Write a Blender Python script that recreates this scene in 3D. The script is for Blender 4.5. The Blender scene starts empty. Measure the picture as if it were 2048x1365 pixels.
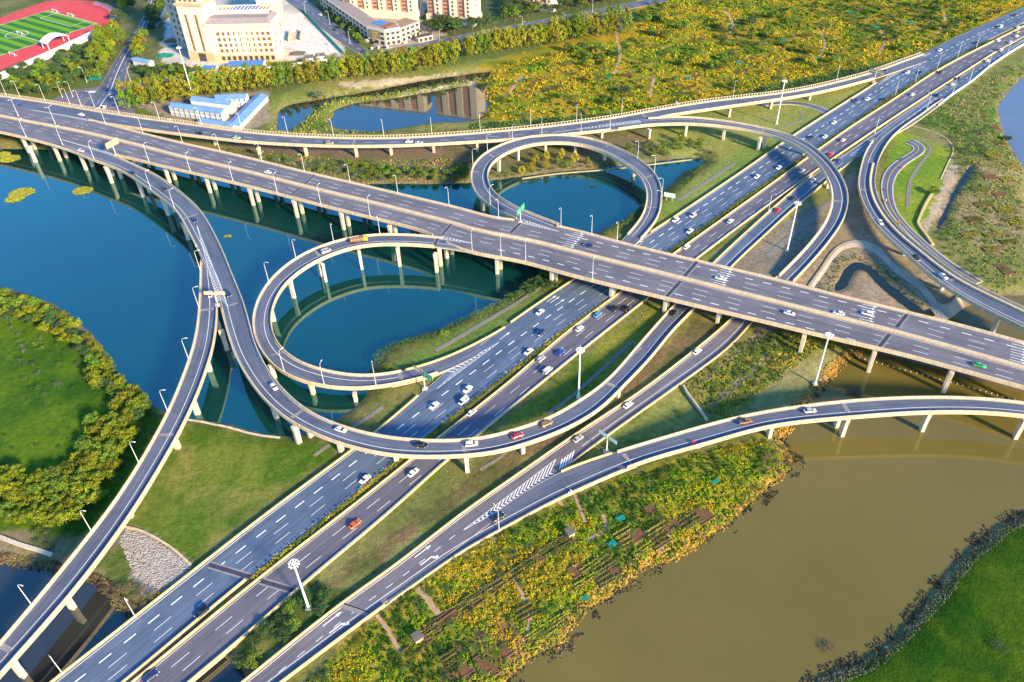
import bpy, math, random
import numpy as np
from mathutils import Vector, Matrix, geometry
random.seed(7); np.random.seed(7)
sc = bpy.context.scene
COL = sc.collection
# ------------------------------------------------------------------ camera, sky, sun
F, PITCH, ROLL, CAMH = 1600.0, math.radians(39.5), math.radians(-2.0), 221.0
cR, sR, cP, sP = math.cos(ROLL), math.sin(ROLL), math.cos(PITCH), math.sin(PITCH)
cam = bpy.data.cameras.new('camera'); camo = bpy.data.objects.new('camera', cam); COL.objects.link(camo)
rt, up0, fw = Vector((1, 0, 0)), Vector((0, sP, cP)), Vector((0, cP, -sP))
right = rt * cR + up0 * sR; up = rt * -sR + up0 * cR
camo.matrix_world = Matrix(((right.x, up.x, -fw.x, 0), (right.y, up.y, -fw.y, 0), (right.z, up.z, -fw.z, CAMH), (0, 0, 0, 1)))
cam.sensor_width = 36; cam.sensor_fit = 'HORIZONTAL'; cam.lens = F / 2048 * 36
cam.clip_start = 1; cam.clip_end = 9000
sc.camera = camo
SUN_AZ, SUN_EL = math.atan2(-0.74, 0.67), math.radians(22)
w = bpy.data.worlds.new('World'); sc.world = w; w.use_nodes = True
nt = w.node_tree; bg = nt.nodes['Background']; sky = nt.nodes.new('ShaderNodeTexSky')
sky.sky_type = 'NISHITA'; sky.sun_disc = False; sky.sun_elevation = SUN_EL
sky.sun_rotation = math.pi / 2 - SUN_AZ; sky.air_density = 1.0; sky.dust_density = 0.15; sky.ozone_density = 4.0
hs_ = nt.nodes.new('ShaderNodeHueSaturation'); hs_.inputs['Saturation'].default_value = 1.2; nt.links.new(sky.outputs[0], hs_.inputs['Color']); nt.links.new(hs_.outputs[0], bg.inputs[0]); bg.inputs[1].default_value = 0.14
sl = bpy.data.lights.new('sun', 'SUN'); sl.energy = 4.1; sl.angle = math.radians(7); sl.color = (1.0, 0.77, 0.45)
slo = bpy.data.objects.new('sun', sl); COL.objects.link(slo)
sd_ = Vector((math.cos(SUN_AZ) * math.cos(SUN_EL), math.sin(SUN_AZ) * math.cos(SUN_EL), math.sin(SUN_EL)))
slo.rotation_euler = sd_.to_track_quat('Z', 'Y').to_euler(); slo.location = (300, -200, 300)
sc.view_settings.view_transform = 'Standard'; sc.view_settings.look = 'None'
sc.view_settings.exposure = 1.6; sc.view_settings.gamma = 1.0

# ------------------------------------------------------------------ pixel -> place
def U(x, y, z=2.0):
    u = (x - 1024) / F; v = (682.5 - y) / F
    u, v = u * cR - v * sR, u * sR + v * cR
    d = np.array([u, cP + v * sP, -sP + v * cP])
    return np.array([0, 0, CAMH]) + (z - CAMH) / d[2] * d
def P(s):
    return [tuple(float(q) for q in t.split(',')) for t in s.split()]
def UW(s, z=2.0):
    return np.array([U(p[0], p[1], z)[:2] for p in (P(s) if isinstance(s, str) else s)])

# ------------------------------------------------------------------ materials
MATS = {}
def nodes(m): return m.node_tree.nodes, m.node_tree.links
def mat(name, col, rough=0.8, spec=0.3, var=0.0, scale=0.3, metal=0.0, col2=None, bump=0.0, bscale=2.0, objrand=0.0, attr=False, ior=None, thr=None):
    if name in MATS: return MATS[name]
    m = bpy.data.materials.new(name); m.use_nodes = True; n, l = nodes(m)
    b = n['Principled BSDF']; b.inputs['Roughness'].default_value = rough; b.inputs['Metallic'].default_value = metal
    b.inputs['Specular IOR Level'].default_value = spec
    if ior: b.inputs['IOR'].default_value = ior
    c1 = (*col, 1); c2 = (*(col2 if col2 else [min(1, q * (1 + var)) for q in col]), 1)
    if not col2 and var: c1 = (*[q * (1 - var) for q in col], 1)
    geo = n.new('ShaderNodeNewGeometry')
    out = None
    if var or col2:
        t = n.new('ShaderNodeTexNoise'); t.inputs['Scale'].default_value = scale; t.inputs['Detail'].default_value = 6; t.inputs['Roughness'].default_value = 0.65
        l.new(geo.outputs['Position'], t.inputs['Vector'])
        r = n.new('ShaderNodeMapRange'); r.inputs[1].default_value = thr[0] if thr else 0.32; r.inputs[2].default_value = thr[1] if thr else 0.68
        l.new(t.outputs[0], r.inputs[0])
        x = n.new('ShaderNodeMix'); x.data_type = 'RGBA'; x.inputs[6].default_value = c1; x.inputs[7].default_value = c2
        l.new(r.outputs[0], x.inputs[0]); out = x.outputs[2]
    if attr:
        a = n.new('ShaderNodeAttribute'); a.attribute_name = 'Col'
        x = n.new('ShaderNodeMix'); x.data_type = 'RGBA'; x.blend_type = 'MULTIPLY'; x.inputs[0].default_value = 1
        l.new(a.outputs[0], x.inputs[6])
        if out: l.new(out, x.inputs[7])
        else: x.inputs[7].default_value = c1
        out = x.outputs[2]
    if objrand:
        oi = n.new('ShaderNodeObjectInfo'); hs = n.new('ShaderNodeHueSaturation')
        r = n.new('ShaderNodeMapRange'); r.inputs[3].default_value = 1 - objrand; r.inputs[4].default_value = 1 + objrand
        l.new(oi.outputs['Random'], r.inputs[0]); l.new(r.outputs[0], hs.inputs['Value'])
        r2 = n.new('ShaderNodeMapRange'); r2.inputs[3].default_value = 0.5 - objrand * .07; r2.inputs[4].default_value = 0.5 + objrand * .05
        l.new(oi.outputs['Random'], r2.inputs[0]); l.new(r2.outputs[0], hs.inputs['Hue'])
        if out: l.new(out, hs.inputs['Color'])
        else: hs.inputs['Color'].default_value = c1
        out = hs.outputs[0]
    if out: l.new(out, b.inputs['Base Color'])
    else: b.inputs['Base Color'].default_value = c1
    if bump:
        t = n.new('ShaderNodeTexNoise'); t.inputs['Scale'].default_value = bscale; t.inputs['Detail'].default_value = 5
        l.new(geo.outputs['Position'], t.inputs['Vector'])
        bp = n.new('ShaderNodeBump'); bp.inputs['Strength'].default_value = bump; bp.inputs['Distance'].default_value = 0.3
        l.new(t.outputs[0], bp.inputs['Height']); l.new(bp.outputs[0], b.inputs['Normal'])
    MATS[name] = m; return m
def roadmat(name, c1, c2):
    m = mat(name, c1, 0.7, 0.4, col2=c2, scale=0.07, bump=0.08, bscale=6); n, l = nodes(m); b = n['Principled BSDF']; src = b.inputs['Base Color'].links[0].from_socket
    a = n.new('ShaderNodeAttribute'); a.attribute_name = 'lane'; mp = n.new('ShaderNodeVectorMath'); mp.operation = 'MULTIPLY'; mp.inputs[1].default_value = (1.15, 0.022, 0)
    l.new(a.outputs['Vector'], mp.inputs[0]); t = n.new('ShaderNodeTexNoise'); t.inputs['Scale'].default_value = 1.0; t.inputs['Detail'].default_value = 5; t.inputs['Roughness'].default_value = .7
    l.new(mp.outputs[0], t.inputs['Vector']); r = n.new('ShaderNodeMapRange'); r.inputs[1].default_value = .34; r.inputs[2].default_value = .66; r.inputs[3].default_value = .70; r.inputs[4].default_value = 1.22; l.new(t.outputs[0], r.inputs[0])
    mp2 = n.new('ShaderNodeVectorMath'); mp2.operation = 'MULTIPLY'; mp2.inputs[1].default_value = (.27, .045, 0); l.new(a.outputs['Vector'], mp2.inputs[0]); v = n.new('ShaderNodeTexVoronoi'); v.inputs['Scale'].default_value = 1.0; v.distance = 'CHEBYCHEV'; l.new(mp2.outputs[0], v.inputs['Vector'])
    r2 = n.new('ShaderNodeMapRange'); r2.inputs[3].default_value = .86; r2.inputs[4].default_value = 1.1; sp = n.new('ShaderNodeSeparateColor'); l.new(v.outputs['Color'], sp.inputs[0]); l.new(sp.outputs[0], r2.inputs[0])
    mm = n.new('ShaderNodeMath'); mm.operation = 'MULTIPLY'; l.new(r.outputs[0], mm.inputs[0]); l.new(r2.outputs[0], mm.inputs[1])
    x = n.new('ShaderNodeMix'); x.data_type = 'RGBA'; x.blend_type = 'MULTIPLY'; x.inputs[0].default_value = 1; l.new(src, x.inputs[6]); l.new(mm.outputs[0], x.inputs[7]); l.new(x.outputs[2], b.inputs['Base Color']); return m
M_HWY = roadmat('highway_asphalt', (0.066, 0.105, 0.175), (0.112, 0.150, 0.215))
M_HWY2 = roadmat('warm_asphalt', (0.100, 0.098, 0.130), (0.140, 0.132, 0.162))
M_ASPH = roadmat('asphalt', (0.122, 0.115, 0.142), (0.165, 0.155, 0.178)); M_RAMP = roadmat('ramp_asphalt', (0.078, 0.096, 0.148), (0.118, 0.134, 0.182))
def stained(name, c1, c2, vz=.12, sc=1.3):
    m = mat(name, c1, .88, .2, col2=c2, scale=.3, bump=.15); n, l = nodes(m); b = n['Principled BSDF']; src = b.inputs['Base Color'].links[0].from_socket
    g_ = n.new('ShaderNodeNewGeometry'); mp = n.new('ShaderNodeVectorMath'); mp.operation = 'MULTIPLY'; mp.inputs[1].default_value = (sc, sc, sc * vz); l.new(g_.outputs['Position'], mp.inputs[0])
    t = n.new('ShaderNodeTexNoise'); t.inputs['Scale'].default_value = 1; t.inputs['Detail'].default_value = 4; l.new(mp.outputs[0], t.inputs['Vector']); r = n.new('ShaderNodeMapRange'); r.inputs[1].default_value = .3; r.inputs[2].default_value = .62; r.inputs[3].default_value = .74; r.inputs[4].default_value = 1.06; l.new(t.outputs[0], r.inputs[0])
    x = n.new('ShaderNodeMix'); x.data_type = 'RGBA'; x.blend_type = 'MULTIPLY'; x.inputs[0].default_value = 1; l.new(src, x.inputs[6]); l.new(r.outputs[0], x.inputs[7]); l.new(x.outputs[2], b.inputs['Base Color']); return m
M_CONC = stained('concrete', (0.50, 0.385, 0.25), (0.62, 0.495, 0.335))
M_PIER = stained('pier_concrete', (0.48, 0.42, 0.33), (0.64, 0.57, 0.45), .07, 1.8)
M_PAINT = mat('road_paint', (0.78, 0.78, 0.76), 0.7, 0.3, var=0.1, scale=1.0)
M_YPAINT = mat('yellow_paint', (0.75, 0.50, 0.06), 0.7, 0.3, var=0.12, scale=1.0)
M_JOINT = mat('joint_rubber', (0.05, 0.05, 0.08), 0.8, 0.2, var=0.2)
M_GREYJ = mat('joint_concrete', (0.23, 0.22, 0.23), 0.85, 0.2, var=0.15)
M_STEEL = mat('galvanised_steel', (0.62, 0.60, 0.58), 0.45, 0.5, var=0.08)
M_WHITE = mat('white_paint', (0.80, 0.79, 0.77), 0.5, 0.4, var=0.05, scale=0.6)
M_TYRE = mat('tyre_rubber', (0.02, 0.02, 0.022), 0.8, 0.2)
M_GLASS = mat('dark_glass', (0.02, 0.025, 0.035), 0.12, 0.6)
M_HEAD = mat('headlamp_glass', (0.75, 0.78, 0.8), 0.2, 0.6)
M_TAIL = mat('tail_lamp', (0.35, 0.02, 0.02), 0.3, 0.5)
M_BARK = mat('bark', (0.14, 0.10, 0.07), 0.9, 0.1, var=0.3, scale=2)
M_SIGNG = mat('sign_green', (0.0, 0.30, 0.13), 0.5, 0.4)
M_SIGNB = mat('sign_back', (0.42, 0.32, 0.21), 0.6, 0.4, var=0.1)
M_BLUE = mat('blue_roof_sheet', (0.03, 0.18, 0.52), 0.5, 0.4, var=0.15, scale=0.4)
M_BLUE2 = mat('pale_blue_roof_sheet', (0.14, 0.28, 0.54), 0.5, 0.4, var=0.18, scale=0.3)

# ------------------------------------------------------------------ mesh helpers
class MB:
    def __init__(s): s.v = []; s.f = []
    def quad(s, a, b, c, d):
        i = len(s.v); s.v += [tuple(a), tuple(b), tuple(c), tuple(d)]; s.f.append((i, i + 1, i + 2, i + 3))
    def poly(s, pts):
        i = len(s.v); s.v += [tuple(p) for p in pts]; s.f.append(tuple(range(i, i + len(pts))))
    def loft(s, rings, caps=True):
        i0 = len(s.v); n = len(rings[0])
        for r in rings: s.v += [tuple(p) for p in r]
        for k in range(len(rings) - 1):
            for j in range(n):
                a = i0 + k * n + j; b = i0 + k * n + (j + 1) % n
                s.f.append((a, b, b + n, a + n))
        if caps:
            s.f.append(tuple(i0 + j for j in reversed(range(n))))
            s.f.append(tuple(i0 + (len(rings) - 1) * n + j for j in range(n)))
    def box(s, c, size, ax=(1, 0, 0)):
        a = np.array(ax, float); a /= np.linalg.norm(a); b = np.array([-a[1], a[0], 0.]); c = np.array(c, float)
        hx, hy, hz = np.array(size) / 2.
        ring = lambda z: [c + a * i * hx + b * j * hy + np.array([0, 0, z]) for i, j in ((-1, -1), (1, -1), (1, 1), (-1, 1))]
        s.loft([ring(-hz), ring(hz)])
    def tube(s, pts, rad, n=6):
        pts = [np.array(p, float) for p in pts]
        rad = rad if hasattr(rad, '__len__') else [rad] * len(pts)
        rings = []
        for k, p in enumerate(pts):
            t = pts[min(k + 1, len(pts) - 1)] - pts[max(k - 1, 0)]; t /= np.linalg.norm(t) + 1e-9
            h = np.array([0, 0, 1.]) if abs(t[2]) < 0.9 else np.array([1., 0, 0])
            e1 = np.cross(t, h); e1 /= np.linalg.norm(e1); e2 = np.cross(e1, t)
            rings.append([p + rad[k] * (math.cos(q) * e1 + math.sin(q) * e2) for q in -np.arange(n) * 2 * math.pi / n])
        s.loft(rings)
    def build(s, name, m, parent=None, loc=None, smooth=False, cols=None):
        me = bpy.data.meshes.new(name); v = np.array(s.v, float)
        off = np.array(parent['_loc']) if (parent is not None and loc is None and '_loc' in parent.keys()) else np.zeros(3)
        if loc is not None: off = np.array(loc, float)
        me.from_pydata((v - off).tolist(), [], s.f); me.update()
        if m: me.materials.append(m)
        if smooth: me.polygons.foreach_set('use_smooth', [True] * len(me.polygons))
        if cols is not None:
            at = me.color_attributes.new('Col', 'FLOAT_COLOR', 'POINT')
            c4 = np.ones((len(v), 4)); c4[:, :3] = cols; at.data.foreach_set('color', c4.ravel())
        o = bpy.data.objects.new(name, me); COL.objects.link(o)
        if parent is not None: o.parent = parent
        elif loc is not None: o.location = loc
        return o
def tag(o, label=None, cat=None, group=None, kind=None):
    if label: o['label'] = label
    if cat: o['category'] = cat
    if group: o['group'] = group
    if kind: o['kind'] = kind
    return o
def root(name, loc, label, cat, group=None, rz=0.0, world=False):
    o = bpy.data.objects.new(name, None); COL.objects.link(o); o.location = loc; o.rotation_euler = (0, 0, rz); o.empty_display_size = 0.5
    if world: o['_loc'] = [float(q) for q in loc]      # children given in world coordinates
    return tag(o, label, cat, group)
KIDS = {}
def copy_tree(o, loc=None, rz=None, label=None, group=None, parent=None, scale=None):
    c = o.copy(); COL.objects.link(c)
    if parent is not None: c.parent = parent
    if loc is not None: c.location = loc
    if rz is not None: c.rotation_euler = (0, 0, rz)
    if scale is not None: c.scale = scale
    if label: c['label'] = label
    if group: c['group'] = group
    if o.name not in KIDS: KIDS[o.name] = list(o.children)
    for ch in KIDS[o.name]: copy_tree(ch, parent=c)
    return c
ORD = ['', 'first', 'second', 'third', 'fourth', 'fifth', 'sixth', 'seventh', 'eighth', 'ninth', 'tenth', 'eleventh', 'twelfth', 'thirteenth', 'fourteenth', 'fifteenth', 'sixteenth', 'seventeenth', 'eighteenth', 'nineteenth', 'twentieth'] + ['twenty-' + q for q in ('first', 'second', 'third', 'fourth', 'fifth', 'sixth', 'seventh', 'eighth', 'ninth')]

# ------------------------------------------------------------------ ribbons (roads and bridge decks)
def dense(Pn, step):
    Pn = np.array(Pn, float); out = []
    Q = np.vstack([2 * Pn[0] - Pn[1], Pn, 2 * Pn[-1] - Pn[-2]])
    for i in range(1, len(Q) - 2):
        p0, p1, p2, p3 = Q[i - 1], Q[i], Q[i + 1], Q[i + 2]
        d = np.linalg.norm(p2[:2] - p1[:2]); n = max(2, int(d / step))
        m1 = (p2 - p0) / (np.linalg.norm(p2[:2] - p0[:2]) + 1e-6) * d; m2 = (p3 - p1) / (np.linalg.norm(p3[:2] - p1[:2]) + 1e-6) * d
        t = np.linspace(0, 1, n, endpoint=False)[:, None]
        out.append((2 * t**3 - 3 * t**2 + 1) * p1 + (t**3 - 2 * t**2 + t) * m1 + (-2 * t**3 + 3 * t**2) * p2 + (t**3 - t**2) * m2)
    out.append(Pn[-1:]); A = np.vstack(out)
    s = np.r_[0, np.cumsum(np.linalg.norm(np.diff(A[:, :2], axis=0), axis=1))]
    t = np.arange(0, s[-1], step)
    return np.stack([np.interp(t, s, A[:, k]) for k in range(A.shape[1])], 1)
def gsm(a, sig):
    r = int(3 * sig) + 1; k = np.exp(-0.5 * (np.arange(-r, r + 1) / sig) ** 2); k /= k.sum()
    a = np.asarray(a, float); one = a.ndim == 1
    if one: a = a[:, None]
    p = np.vstack([2 * a[0] - a[r:0:-1], a, 2 * a[-1] - a[-2:-r - 2:-1]]) if len(a) > r + 1 else None
    if p is None: return a[:, 0] if one else a
    o = np.stack([np.convolve(p[:, i], k, 'valid') for i in range(a.shape[1])], 1)
    return o[:, 0] if one else o
def hit(c, n, poly, sign=0, far=60):
    a, b = poly[:-1, :2] - c, poly[1:, :2] - c; t = np.array([-n[1], n[0]])
    da, db = a @ t, b @ t; m = da * db <= 0
    if not m.any(): return None
    f = da[m] / (da[m] - db[m] + 1e-12); q = a[m] + (b[m] - a[m]) * f[:, None]; s = q @ n
    if sign: s = s[s * sign > -1.5]
    s = s[np.abs(s) < far]
    return s[np.argmin(np.abs(s))] if len(s) else None
class Ribbon:
    def __init__(s, L, R, zoff=1.0, step=2.0, sig=4.0, wsig=6.0):
        s.zo = zoff
        zl = [p[2] if len(p) > 2 else None for p in L]; s.step = step
        ks = [i for i, z in enumerate(zl) if z is not None]
        zl = np.interp(range(len(L)), ks, [zl[i] for i in ks])
        plen = lambda pts: np.r_[0, np.cumsum([math.dist(a[:2], b[:2]) for a, b in zip(pts, pts[1:])])]
        fl, fr = plen(L), plen(R); zr = np.interp(fr / fr[-1], fl / fl[-1], zl)
        LW = dense([[*U(p[0], p[1], z + zoff)[:2], z] for p, z in zip(L, zl)], step)
        RW = dense([[*U(p[0], p[1], z + zoff)[:2], z] for p, z in zip(R, zr)], step)
        n = max(len(LW), len(RW)); t = np.linspace(0, 1, n)
        rs = lambda A: np.stack([np.interp(t, np.linspace(0, 1, len(A)), A[:, k]) for k in range(3)], 1)
        C = (rs(LW) + rs(RW)) / 2; far = 2.2 * np.median(np.linalg.norm(rs(LW) - rs(RW), axis=1)) + 4
        for it in range(3):
            C = gsm(C, sig)
            T = np.gradient(C[:, :2], axis=0); T /= np.linalg.norm(T, axis=1)[:, None]; N = np.stack([-T[:, 1], T[:, 0]], 1)
            if it == 0: sgn = 1 if np.median(((rs(LW) - rs(RW))[:, :2] * N).sum(1)) > 0 else -1
            wl = [hit(c[:2], nn, LW, sgn * (it > 1), far) for c, nn in zip(C, N)]; wr = [hit(c[:2], nn, RW, -sgn * (it > 1), far) for c, nn in zip(C, N)]
            fill = lambda q: np.interp(range(len(q)), [i for i, x in enumerate(q) if x is not None], [x for x in q if x is not None])
            wl, wr = fill(wl), fill(wr)
            if it < 2: C = np.c_[C[:, :2] + N * ((wl + wr) / 2)[:, None], C[:, 2]]
        sg = 1 if np.mean(wl) > 0 else -1        # normal always points to the L side
        N = N * sg; wl, wr = wl * sg, -wr * sg
        s.C, s.T, s.N, s.z = C[:, :2], T, N, gsm(C[:, 2], 5.0)
        s.wl, s.wr = gsm(np.maximum(wl, 1), wsig), gsm(np.maximum(wr, 1), wsig)
        s.s = np.r_[0, np.cumsum(np.linalg.norm(np.diff(s.C, axis=0), axis=1))]; s.n = len(s.C)
    def at(s, i, off, dz=0.0): return np.array([*(s.C[i] + s.N[i] * off), s.z[i] + dz])
    def near(s, p): return int(np.argmin(((s.C - np.asarray(p)[:2]) ** 2).sum(1)))
    def px(s, x, y, dz=0.0):
        z = s.z.mean()
        for _ in range(5):
            p = U(x, y, z + dz); i = s.near(p); z = s.z[i]
        return i, p, float((p[:2] - s.C[i]) @ s.N[i])
def sweep(mb, rb, i0, i1, prof, closed=True, step=1):
    """prof(i) -> list of (offset, dz)"""
    idx = list(range(i0, i1, step));
    if idx[-1] != i1 - 1: idx.append(i1 - 1)
    rings = [[rb.at(i, o, d) for o, d in prof(i)] for i in idx]
    if closed: mb.loft(rings)
    else:
        b = len(mb.v); n = len(rings[0])
        for r in rings: mb.v += [tuple(p) for p in r]
        for k in range(len(rings) - 1):
            for j in range(n - 1):
                a = b + k * n + j; mb.f.append((a, a + 1, a + 1 + n, a + n))
def line(mb, rb, offf, i0=0, i1=None, wd=0.16, dz=0.024):
    i1 = i1 or rb.n; f = offf if callable(offf) else (lambda i: offf)
    sweep(mb, rb, max(i0, 0), min(i1, rb.n), lambda i: [(f(i) + wd / 2, dz), (f(i) - wd / 2, dz)], False)
def dashes(mb, rb, offf, i0=0, i1=None, length=6.0, period=15.0, wd=0.18, phase=0.0, dz=0.024):
    i1 = min(i1 or rb.n, rb.n) - 1; f = offf if callable(offf) else (lambda i: offf)
    s = rb.s[max(i0, 0)] + phase
    while s + length < rb.s[i1]:
        q = []
        for ss in (s, s + length):
            k = int(np.searchsorted(rb.s, ss)); k = min(max(k, 1), rb.n - 1); t = (ss - rb.s[k - 1]) / (rb.s[k] - rb.s[k - 1])
            for e in (wd / 2, -wd / 2):
                q.append(rb.at(k - 1, f(k) + e, dz) * (1 - t) + rb.at(k, f(k) + e, dz) * t)
        mb.quad(q[0], q[1], q[3], q[2]); s += period
def chevrons(mb, apex, l, r, z, n, t0=0.25, wd=0.5, back=0.6, border=True, dz=0.026, solid=False):
    A, Lp, Rp = (U(*q, z) for q in (apex, l, r))
    ax = (Lp + Rp) / 2 - A; ax /= np.linalg.norm(ax); D = np.array([0, 0, dz])
    for k in range(n):
        t = t0 + (1 - t0) * k / max(1, n - 1); a, b = A + (Lp - A) * t, A + (Rp - A) * t
        m = (a + b) / 2 - (0 if solid else 1) * ax * np.linalg.norm(b - a) * back
        e = ax * wd
        mb.quad(a + D, a + e + D, m + e + D, m + D); mb.quad(m + D, m + e + D, b + e + D, b + D)
    if border:
        for q in (Lp, Rp):
            d = (q - A); d /= np.linalg.norm(d); nn = np.array([-d[1], d[0], 0]) * .1
            mb.quad(A - nn + D, q - nn + D, q + nn + D, A + nn + D)

RB = {}
# main overpass, elevated about 12.5 m
RB['main'] = Ribbon(P('-70,184,12.5 0,203 90,221 181,238 256,257 363,284 443,301 511,317 612,342 699,362 768,378 893,408 1000,434 1068,442 1121,450 1186,467 1279,492 1396,519 1535,552 1661,584 1791,616 1917,646 2047,682 2130,705,12.5'),
    P('-70,246 0,262 132,290 231,309 256,313 318,329 381,343 461,362 511,374 637,407 717,427 767,439 830,455 878,470 905,496 980,509 1024,516 1149,550 1279,581 1405,612 1535,642 1661,673 1791,702 1917,736 2047,772 2130,795'), sig=6)
MEDP = [U(x, y, 13.5)[:2] for x, y in P('-70,215 0,228 87,246 150,257 255,281 356,308 456,330 511,343.5 637,375.5 767,406 893,440 1024,469 1149,499 1280,530.5 1405,562 1535,594.5 1661,625.5 1791,658 1917,694 2047,730 2130,753')]
MEDP = dense(np.c_[np.array(MEDP), np.zeros(len(MEDP))], 2.0)
# far bridge (R2), arc ramp + ground road (K), collector + crossing ramp, loops, etc.
RB['far'] = Ribbon(P('-70,180,12.3 0,187 87,199 250,226,11.8 400,246 511,261,11 662,270 812,270,10.5 1023,255 1149,241,10.3 1274,222 1399,200,9.5 1535,184,8.5 1611,172,7.5 1736,142,4.2 1798,120,3.0 1861,98,2.46'),
    P('-70,205 0,216 100,228 181,240 255,252 356,266 443,276 511,283 662,290 812,289 962,281 1024,277 1149,265 1274,250 1299,236 1399,220 1535,200 1636,184 1736,160 1800,139 1861,118'), sig=6)
RB['arc'] = Ribbon(P('1200,246,10.2 1295,236,10.4 1374,232.5,11 1449,240,11.5 1535,256,11.8 1586,270,11.8 1636,299,11.5 1676,341,11 1693,374,10 1697,404,8.8 1686,442,7 1648,497,4.4 1588,562,2.7 1504,641,2.5 1469,684,2.5 1359,766 1249,844 1149,919 1080,972 980,1045 800,1180 562,1363 470,1436,2.5'),
    P('1200,262 1274,251 1299,248 1399,247 1474,255 1535,267 1586,287 1631,320 1648,341 1661,370 1663,399 1651,439 1611,492 1551,554 1464,634 1406,684 1274,786 1154,864 1024,954 922,1025 762,1150 699,1190 512,1340 400,1430'), zoff=0.9, sig=4)
RB['collector'] = Ribbon(P('2150,15,2.6 2047,76,2.6 1993,106 1941,138 1861,189 1786,239 1716,288 1661,324 1620,352,2.6 1535,424 1429,522,2.5 1350,606,2.8 1279,684,4.8 1209,761.5,7.8 1149,801.5,9.6 1094,834,10.8 1024,856,11.6 962,873,12 862,878,12.2 762,869 687,850,12.3 624,824 574,784 537,739 511,688,12.4 490,612 462,542 437,482,12.5 400,419 350,374 306,345 255,322 231,310 132,270 0,240 -70,225,12.45'),
    P('2150,28 2047,88 2008,112 1973,137 1946,160 1906,187 1861,222 1800,262 1745,286 1706,318 1681,338 1648,366 1586,417 1535,464 1466,529 1390,615 1347,659 1299,719 1239,779 1199,819 1124,859 1024,894 962,906 862,911 787,909 712,894 649,874 587,844 544,813 511,778 472,716 460,684 450,654 442,622 431,580 405,520 390,490 370,452 350,419 300,379 237,337 187,319 132,297 49,274 0,263 -70,248'), zoff=0.9, sig=3.5, wsig=4)
RB['branch'] = Ribbon(P('400,504,12.4 399,554 397,579 395,629 386,683,12.2 367,741 335,819,11.5 277,924,11 210,1025 175,1068,10.5 125,1130 62,1208 0,1280,10 -60,1352,10'),
    P('425,520 434,580 434,609 432,640 427,684 410,741 385,806 350,876 325,921 260,1025 175,1145 100,1233 30,1313 0,1347 -60,1412'), sig=4)
RB['loop'] = Ribbon(P('975,492,12.45 930,482 880,474,12.5 830,468 767,467,12.5 699,474 637,492,12.3 599,509 549,549,11.8 517,592 504,635,10.9 506,660 517,690,9.6 544,726 574,749,8.2 624,766 687,775,6.2 762,771,4.6 824,760,3.3 887,743,2.5 930,722,2.46 1000,680 1080,630,2.46'),
    P('975,508 930,500 868,490.5 818,488 768,487 712,492 637,519.5 574,562 549,604 542,642 546,662 562,694 599,719 662,739 737,748 799,740 837,731 912,704 954,684 1024,644 1070,614'), zoff=0.9, sig=3.5)
RB['upper_loop'] = Ribbon(P('1180,488,12.45 1100,458 1023,433,12.5 1005,423 980,410,12 955,391 945,370,11.5 942,342 955,318,11.2 985,296 1023,281 1061,271,10.8 1124,269 1174,274,10 1224,290 1274,315,8.6 1306,341 1321,372,6.8 1324,404,5.5 1311,444,4 1286,472,2.8 1250,508,2.46 1205,546,2.46'),
    P('1180,467 1119,447.5 1074,428 1024,408 993,386 979,367 976,345 987,322 1005,310 1024,300 1061,289 1124,284 1174,291 1224,311 1254,331 1273,345 1289,364 1293,392 1284,427 1261,459 1244,479 1205,510 1170,535'), zoff=0.9, sig=3.5)
RB['right_ramp'] = Ribbon(P('1860,193,2.56 1780,250 1756,269,2.7 1745,280,3.0 1728,310,3.6 1720,341 1716,367,5 1728,409 1756,454,7.2 1811,504,8.8 1873,557,10 1941,602 2047,653,11 2120,688,11'),
    P('1890,196 1861,214 1841,231 1823,241 1786,272 1761,312 1753,341 1751,374 1768,417 1811,467 1861,507 1923,554 1985,584 2047,614 2120,648'), zoff=0.9, sig=4)
RB['river_ramp'] = Ribbon(P('2130,815,11.8 2047,803,11.8 1961,794 1836,792,11.5 1686,799,11 1536,820,9.5 1424,844,7.6 1336,870 1274,889,5.2 1224,906,4.2 1124,938,2.8 1080,962,2.46 980,1030 762,1180 520,1368 440,1430,2.46'),
    P('2130,842 2047,829 1961,823 1836,823 1686,834 1535,850 1424,884 1336,906 1269,927 1224,949 1149,984 1056,1026 1023,1048 937,1090 847,1155 764,1213 729,1238 562,1363 480,1425'), zoff=0.9, sig=5)
RB['left_way'] = Ribbon(P('20,1430,2.5 105,1364 412,1123 537,1025 752,864 905,732 960,690 1024,644 1151,557 1291,472 1486,342 1586,272 1731,180 1861,100 1930,66 2047,15 2150,-30,2.5'),
    P('182,1420 252,1364 500,1155 667,1023 849,876 1023,741 1096,683 1224,592 1339,502 1535,363 1636,294 1786,191 1900,122 2047,46 2150,-5'), zoff=0.0, sig=6)
RB['right_way'] = Ribbon(P('198,1420,2.5 267,1364 511,1163 692,1023 877,876 1023,761 1116,679 1249,579 1356,502 1535,374 1686,265 1786,200 1886,135 2047,53 2150,0,2.5'),
    P('310,1424 380,1364 511,1256 599,1176 782,1023 894,921 959,869 1024,814 1099,754 1186,684 1296,597 1399,514 1535,412 1661,322 1786,237 1861,188 1941,137 1993,104 2047,74 2150,13'), zoff=0.0, sig=6)
RB['local'] = Ribbon(P('1812,288,2.3 1826,293 1827,300 1819,305.5 1795,320 1773,339 1763,362 1762,378 1765,396 1777,424 1802,454 1840,492 1890,535 1955,575,2.3'),
    P('1825,279 1837,283 1848,291 1850,301 1841,311 1815,328 1797,347 1788,369 1788,393 1795,420 1819,452 1856,486 1905,525 1965,562'), zoff=0.0, sig=1.5, wsig=3)
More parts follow.
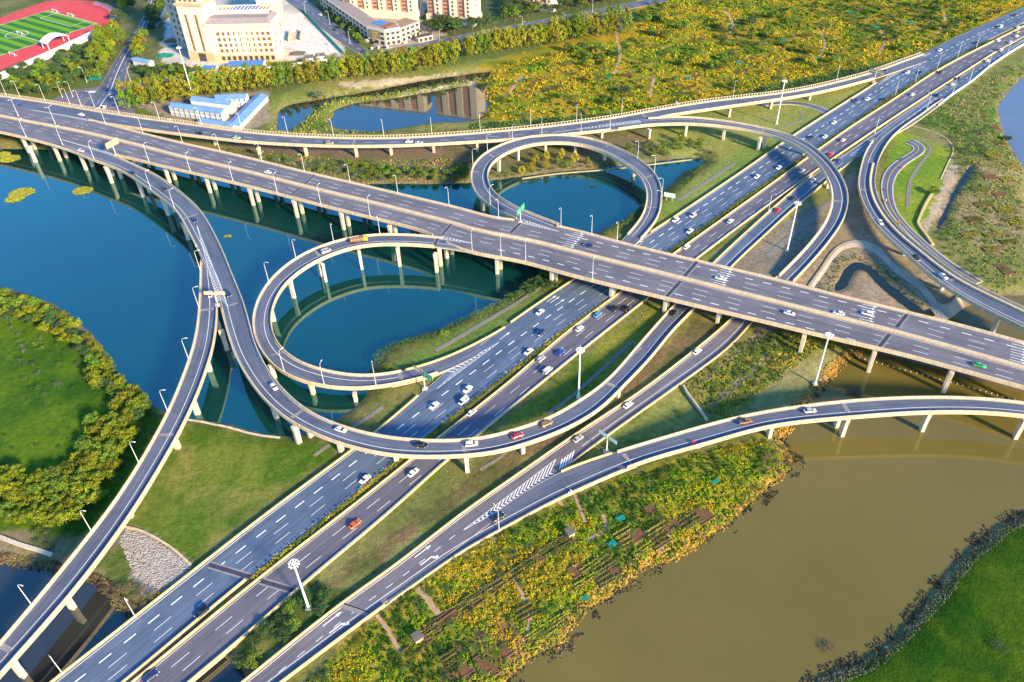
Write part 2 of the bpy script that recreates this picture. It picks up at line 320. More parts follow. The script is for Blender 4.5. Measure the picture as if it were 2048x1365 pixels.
RB['field_road'] = Ribbon(P('1520,207,2.3 1560,203 1610,205 1650,217 1680,230,2.3'), P('1520,214 1560,209 1605,212 1640,224 1670,239'), zoff=0.0, sig=2)
for k in ('street', ): pass
RB['city_street'] = Ribbon(P('302,-10,2.2 286,33 266,70 233,116 205,165 190,185 160,215,2.2'), P('312,-10 298,42 286,71 268,106 252,150 250,180 235,222'), zoff=0.0, sig=2)
RB['canal_road'] = Ribbon(P('150,186,2.15 330,158 500,136 640,119 745,104 900,74 1060,44 1250,8 1330,-8,2.15'), P('150,200 330,170 500,147 640,129 745,114 900,84 1060,55 1250,20 1330,4'), zoff=0.0, sig=3)
RB['market_street'] = Ribbon(P('560,-8,2.2 640,55 700,98 735,116,2.2'), P('606,-8 672,50 724,92 757,114'), zoff=0.0, sig=3)

# ------------------------------------------------------------------ terrain
WPX = dict(
 pond='-110,300 100,300 240,318 300,330 400,342 520,365 640,376 762,368 837,369 942,366 1024,356 1099,346 1224,335 1297,326 1384,316 1414,323 1399,338 1371,342 1344,367 1294,402 1249,439 1209,459 1150,505 1090,552 1030,592 974,617 887,657 799,683 762,715 744,734 737,752 735,790 699,824 672,841 600,872 512,864 440,846 377,835 330,824 300,806 285,780 235,752 222,725 205,695 160,645 110,610 45,585 0,573 -110,548',
 creek_mouth='-110,1115 0,1124 62,1137 120,1147 172,1155 200,1173 225,1203 265,1240 330,1275 400,1290 470,1330 500,1365 510,1480 -110,1480',
 river='1020,1359 1061,1315 1124,1288 1150,1240 1184,1213 1236,1185 1286,1135 1336,1123 1399,1088 1436,1065 1486,1023 1545,965 1588,930 1578,900 1563,879 1588,850 1600,815 1643,781 1666,751 1696,721 1736,699 1790,662 1850,638 1926,616 1975,596 2010,592 2047,590 2200,590 2300,1000 2060,1020 2011,1042 1936,1100 1861,1187 1786,1277 1711,1325 1618,1367 1560,1500 1000,1500',
 lake='2060,140 2026,175 1998,212 2006,262 2023,300 2047,337 2100,440 2400,440 2300,120',
 canal='657,247 682,215 787,197 887,180 937,172 960,180 975,200 960,237 862,247 762,262 687,261',
 back_canal='554,264 557,225 574,212 637,200 737,184 837,164 937,149 980,146 975,158 937,162 837,178 737,194 672,201 637,213 612,238 574,264',
 brook='1664,586 1694,536 1716,528 1742,540 1772,568 1850,632 1832,636 1757,578 1724,545 1708,548 1686,586',
 ditch='1938,335 1911,375 1896,405 1868,465 1875,470 1905,408 1920,380 1948,337')
WATER = {k: UW(v, 0.0) for k, v in WPX.items()}
def inpoly(X, Y, poly):
    c = np.zeros(X.shape, bool); j = len(poly) - 1
    for i in range(len(poly)):
        (xi, yi), (xj, yj) = poly[i], poly[j]
        if yi != yj:
            m = (yi > Y) != (yj > Y); c[m] ^= X[m] < (xj - xi) * (Y[m] - yi) / (yj - yi) + xi
        j = i
    return c
def smoothpoly(poly, step=4.0):
    q = np.vstack([poly, poly[:1]]); return dense(np.c_[q, np.zeros(len(q))], step)[:, :2]
WSM = {k: smoothpoly(v) for k, v in WATER.items()}
def sdist(X, Y, poly):
    bb = (X > poly[:, 0].min() - 14) & (X < poly[:, 0].max() + 14) & (Y > poly[:, 1].min() - 14) & (Y < poly[:, 1].max() + 14)
    out = np.full(X.shape, -14.0)
    x, y = X[bb], Y[bb]; d2 = np.full(x.shape, 1e9); n = len(poly)
    for i in range(n):
        a, b = poly[i], poly[(i + 1) % n]; ab = b - a; L = ab @ ab + 1e-9
        t = np.clip(((x - a[0]) * ab[0] + (y - a[1]) * ab[1]) / L, 0, 1)
        d2 = np.minimum(d2, (x - a[0] - t * ab[0]) ** 2 + (y - a[1] - t * ab[1]) ** 2)
    d = np.sqrt(d2); d[~inpoly(x, y, poly)] *= -1; out[bb] = d
    return out
LAT = np.random.RandomState(5).rand(256, 256)
def vnoise(X, Y):
    xi, yi = np.floor(X).astype(int), np.floor(Y).astype(int); fx, fy = X - xi, Y - yi
    fx, fy = fx * fx * (3 - 2 * fx), fy * fy * (3 - 2 * fy); g = lambda a, b: LAT[a & 255, b & 255]
    return (g(xi, yi) * (1 - fx) + g(xi + 1, yi) * fx) * (1 - fy) + (g(xi, yi + 1) * (1 - fx) + g(xi + 1, yi + 1) * fx) * fy
def wob(X, Y, s=0.0):
    X, Y = X * .3 + s * 17.3, Y * .3 + s * 7.7
    return (vnoise(X, Y) - .5) * 1.3 + (vnoise(X * 2.1 + 40, Y * 2.1) - .5) * .8 + (vnoise(X * 4.3, Y * 4.3 + 80) - .5) * .5
def wsd(X, Y):
    r = np.full(X.shape, -14.0)
    for k, p in WSM.items(): r = np.maximum(r, sdist(X, Y, p))
    return r + 0.7 * wob(X, Y)
gxs = np.r_[-4000, -2500, -1500, -1000, -750, np.arange(-600, -300, 4), np.arange(-300, 330, 1.7), np.arange(330, 620, 4), 760, 1000, 1500, 2500, 4000]
gys = np.r_[-1500, -600, -200, 0, 50, np.arange(84, 420, 1.7), np.arange(420, 880, 3.2), 1000, 1400, 2200, 4000, 6500]
GX, GY = np.meshgrid(gxs, gys)
SD = wsd(GX, GY)
def hgt_from(sd, X, Y):
    w_ = 0.7 * wob(X, Y); sm = np.full(np.shape(X), -14.0); sb = sm.copy()
    for k, p in WSM.items():
        if k in ('brook', 'ditch'): sb = np.maximum(sb, sdist(X, Y, p))
        else: sm = np.maximum(sm, sdist(X, Y, p))
    return np.minimum(2.0 * np.tanh(-(sm + w_) / 5.0), 1.35 + .65 * np.tanh(-(sb + w_) / 1.6)) + np.where(sd < -3, 0.10 * wob(X * .3, Y * .3, 2), 0)
GZ = hgt_from(SD, GX, GY)
def gz(x, y):
    i = min(max(int(np.searchsorted(gxs, x)) - 1, 0), len(gxs) - 2); j = min(max(int(np.searchsorted(gys, y)) - 1, 0), len(gys) - 2)
    u, v = (x - gxs[i]) / (gxs[i + 1] - gxs[i]), (y - gys[j]) / (gys[j + 1] - gys[j])
    return float((GZ[j, i] * (1 - u) + GZ[j, i + 1] * u) * (1 - v) + (GZ[j + 1, i] * (1 - u) + GZ[j + 1, i + 1] * u) * v)
ROADMASK = np.zeros(GX.shape, bool); UNDER = np.zeros(GX.shape, bool)
def corridor(rb, m=0.6):
    for i0 in range(0, rb.n - 1, 6):
        sl_ = slice(i0, min(i0 + 7, rb.n)); pts = np.vstack([rb.C[sl_] + rb.N[sl_] * (rb.wl[sl_] + m)[:, None], (rb.C[sl_] - rb.N[sl_] * (rb.wr[sl_] + m)[:, None])[::-1]])
        yield i0, pts
for k, rb in RB.items():
    for i0, pts in corridor(rb):
        lo, hi = pts.min(0), pts.max(0)
        xa, xb = np.searchsorted(gxs, [lo[0], hi[0]]); ya, yb = np.searchsorted(gys, [lo[1], hi[1]])
        if xb <= xa or yb <= ya: continue
        sub = (slice(ya, yb), slice(xa, xb)); ins = inpoly(GX[sub], GY[sub], pts)
        if rb.z[i0] < 5: ROADMASK[sub] |= ins
        UNDER[sub] |= ins
ROADMASK &= SD < -1.0
GZ = np.where(ROADMASK, np.minimum(GZ, 1.98), GZ)
def onroad(x, y):
    i = min(max(np.searchsorted(gxs, x), 0), len(gxs) - 1); j = min(max(np.searchsorted(gys, y), 0), len(gys) - 1); return ROADMASK[j, i]
# ground cover colours by area (px polygons on the ground)
AREAS = [  # (polygon, colour, second colour)
 ('-900,-700 3000,-700 3000,40 2048,90 1290,255 940,250 540,265 500,260 -300,150', (0.115, 0.135, 0.035), (0.20, 0.19, 0.07)),
 ('-300,60 250,165 520,120 700,80 700,-300 -300,-300', (0.07, 0.105, 0.03), (0.17, 0.17, 0.08)),
 ('320,110 345,0 600,-5 690,95 690,112 520,128 330,140', (0.42, 0.39, 0.34), (0.55, 0.52, 0.47)),
 ('560,40 600,25 640,55 685,105 640,112 560,95', (0.60, 0.58, 0.55), (0.66, 0.64, 0.60)),
 ('640,-5 830,-40 1000,-40 870,85 770,115', (0.28, 0.25, 0.22), (0.36, 0.31, 0.26)),
 ('830,30 1000,-40 1300,-40 1250,5 900,75', (0.05, 0.085, 0.03), (0.10, 0.13, 0.05)),
 ('260,210 350,195 540,180 540,245 480,262 330,235', (0.22, 0.19, 0.14), (0.30, 0.26, 0.20)),
 ('535,265 545,195 640,160 960,120 1250,70 1300,255 940,255', (0.13, 0.17, 0.035), (0.24, 0.23, 0.07)),
 ('680,165 850,150 960,140 960,146 850,160 700,178', (0.42, 0.33, 0.21), (0.5, 0.4, 0.27)),
 ('780,192 860,172 945,160 950,168 870,184 790,200', (0.45, 0.37, 0.27), (0.52, 0.44, 0.33)),
 ('930,215 960,130 1270,40 1290,-80 2100,-80 2048,10 1890,90 1740,130 1300,225 1000,250', (0.10, 0.16, 0.015), (0.36, 0.24, 0.02)),
 ('940,248 1300,222 1560,172 1745,130 1740,150 1560,190 1300,240 940,258', (0.045, 0.085, 0.03), (0.07, 0.12, 0.04)),
 ('440,280 900,285 1300,262 1420,300 1290,330 940,372 760,372 500,330', (0.10, 0.12, 0.045), (0.19, 0.15, 0.09)),
 ('430,275 700,292 900,288 880,315 700,312 500,305', (0.14, 0.11, 0.08), (0.20, 0.14, 0.10)),
 ('1290,250 1520,200 1760,160 1640,250 1480,330 1400,340 1300,280', (0.17, 0.21, 0.05), (0.24, 0.25, 0.07)),
 ('1340,400 1500,290 1590,265 1480,345 1290,478 1230,520', (0.13, 0.20, 0.04), (0.19, 0.24, 0.06)),
 ('1400,520 1535,420 1640,345 1680,420 1600,540 1480,600', (0.17, 0.19, 0.05), (0.27, 0.24, 0.10)),
 ('1475,500 1560,440 1660,400 1640,470 1560,550 1440,560', (0.15, 0.14, 0.11), (0.22, 0.19, 0.14)),
 ('1640,480 1710,330 1760,450 1860,560 1960,620 1850,640 1700,700 1500,680 1560,560', (0.22, 0.18, 0.12), (0.30, 0.24, 0.16)),
 ('1690,530 1720,525 1770,575 1840,640 1700,660 1640,600', (0.24, 0.185, 0.13), (0.32, 0.25, 0.18)),
 ('1790,260 1900,300 1905,345 1860,430 1850,470 1960,580 1900,560 1800,450 1770,340', (0.12, 0.21, 0.02), (0.22, 0.27, 0.03)),
 ('1905,320 1925,340 1900,400 1850,470 1840,450 1880,380', (0.36, 0.29, 0.21), (0.42, 0.34, 0.25)),
 ('1820,240 2060,90 2060,200 2000,230 2050,450 2100,640 1980,600 1870,470 1940,340 1900,280', (0.07, 0.13, 0.025), (0.19, 0.19, 0.06)),
 ('1930,330 2030,340 2060,470 1990,520 1900,440', (0.10, 0.14, 0.03), (0.28, 0.22, 0.11)),
 ('700,790 830,760 1000,680 1160,560 1020,600 740,750', (0.10, 0.16, 0.035), (0.16, 0.21, 0.05)),
 ('1060,800 1200,690 1300,610 1370,640 1230,760 1100,850 900,880 780,1020', (0.085, 0.145, 0.015), (0.21, 0.21, 0.035)),
 ('1000,900 1100,860 1240,760 1400,640 1460,640 1270,780 1030,940 740,1140 560,1230', (0.085, 0.10, 0.03), (0.17, 0.12, 0.06)),
 ('1380,770 1480,690 1650,650 1760,690 1560,830 1440,850', (0.15, 0.18, 0.04), (0.27, 0.22, 0.06)),
 ('1150,920 1260,840 1360,770 1400,840 1250,890', (0.17, 0.20, 0.05), (0.25, 0.25, 0.07)),
 ('1440,850 1540,760 1640,690 1700,720 1640,790 1580,830', (0.19, 0.20, 0.07), (0.27, 0.24, 0.11)),
 ('330,840 640,880 690,880 300,1180 250,1040', (0.075, 0.135, 0.015), (0.21, 0.20, 0.05)),
 ('360,850 600,880 680,890 520,990 420,970', (0.05, 0.115, 0.01), (0.14, 0.175, 0.025)),
 ('-400,560 0,570 230,740 330,830 230,1060 -400,1060', (0.024, 0.085, 0.006), (0.085, 0.15, 0.008)),
 ('-400,1040 130,1070 250,1050 220,1200 120,1150 -400,1130', (0.14, 0.13, 0.06), (0.23, 0.18, 0.12)),
 ('248,1048 310,1076 388,1133 330,1175 290,1200 262,1150 225,1080', (0.24, 0.22, 0.19), (0.32, 0.30, 0.28)),
 ('195,1110 250,1095 275,1120 245,1165 200,1150', (0.09, 0.13, 0.03), (0.14, 0.15, 0.05)),
 ('470,1260 620,1160 700,1190 560,1300', (0.05, 0.085, 0.02), (0.09, 0.12, 0.03)),
 ('560,1440 760,1225 1056,1030 1260,940 1540,870 1600,930 1490,1040 1290,1150 1150,1260 1000,1400', (0.14, 0.18, 0.02), (0.34, 0.25, 0.03)),
 ('880,1300 1000,1240 1060,1290 1030,1360 880,1400', (0.17, 0.11, 0.05), (0.30, 0.16, 0.07)),
 ('1560,1500 1618,1360 1860,1180 2060,1020 2400,900 2400,1500', (0.013, 0.058, 0.002), (0.055, 0.10, 0.004))]  # lower right lawn: corner vignette darkening is put into this green
cols = np.zeros(GX.shape + (3,)); cols[:] = (0.10, 0.14, 0.035)
wx, wy = GX + 3.5 * wob(GX * .4, GY * .4, 1), GY + 3.5 * wob(GX * .4, GY * .4, 5)
mixn = np.clip(0.5 + 0.75 * (wob(GX * .16, GY * .16, 9) + .7 * wob(GX * .55, GY * .5, 3)), 0, 1)[..., None]
for s, c1, c2 in AREAS:
    m = inpoly(wx, wy, UW(s)); cols[m] = (np.array(c1) * (1 - mixn) + np.array(c2) * mixn)[m]
shore = np.clip(1 - np.abs(SD + 1.0) / 2.2, 0, 1)[..., None]
orange = inpoly(GX, GY, UW('1000,1420 1000,1250 1250,1080 1450,980 1560,840 1720,640 1800,700 1640,800 1640,960 1490,1080 1290,1180 1100,1330'))[..., None]
bankc = np.where(orange, np.array((0.42, 0.21, 0.05)), np.array((0.20, 0.16, 0.09)))
cols = cols * (1 - shore * .85) + bankc * shore * .85
mud = np.clip(SD / 2 + .2, 0, 1)[..., None]; cols = cols * (1 - mud) + np.array((0.06, 0.055, 0.035)) * mud
vv = np.stack([GX, GY, GZ], -1).reshape(-1, 3); ny, nx = GX.shape
ii = (np.arange(ny - 1)[:, None] * nx + np.arange(nx - 1)[None]).ravel()
g = MB(); g.v = vv; g.f = np.stack([ii, ii + 1, ii + 1 + nx, ii + nx], 1).tolist()
M_GROUND = mat('ground_cover', (0.62, 0.66, 0.6), 0.95, 0.1, col2=(1.3, 1.25, 1.25), scale=0.45, bump=0.9, bscale=1.3, attr=True, thr=(0.3, 0.7))
tag(g.build('ground', M_GROUND, smooth=True, cols=cols.reshape(-1, 3)), kind='structure')
def water(name, key, z, m):
    poly = WSM[key]; c = np.roll(poly, 1, 0); d = np.roll(poly, -1, 0) - c; n = np.stack([d[:, 1], -d[:, 0]], 1); n /= np.linalg.norm(n, axis=1)[:, None] + 1e-9
    area = np.sum(poly[:, 0] * np.roll(poly[:, 1], -1) - np.roll(poly[:, 0], -1) * poly[:, 1])
    q = poly + n * (4.0 if area > 0 else -4.0)
    tris = geometry.tessellate_polygon([[Vector((x, y, 0)) for x, y in q]])
    mb = MB(); mb.v = [(x, y, z) for x, y in q]; mb.f = [tuple(t) for t in tris]
    o = mb.build(name, m)
    if len(o.data.polygons) and o.data.polygons[0].normal.z < 0: o.data.flip_normals()
    return tag(o, kind='structure')
def wmat(name, c1, c2, ior, scale=0.012, bump=0.012, rough=0.03, tint=None):
    m = mat(name, c1, rough, 0.5, col2=c2, scale=scale, bump=bump, bscale=0.9, ior=ior)
    if tint: m.node_tree.nodes['Principled BSDF'].inputs['Specular Tint'].default_value = (*tint, 1)
    return m
water('pond_water', 'pond', 0.0, wmat('pond_water', (0.001, 0.026, 0.024), (0.002, 0.044, 0.044), 2.3, tint=(.5, .95, .97)))
water('creek_water', 'creek_mouth', 0.01, wmat('creek_water', (0.02, 0.024, 0.022), (0.03, 0.032, 0.03), 1.9))
water('river_water', 'river', 0.0, wmat('river_water', (0.118, 0.098, 0.022), (0.146, 0.118, 0.030), 1.42, bump=0.02, rough=0.06))
water('lake_water', 'lake', 0.0, wmat('lake_water', (0.09, 0.13, 0.20), (0.12, 0.16, 0.24), 1.4))
MC = wmat('canal_water', (0.010, 0.016, 0.014), (0.014, 0.022, 0.02), 2.2)
water('canal_water', 'canal', 0.0, MC); water('back_canal_water', 'back_canal', 0.01, MC)
MBk = wmat('brook_water', (0.012, 0.022, 0.024), (0.016, 0.03, 0.03), 1.33)
water('brook_water', 'brook', 1.3, MBk); water('ditch_water', 'ditch', 1.28, MBk)

# ------------------------------------------------------------------ bridges and roads
def idx(rb, x, y, dz=0.0): return rb.px(x, y, dz)[0]
def parapet(mb, rb, side, i0, i1, h=1.0, t=0.42, out=0.0):
    i0, i1 = max(0, min(i0, i1)), min(rb.n, max(i0, i1))
    if i1 - i0 < 3: return
    e = (lambda i: rb.wl[i] + out) if side > 0 else (lambda i: -rb.wr[i] - out)
    sweep(mb, rb, i0, i1, lambda i: [(e(i), -0.9), (e(i), h - .06), (e(i) - side * .06, h), (e(i) - side * (t - .06), h), (e(i) - side * t, h - .06), (e(i) - side * (t + .12), .05), (e(i) - side * t, -0.9)][::side])
def road_top(name, rb, i0, i1, parent=None, dz=0.0, inset=0.3, m=None):
    mb = MB(); sweep(mb, rb, i0, i1, lambda i: [(rb.wl[i] - inset, dz), (-rb.wr[i] + inset, dz)], False)
    o = mb.build(name, m or M_RAMP, parent); at = o.data.attributes.new('lane', 'FLOAT_VECTOR', 'POINT')
    at.data.foreach_set('vector', np.array([q for i in range(i0, i1) for q in ((rb.wl[i], rb.s[i], 0), (-rb.wr[i], rb.s[i], 0))], float).ravel())
    if o.data.polygons[0].normal.z < 0: o.data.flip_normals()
    return o
def bridge(name, key, i0, i1, label, paras, dz=0.0, box=0.55, depth=2.0, piers=(), group=None, marks=None, rail=None, joints=(), surf=None):
    rb = RB[key]; i0, i1 = max(0, min(i0, i1)), min(rb.n, max(i0, i1)); m = (i0 + i1) // 2
    r = root(name, (*rb.C[m], 0.0), label, 'bridge', group, world=True); r['_rb'] = key
    d = MB()
    sweep(d, rb, i0, i1, lambda i: [(rb.wl[i] - .02, dz - .12), (rb.wl[i] - .02, dz - .45), (rb.wl[i] * box, dz - .8), (rb.wl[i] * box * .9, dz - depth), (-rb.wr[i] * box * .9, dz - depth), (-rb.wr[i] * box, dz - .8), (-rb.wr[i] + .02, dz - .45), (-rb.wr[i] + .02, dz - .12)])
    d.build('deck', M_CONC, r)
    road_top('road_surface', rb, i0, i1, r, dz, m=surf)
    for side, a, b in paras:
        p = MB(); parapet(p, rb, side, a, b); 
        if p.v: p.build('parapet', M_CONC, r)
    if rail:
        side, a, b = rail; a, b = max(0, min(a, b)), min(rb.n, max(a, b)); led = MB()
        e = lambda i: rb.wl[i] if side > 0 else -rb.wr[i]
        sweep(led, rb, a, b, lambda i: [(e(i) - side * .5, .18), (e(i) - side * 2.5, .9), (e(i) - side * 2.9, .9), (e(i) - side * 2.9, 0.0), (e(i) - side * .5, 0)][::-side])
        led.build('kerb_ledge', M_CONC, r)
        bl = MB(); sweep(bl, rb, a, b, lambda i: [(e(i) + side * .1, 1.05), (e(i) + side * .1, 1.25), (e(i) - side * .25, 1.25), (e(i) - side * .25, 1.05)][::-side])
        for i in range(a, b, 1):
            c = rb.at(i, e(i) - side * .08, .52); bl.box(c, (.55, .26, 1.06), (*rb.T[i], 0))
        bl.build('balustrade', M_CONC, r)
    for (px, py, zb, wd, dp) in piers:
        base = U(px, py, zb); k = rb.near(base); zt = rb.z[k] - depth + .25
        pier(r, base[:2], gz(*base[:2]) - 1.2, zt, wd, dp, rb.T[k])
    mk = MB()
    if marks: marks(mk, rb, i0, i1)
    if mk.v: mk.build('lane_markings', M_PAINT, r)
    return r
def pier(parent, xy, z0, z1, wd, dp, T, cap=True):
    mb = MB(); a = np.array([*T, 0.]); b = np.array([-T[1], T[0], 0.]); c = np.array([*xy, 0.])
    def ring(z, u, v):
        q = .14
        return [c + a * x * u / 2 + b * y * v / 2 + np.array([0, 0, z]) for x, y in ((-1, -1 + q), (-1 + q, -1), (1 - q, -1), (1, -1 + q), (1, 1 - q), (1 - q, 1), (-1 + q, 1), (-1, 1 - q))]
    h = z1 - z0
    mb.loft([ring(z0, dp, wd), ring(z0 + h * .72, dp, wd), ring(z1 - .3, dp * 1.12, wd * 1.3), ring(z1, dp * 1.12, wd * 1.3)])
    mb.build('pier', M_PIER, parent)

rb = RB['main']; MED = np.array([hit(c, n, MEDP) if hit(c, n, MEDP) is not None else np.nan for c, n in zip(rb.C, rb.N)])
ok = ~np.isnan(MED); MED = gsm(np.interp(range(rb.n), np.where(ok)[0], MED[ok]), 8)
mi = lambda x, y: idx(rb, x, y)
i_loop, i_ul0, i_ul1, i_r5 = mi(181, 240), mi(1035, 440), mi(1120, 450), mi(884, 474)
def main_marks(mk, rb, i0, i1):
    nb = lambda k: (lambda i: MED[i] - 1.7 - .55 - 3.62 * k); fb = lambda k: (lambda i: MED[i] + .55 + 3.62 * k)
    line(mk, rb, nb(0)); line(mk, rb, fb(0))
    line(mk, rb, lambda i: -rb.wr[i] + .95, mi(237, 312), mi(860, 470)); line(mk, rb, lambda i: -rb.wr[i] + .95, mi(905, 500))
    line(mk, rb, lambda i: rb.wl[i] - .95, mi(200, 242), i_ul0 - 3); line(mk, rb, lambda i: rb.wl[i] - .95, i_ul1 + 6)
    for k in (1, 2): dashes(mk, rb, nb(k)); dashes(mk, rb, fb(k), phase=4)
    dashes(mk, rb, nb(3), mi(985, 512), mi(1760, 690), 3.6, 8.0, .38); dashes(mk, rb, fb(3), mi(1130, 470), rb.n, 3.6, 8.0, .38)
    chevrons(mk, (945, 487), (885, 473), (884, 478), 12.5, 7, .3, .5); chevrons(mk, (1119, 464), (1047, 440), (1040, 446), 12.5, 9, .3, .5)
    chevrons(mk, (58, 219), (178, 239), (178, 242), 12.5, 22, .3, .35, border=True); chevrons(mk, (118, 278), (226, 308), (224, 311), 12.5, 22, .25, .4)
    for q in ('1020,467 1150,443', ): pass
    def arrow(x, y, off, L=6.0, turn=0):
        i = mi(x, y)
        for seg in ((-L / 2, L / 2 - 1.6, .13, .13), (L / 2 - 1.6, L / 2, .55, .02)):
            p = [rb.C[i] + rb.T[i] * s_ + rb.N[i] * (off + o) for s_, o in ((seg[0], -seg[2]), (seg[0], seg[2]), (seg[1], seg[3]), (seg[1], -seg[3]))]
            mk.quad(*[(q[0], q[1], rb.z[i] + .026) for q in p])
    for x, y in ((1143, 490), (1445, 558), (1735, 627), (2042, 712)):
        i = mi(x, y)
        for k in range(4):
            arrow(x, y, MED[i] + .55 + 3.62 * (k + .5)); arrow(x, y, MED[i] + .55 + 3.62 * (k + 1) - .05, 5)
MPIERS = P('341,366 422,386 508,411 593,434 686,459 787,488 893,516 992,547 1106,571 1330,627 1437,646 1596,704 1740,744 1891,785 2050,828')
mr = bridge('main_overpass', 'main', 0, rb.n, 'wide pale concrete overpass with two carriageways crossing the whole picture from left to lower right', [(1, i_loop, i_ul0), (1, i_ul1, rb.n), (-1, mi(231, 311), mi(876, 472)), (-1, mi(884, 494), rb.n)], box=.72, depth=1.9, marks=main_marks, surf=M_ASPH)
mb = MB(); sweep(mb, rb, 0, rb.n, lambda i: [(MED[i], -.05), (MED[i], .9), (MED[i] - .1, 1.0), (MED[i] - 1.5, 1.0), (MED[i] - 1.6, .9), (MED[i] - 1.6, -.05)]); mb.build('median_barrier', M_CONC, mr)
for j, (x, y) in enumerate(MPIERS):
    b = U(x, y, 0.0 if x < 1050 or x > 1700 else 2.0); k = rb.near(b); o0 = (b[:2] - rb.C[k]) @ rb.N[k]
    for oo in (o0, o0 + 4.4, rb.wl[k] - 7.6, rb.wl[k] - 3.2):
        p = rb.C[k] + rb.N[k] * oo
        if not onroad(*p): pier(mr, p, gz(*p) - 1.5, rb.z[k] - 1.7, 1.7, 1.5, rb.T[k])
for x, y in P('-18,290 60,306 119,322 172,340 228,352'):
    b = U(x, y, 0.0); k = rb.near(b); o0 = (b[:2] - rb.C[k]) @ rb.N[k]
    for oo in (o0, o0 + 5, 0, rb.wl[k] - 8, rb.wl[k] - 3):
        p = rb.C[k] + rb.N[k] * oo; pier(mr, p, gz(*p) - 1.5, rb.z[k] - 1.7, 1.7, 1.6, rb.T[k])
b = U(1226, 590, 2.0); pier(mr, b[:2], 1.0, 10.8, 6.5, 1.7, rb.T[rb.near(b)])
def joint(parent, a, b, z, wd, m, dz=.03, name='expansion_joint'):
    A, B = (RB[parent['_rb']].px(*q)[1] for q in (a, b)) if parent is not None and '_rb' in parent.keys() else (U(*a, z), U(*b, z))
    d = B - A; n = np.array([-d[1], d[0], 0]) / np.linalg.norm(d) * wd / 2; D = np.array([0, 0, dz])
    mb = MB(); mb.quad(A - n + D, B - n + D, B + n + D, A + n + D); o = mb.build(name, m, parent)
    if o.data.polygons[0].normal.z < 0: o.data.flip_normals()
    return o
for a, b, w_ in (((601, 375), (578, 394), 1), ((629, 350), (610, 368), 1), ((903, 449), (884, 470), 1.3), ((1046, 441), (1021, 466), 1.5), ((1395, 523), (1369, 553), 1.5), ((1361, 563), (1333, 594), 1.5), ((1814, 629), (1793, 655), 1.4), ((1779, 669), (1758, 695), 1.5), ((176, 245), (155, 257), .8), ((83, 251), (49, 270), .8)):
    joint(mr, a, b, 12.5, w_ * 1.9, M_GREYJ); joint(mr, a, b, 12.5, w_, M_JOINT, .04)

rb = RB['far']; e_far = idx(rb, 1861, 108); f_i = lambda x, y: idx(RB['far'], x, y)
def far_marks(mk, rb, i0, i1):
    line(mk, rb, lambda i: rb.wl[i] - 3.3); line(mk, rb, lambda i: -rb.wr[i] + .9, i0, f_i(1060, 268)); line(mk, rb, lambda i: -rb.wr[i] + .9, f_i(1300, 232), f_i(1740, 160)); dashes(mk, rb, lambda i: (rb.wl[i] - 3.3 - rb.wr[i] + .9) / 2, f_i(200, 240), f_i(1150, 260))
    chevrons(mk, (1100, 266), (1291, 239), (1291, 245), 10.4, 20, .3, .55)
far = bridge('ramp_bridge', 'far', 0, e_far, 'long two lane ramp bridge with balustrade running behind the overpass below the canal', [(-1, f_i(181, 241), f_i(1225, 258)), (-1, f_i(1303, 236), f_i(1752, 158))], dz=-.03,
    piers=[(x, y, 1.8, 2.2, 1.5) for x, y in P('345,262 432,290 522,318 614,313 714,314 783,310 868,305 955,304 1108,287 1203,276 1297,278 1352,222 1457,234 1540,218 1617,200')], marks=far_marks, rail=(1, 0, e_far))
for a, b in (((711, 275), (706, 290)), ((1017, 262), (1022, 278)), ((1283, 226), (1299, 247))): joint(far, a, b, 10.4, 1.6, M_GREYJ)
def ramp_marks(side, ofs=2.9, extra=None):
    def f(mk, rb, i0, i1):
        line(mk, rb, (lambda i: rb.wl[i] - ofs) if side > 0 else (lambda i: -rb.wr[i] + ofs), i0, i1, .2)
        line(mk, rb, lambda i: rb.wl[i] - .8, i0, i1, .13); line(mk, rb, lambda i: -rb.wr[i] + .8, i0, i1, .13)
        if extra: extra(mk, rb)
    return f
A = RB['arc']; a_i = lambda x, y: idx(A, x, y); a_end = a_i(1560, 560)
arc = bridge('arc_ramp', 'arc', 0, a_end, 'curved single lane ramp bridge arching over the highway at upper right', [(1, a_i(1298, 240), a_end), (-1, a_i(1232, 256), a_end)], dz=-.03,
    piers=[(x, y, 1.8, 2.0, 1.5) for x, y in P('1371,273 1446,280 1516,301 1527,297 1606,312 1655,377')], marks=ramp_marks(1))
for a, b in (((1528, 258), (1523, 266)), ((1693, 404), (1666, 402))): joint(arc, a, b, 11 if a[0] < 1600 else 8.8, 1.5, M_GREYJ)
Cc = RB['collector']; c_i = lambda x, y: idx(Cc, x, y); c0 = c_i(1390, 570); c_br = c_i(437, 602)
def col_extra(mk, rb):
    chevrons(mk, (393, 449), (456, 614), (434, 602), 12.44, 30, .2, .5); 
cross = bridge('crossing_ramp', 'collector', c0, Cc.n, 'long curved ramp bridge sweeping over the highway and up to the overpass on the left', [(1, c0, c_i(233, 314)), (-1, c0, c_i(441, 618)), (-1, c_i(391, 492), Cc.n)], dz=-.06,
    piers=[(x, y, 1.0, 2.0, 1.5) for x, y in P('599,888 622,874 684,907 1045,909 935,946 1234,797 1145,850')] + [(x, y, 0.0, 1.9, 1.5) for x, y in P('224,366 243,357 287,394 300,386 337,431 349,424 377,480 442,666 455,700 553,836 72,325')], marks=ramp_marks(-1, 2.9, col_extra))
p_ = U(796, 918, 2); pier(cross, p_[:2], 1, 10.5, 4.5, 1.6, Cc.T[Cc.near(p_)])
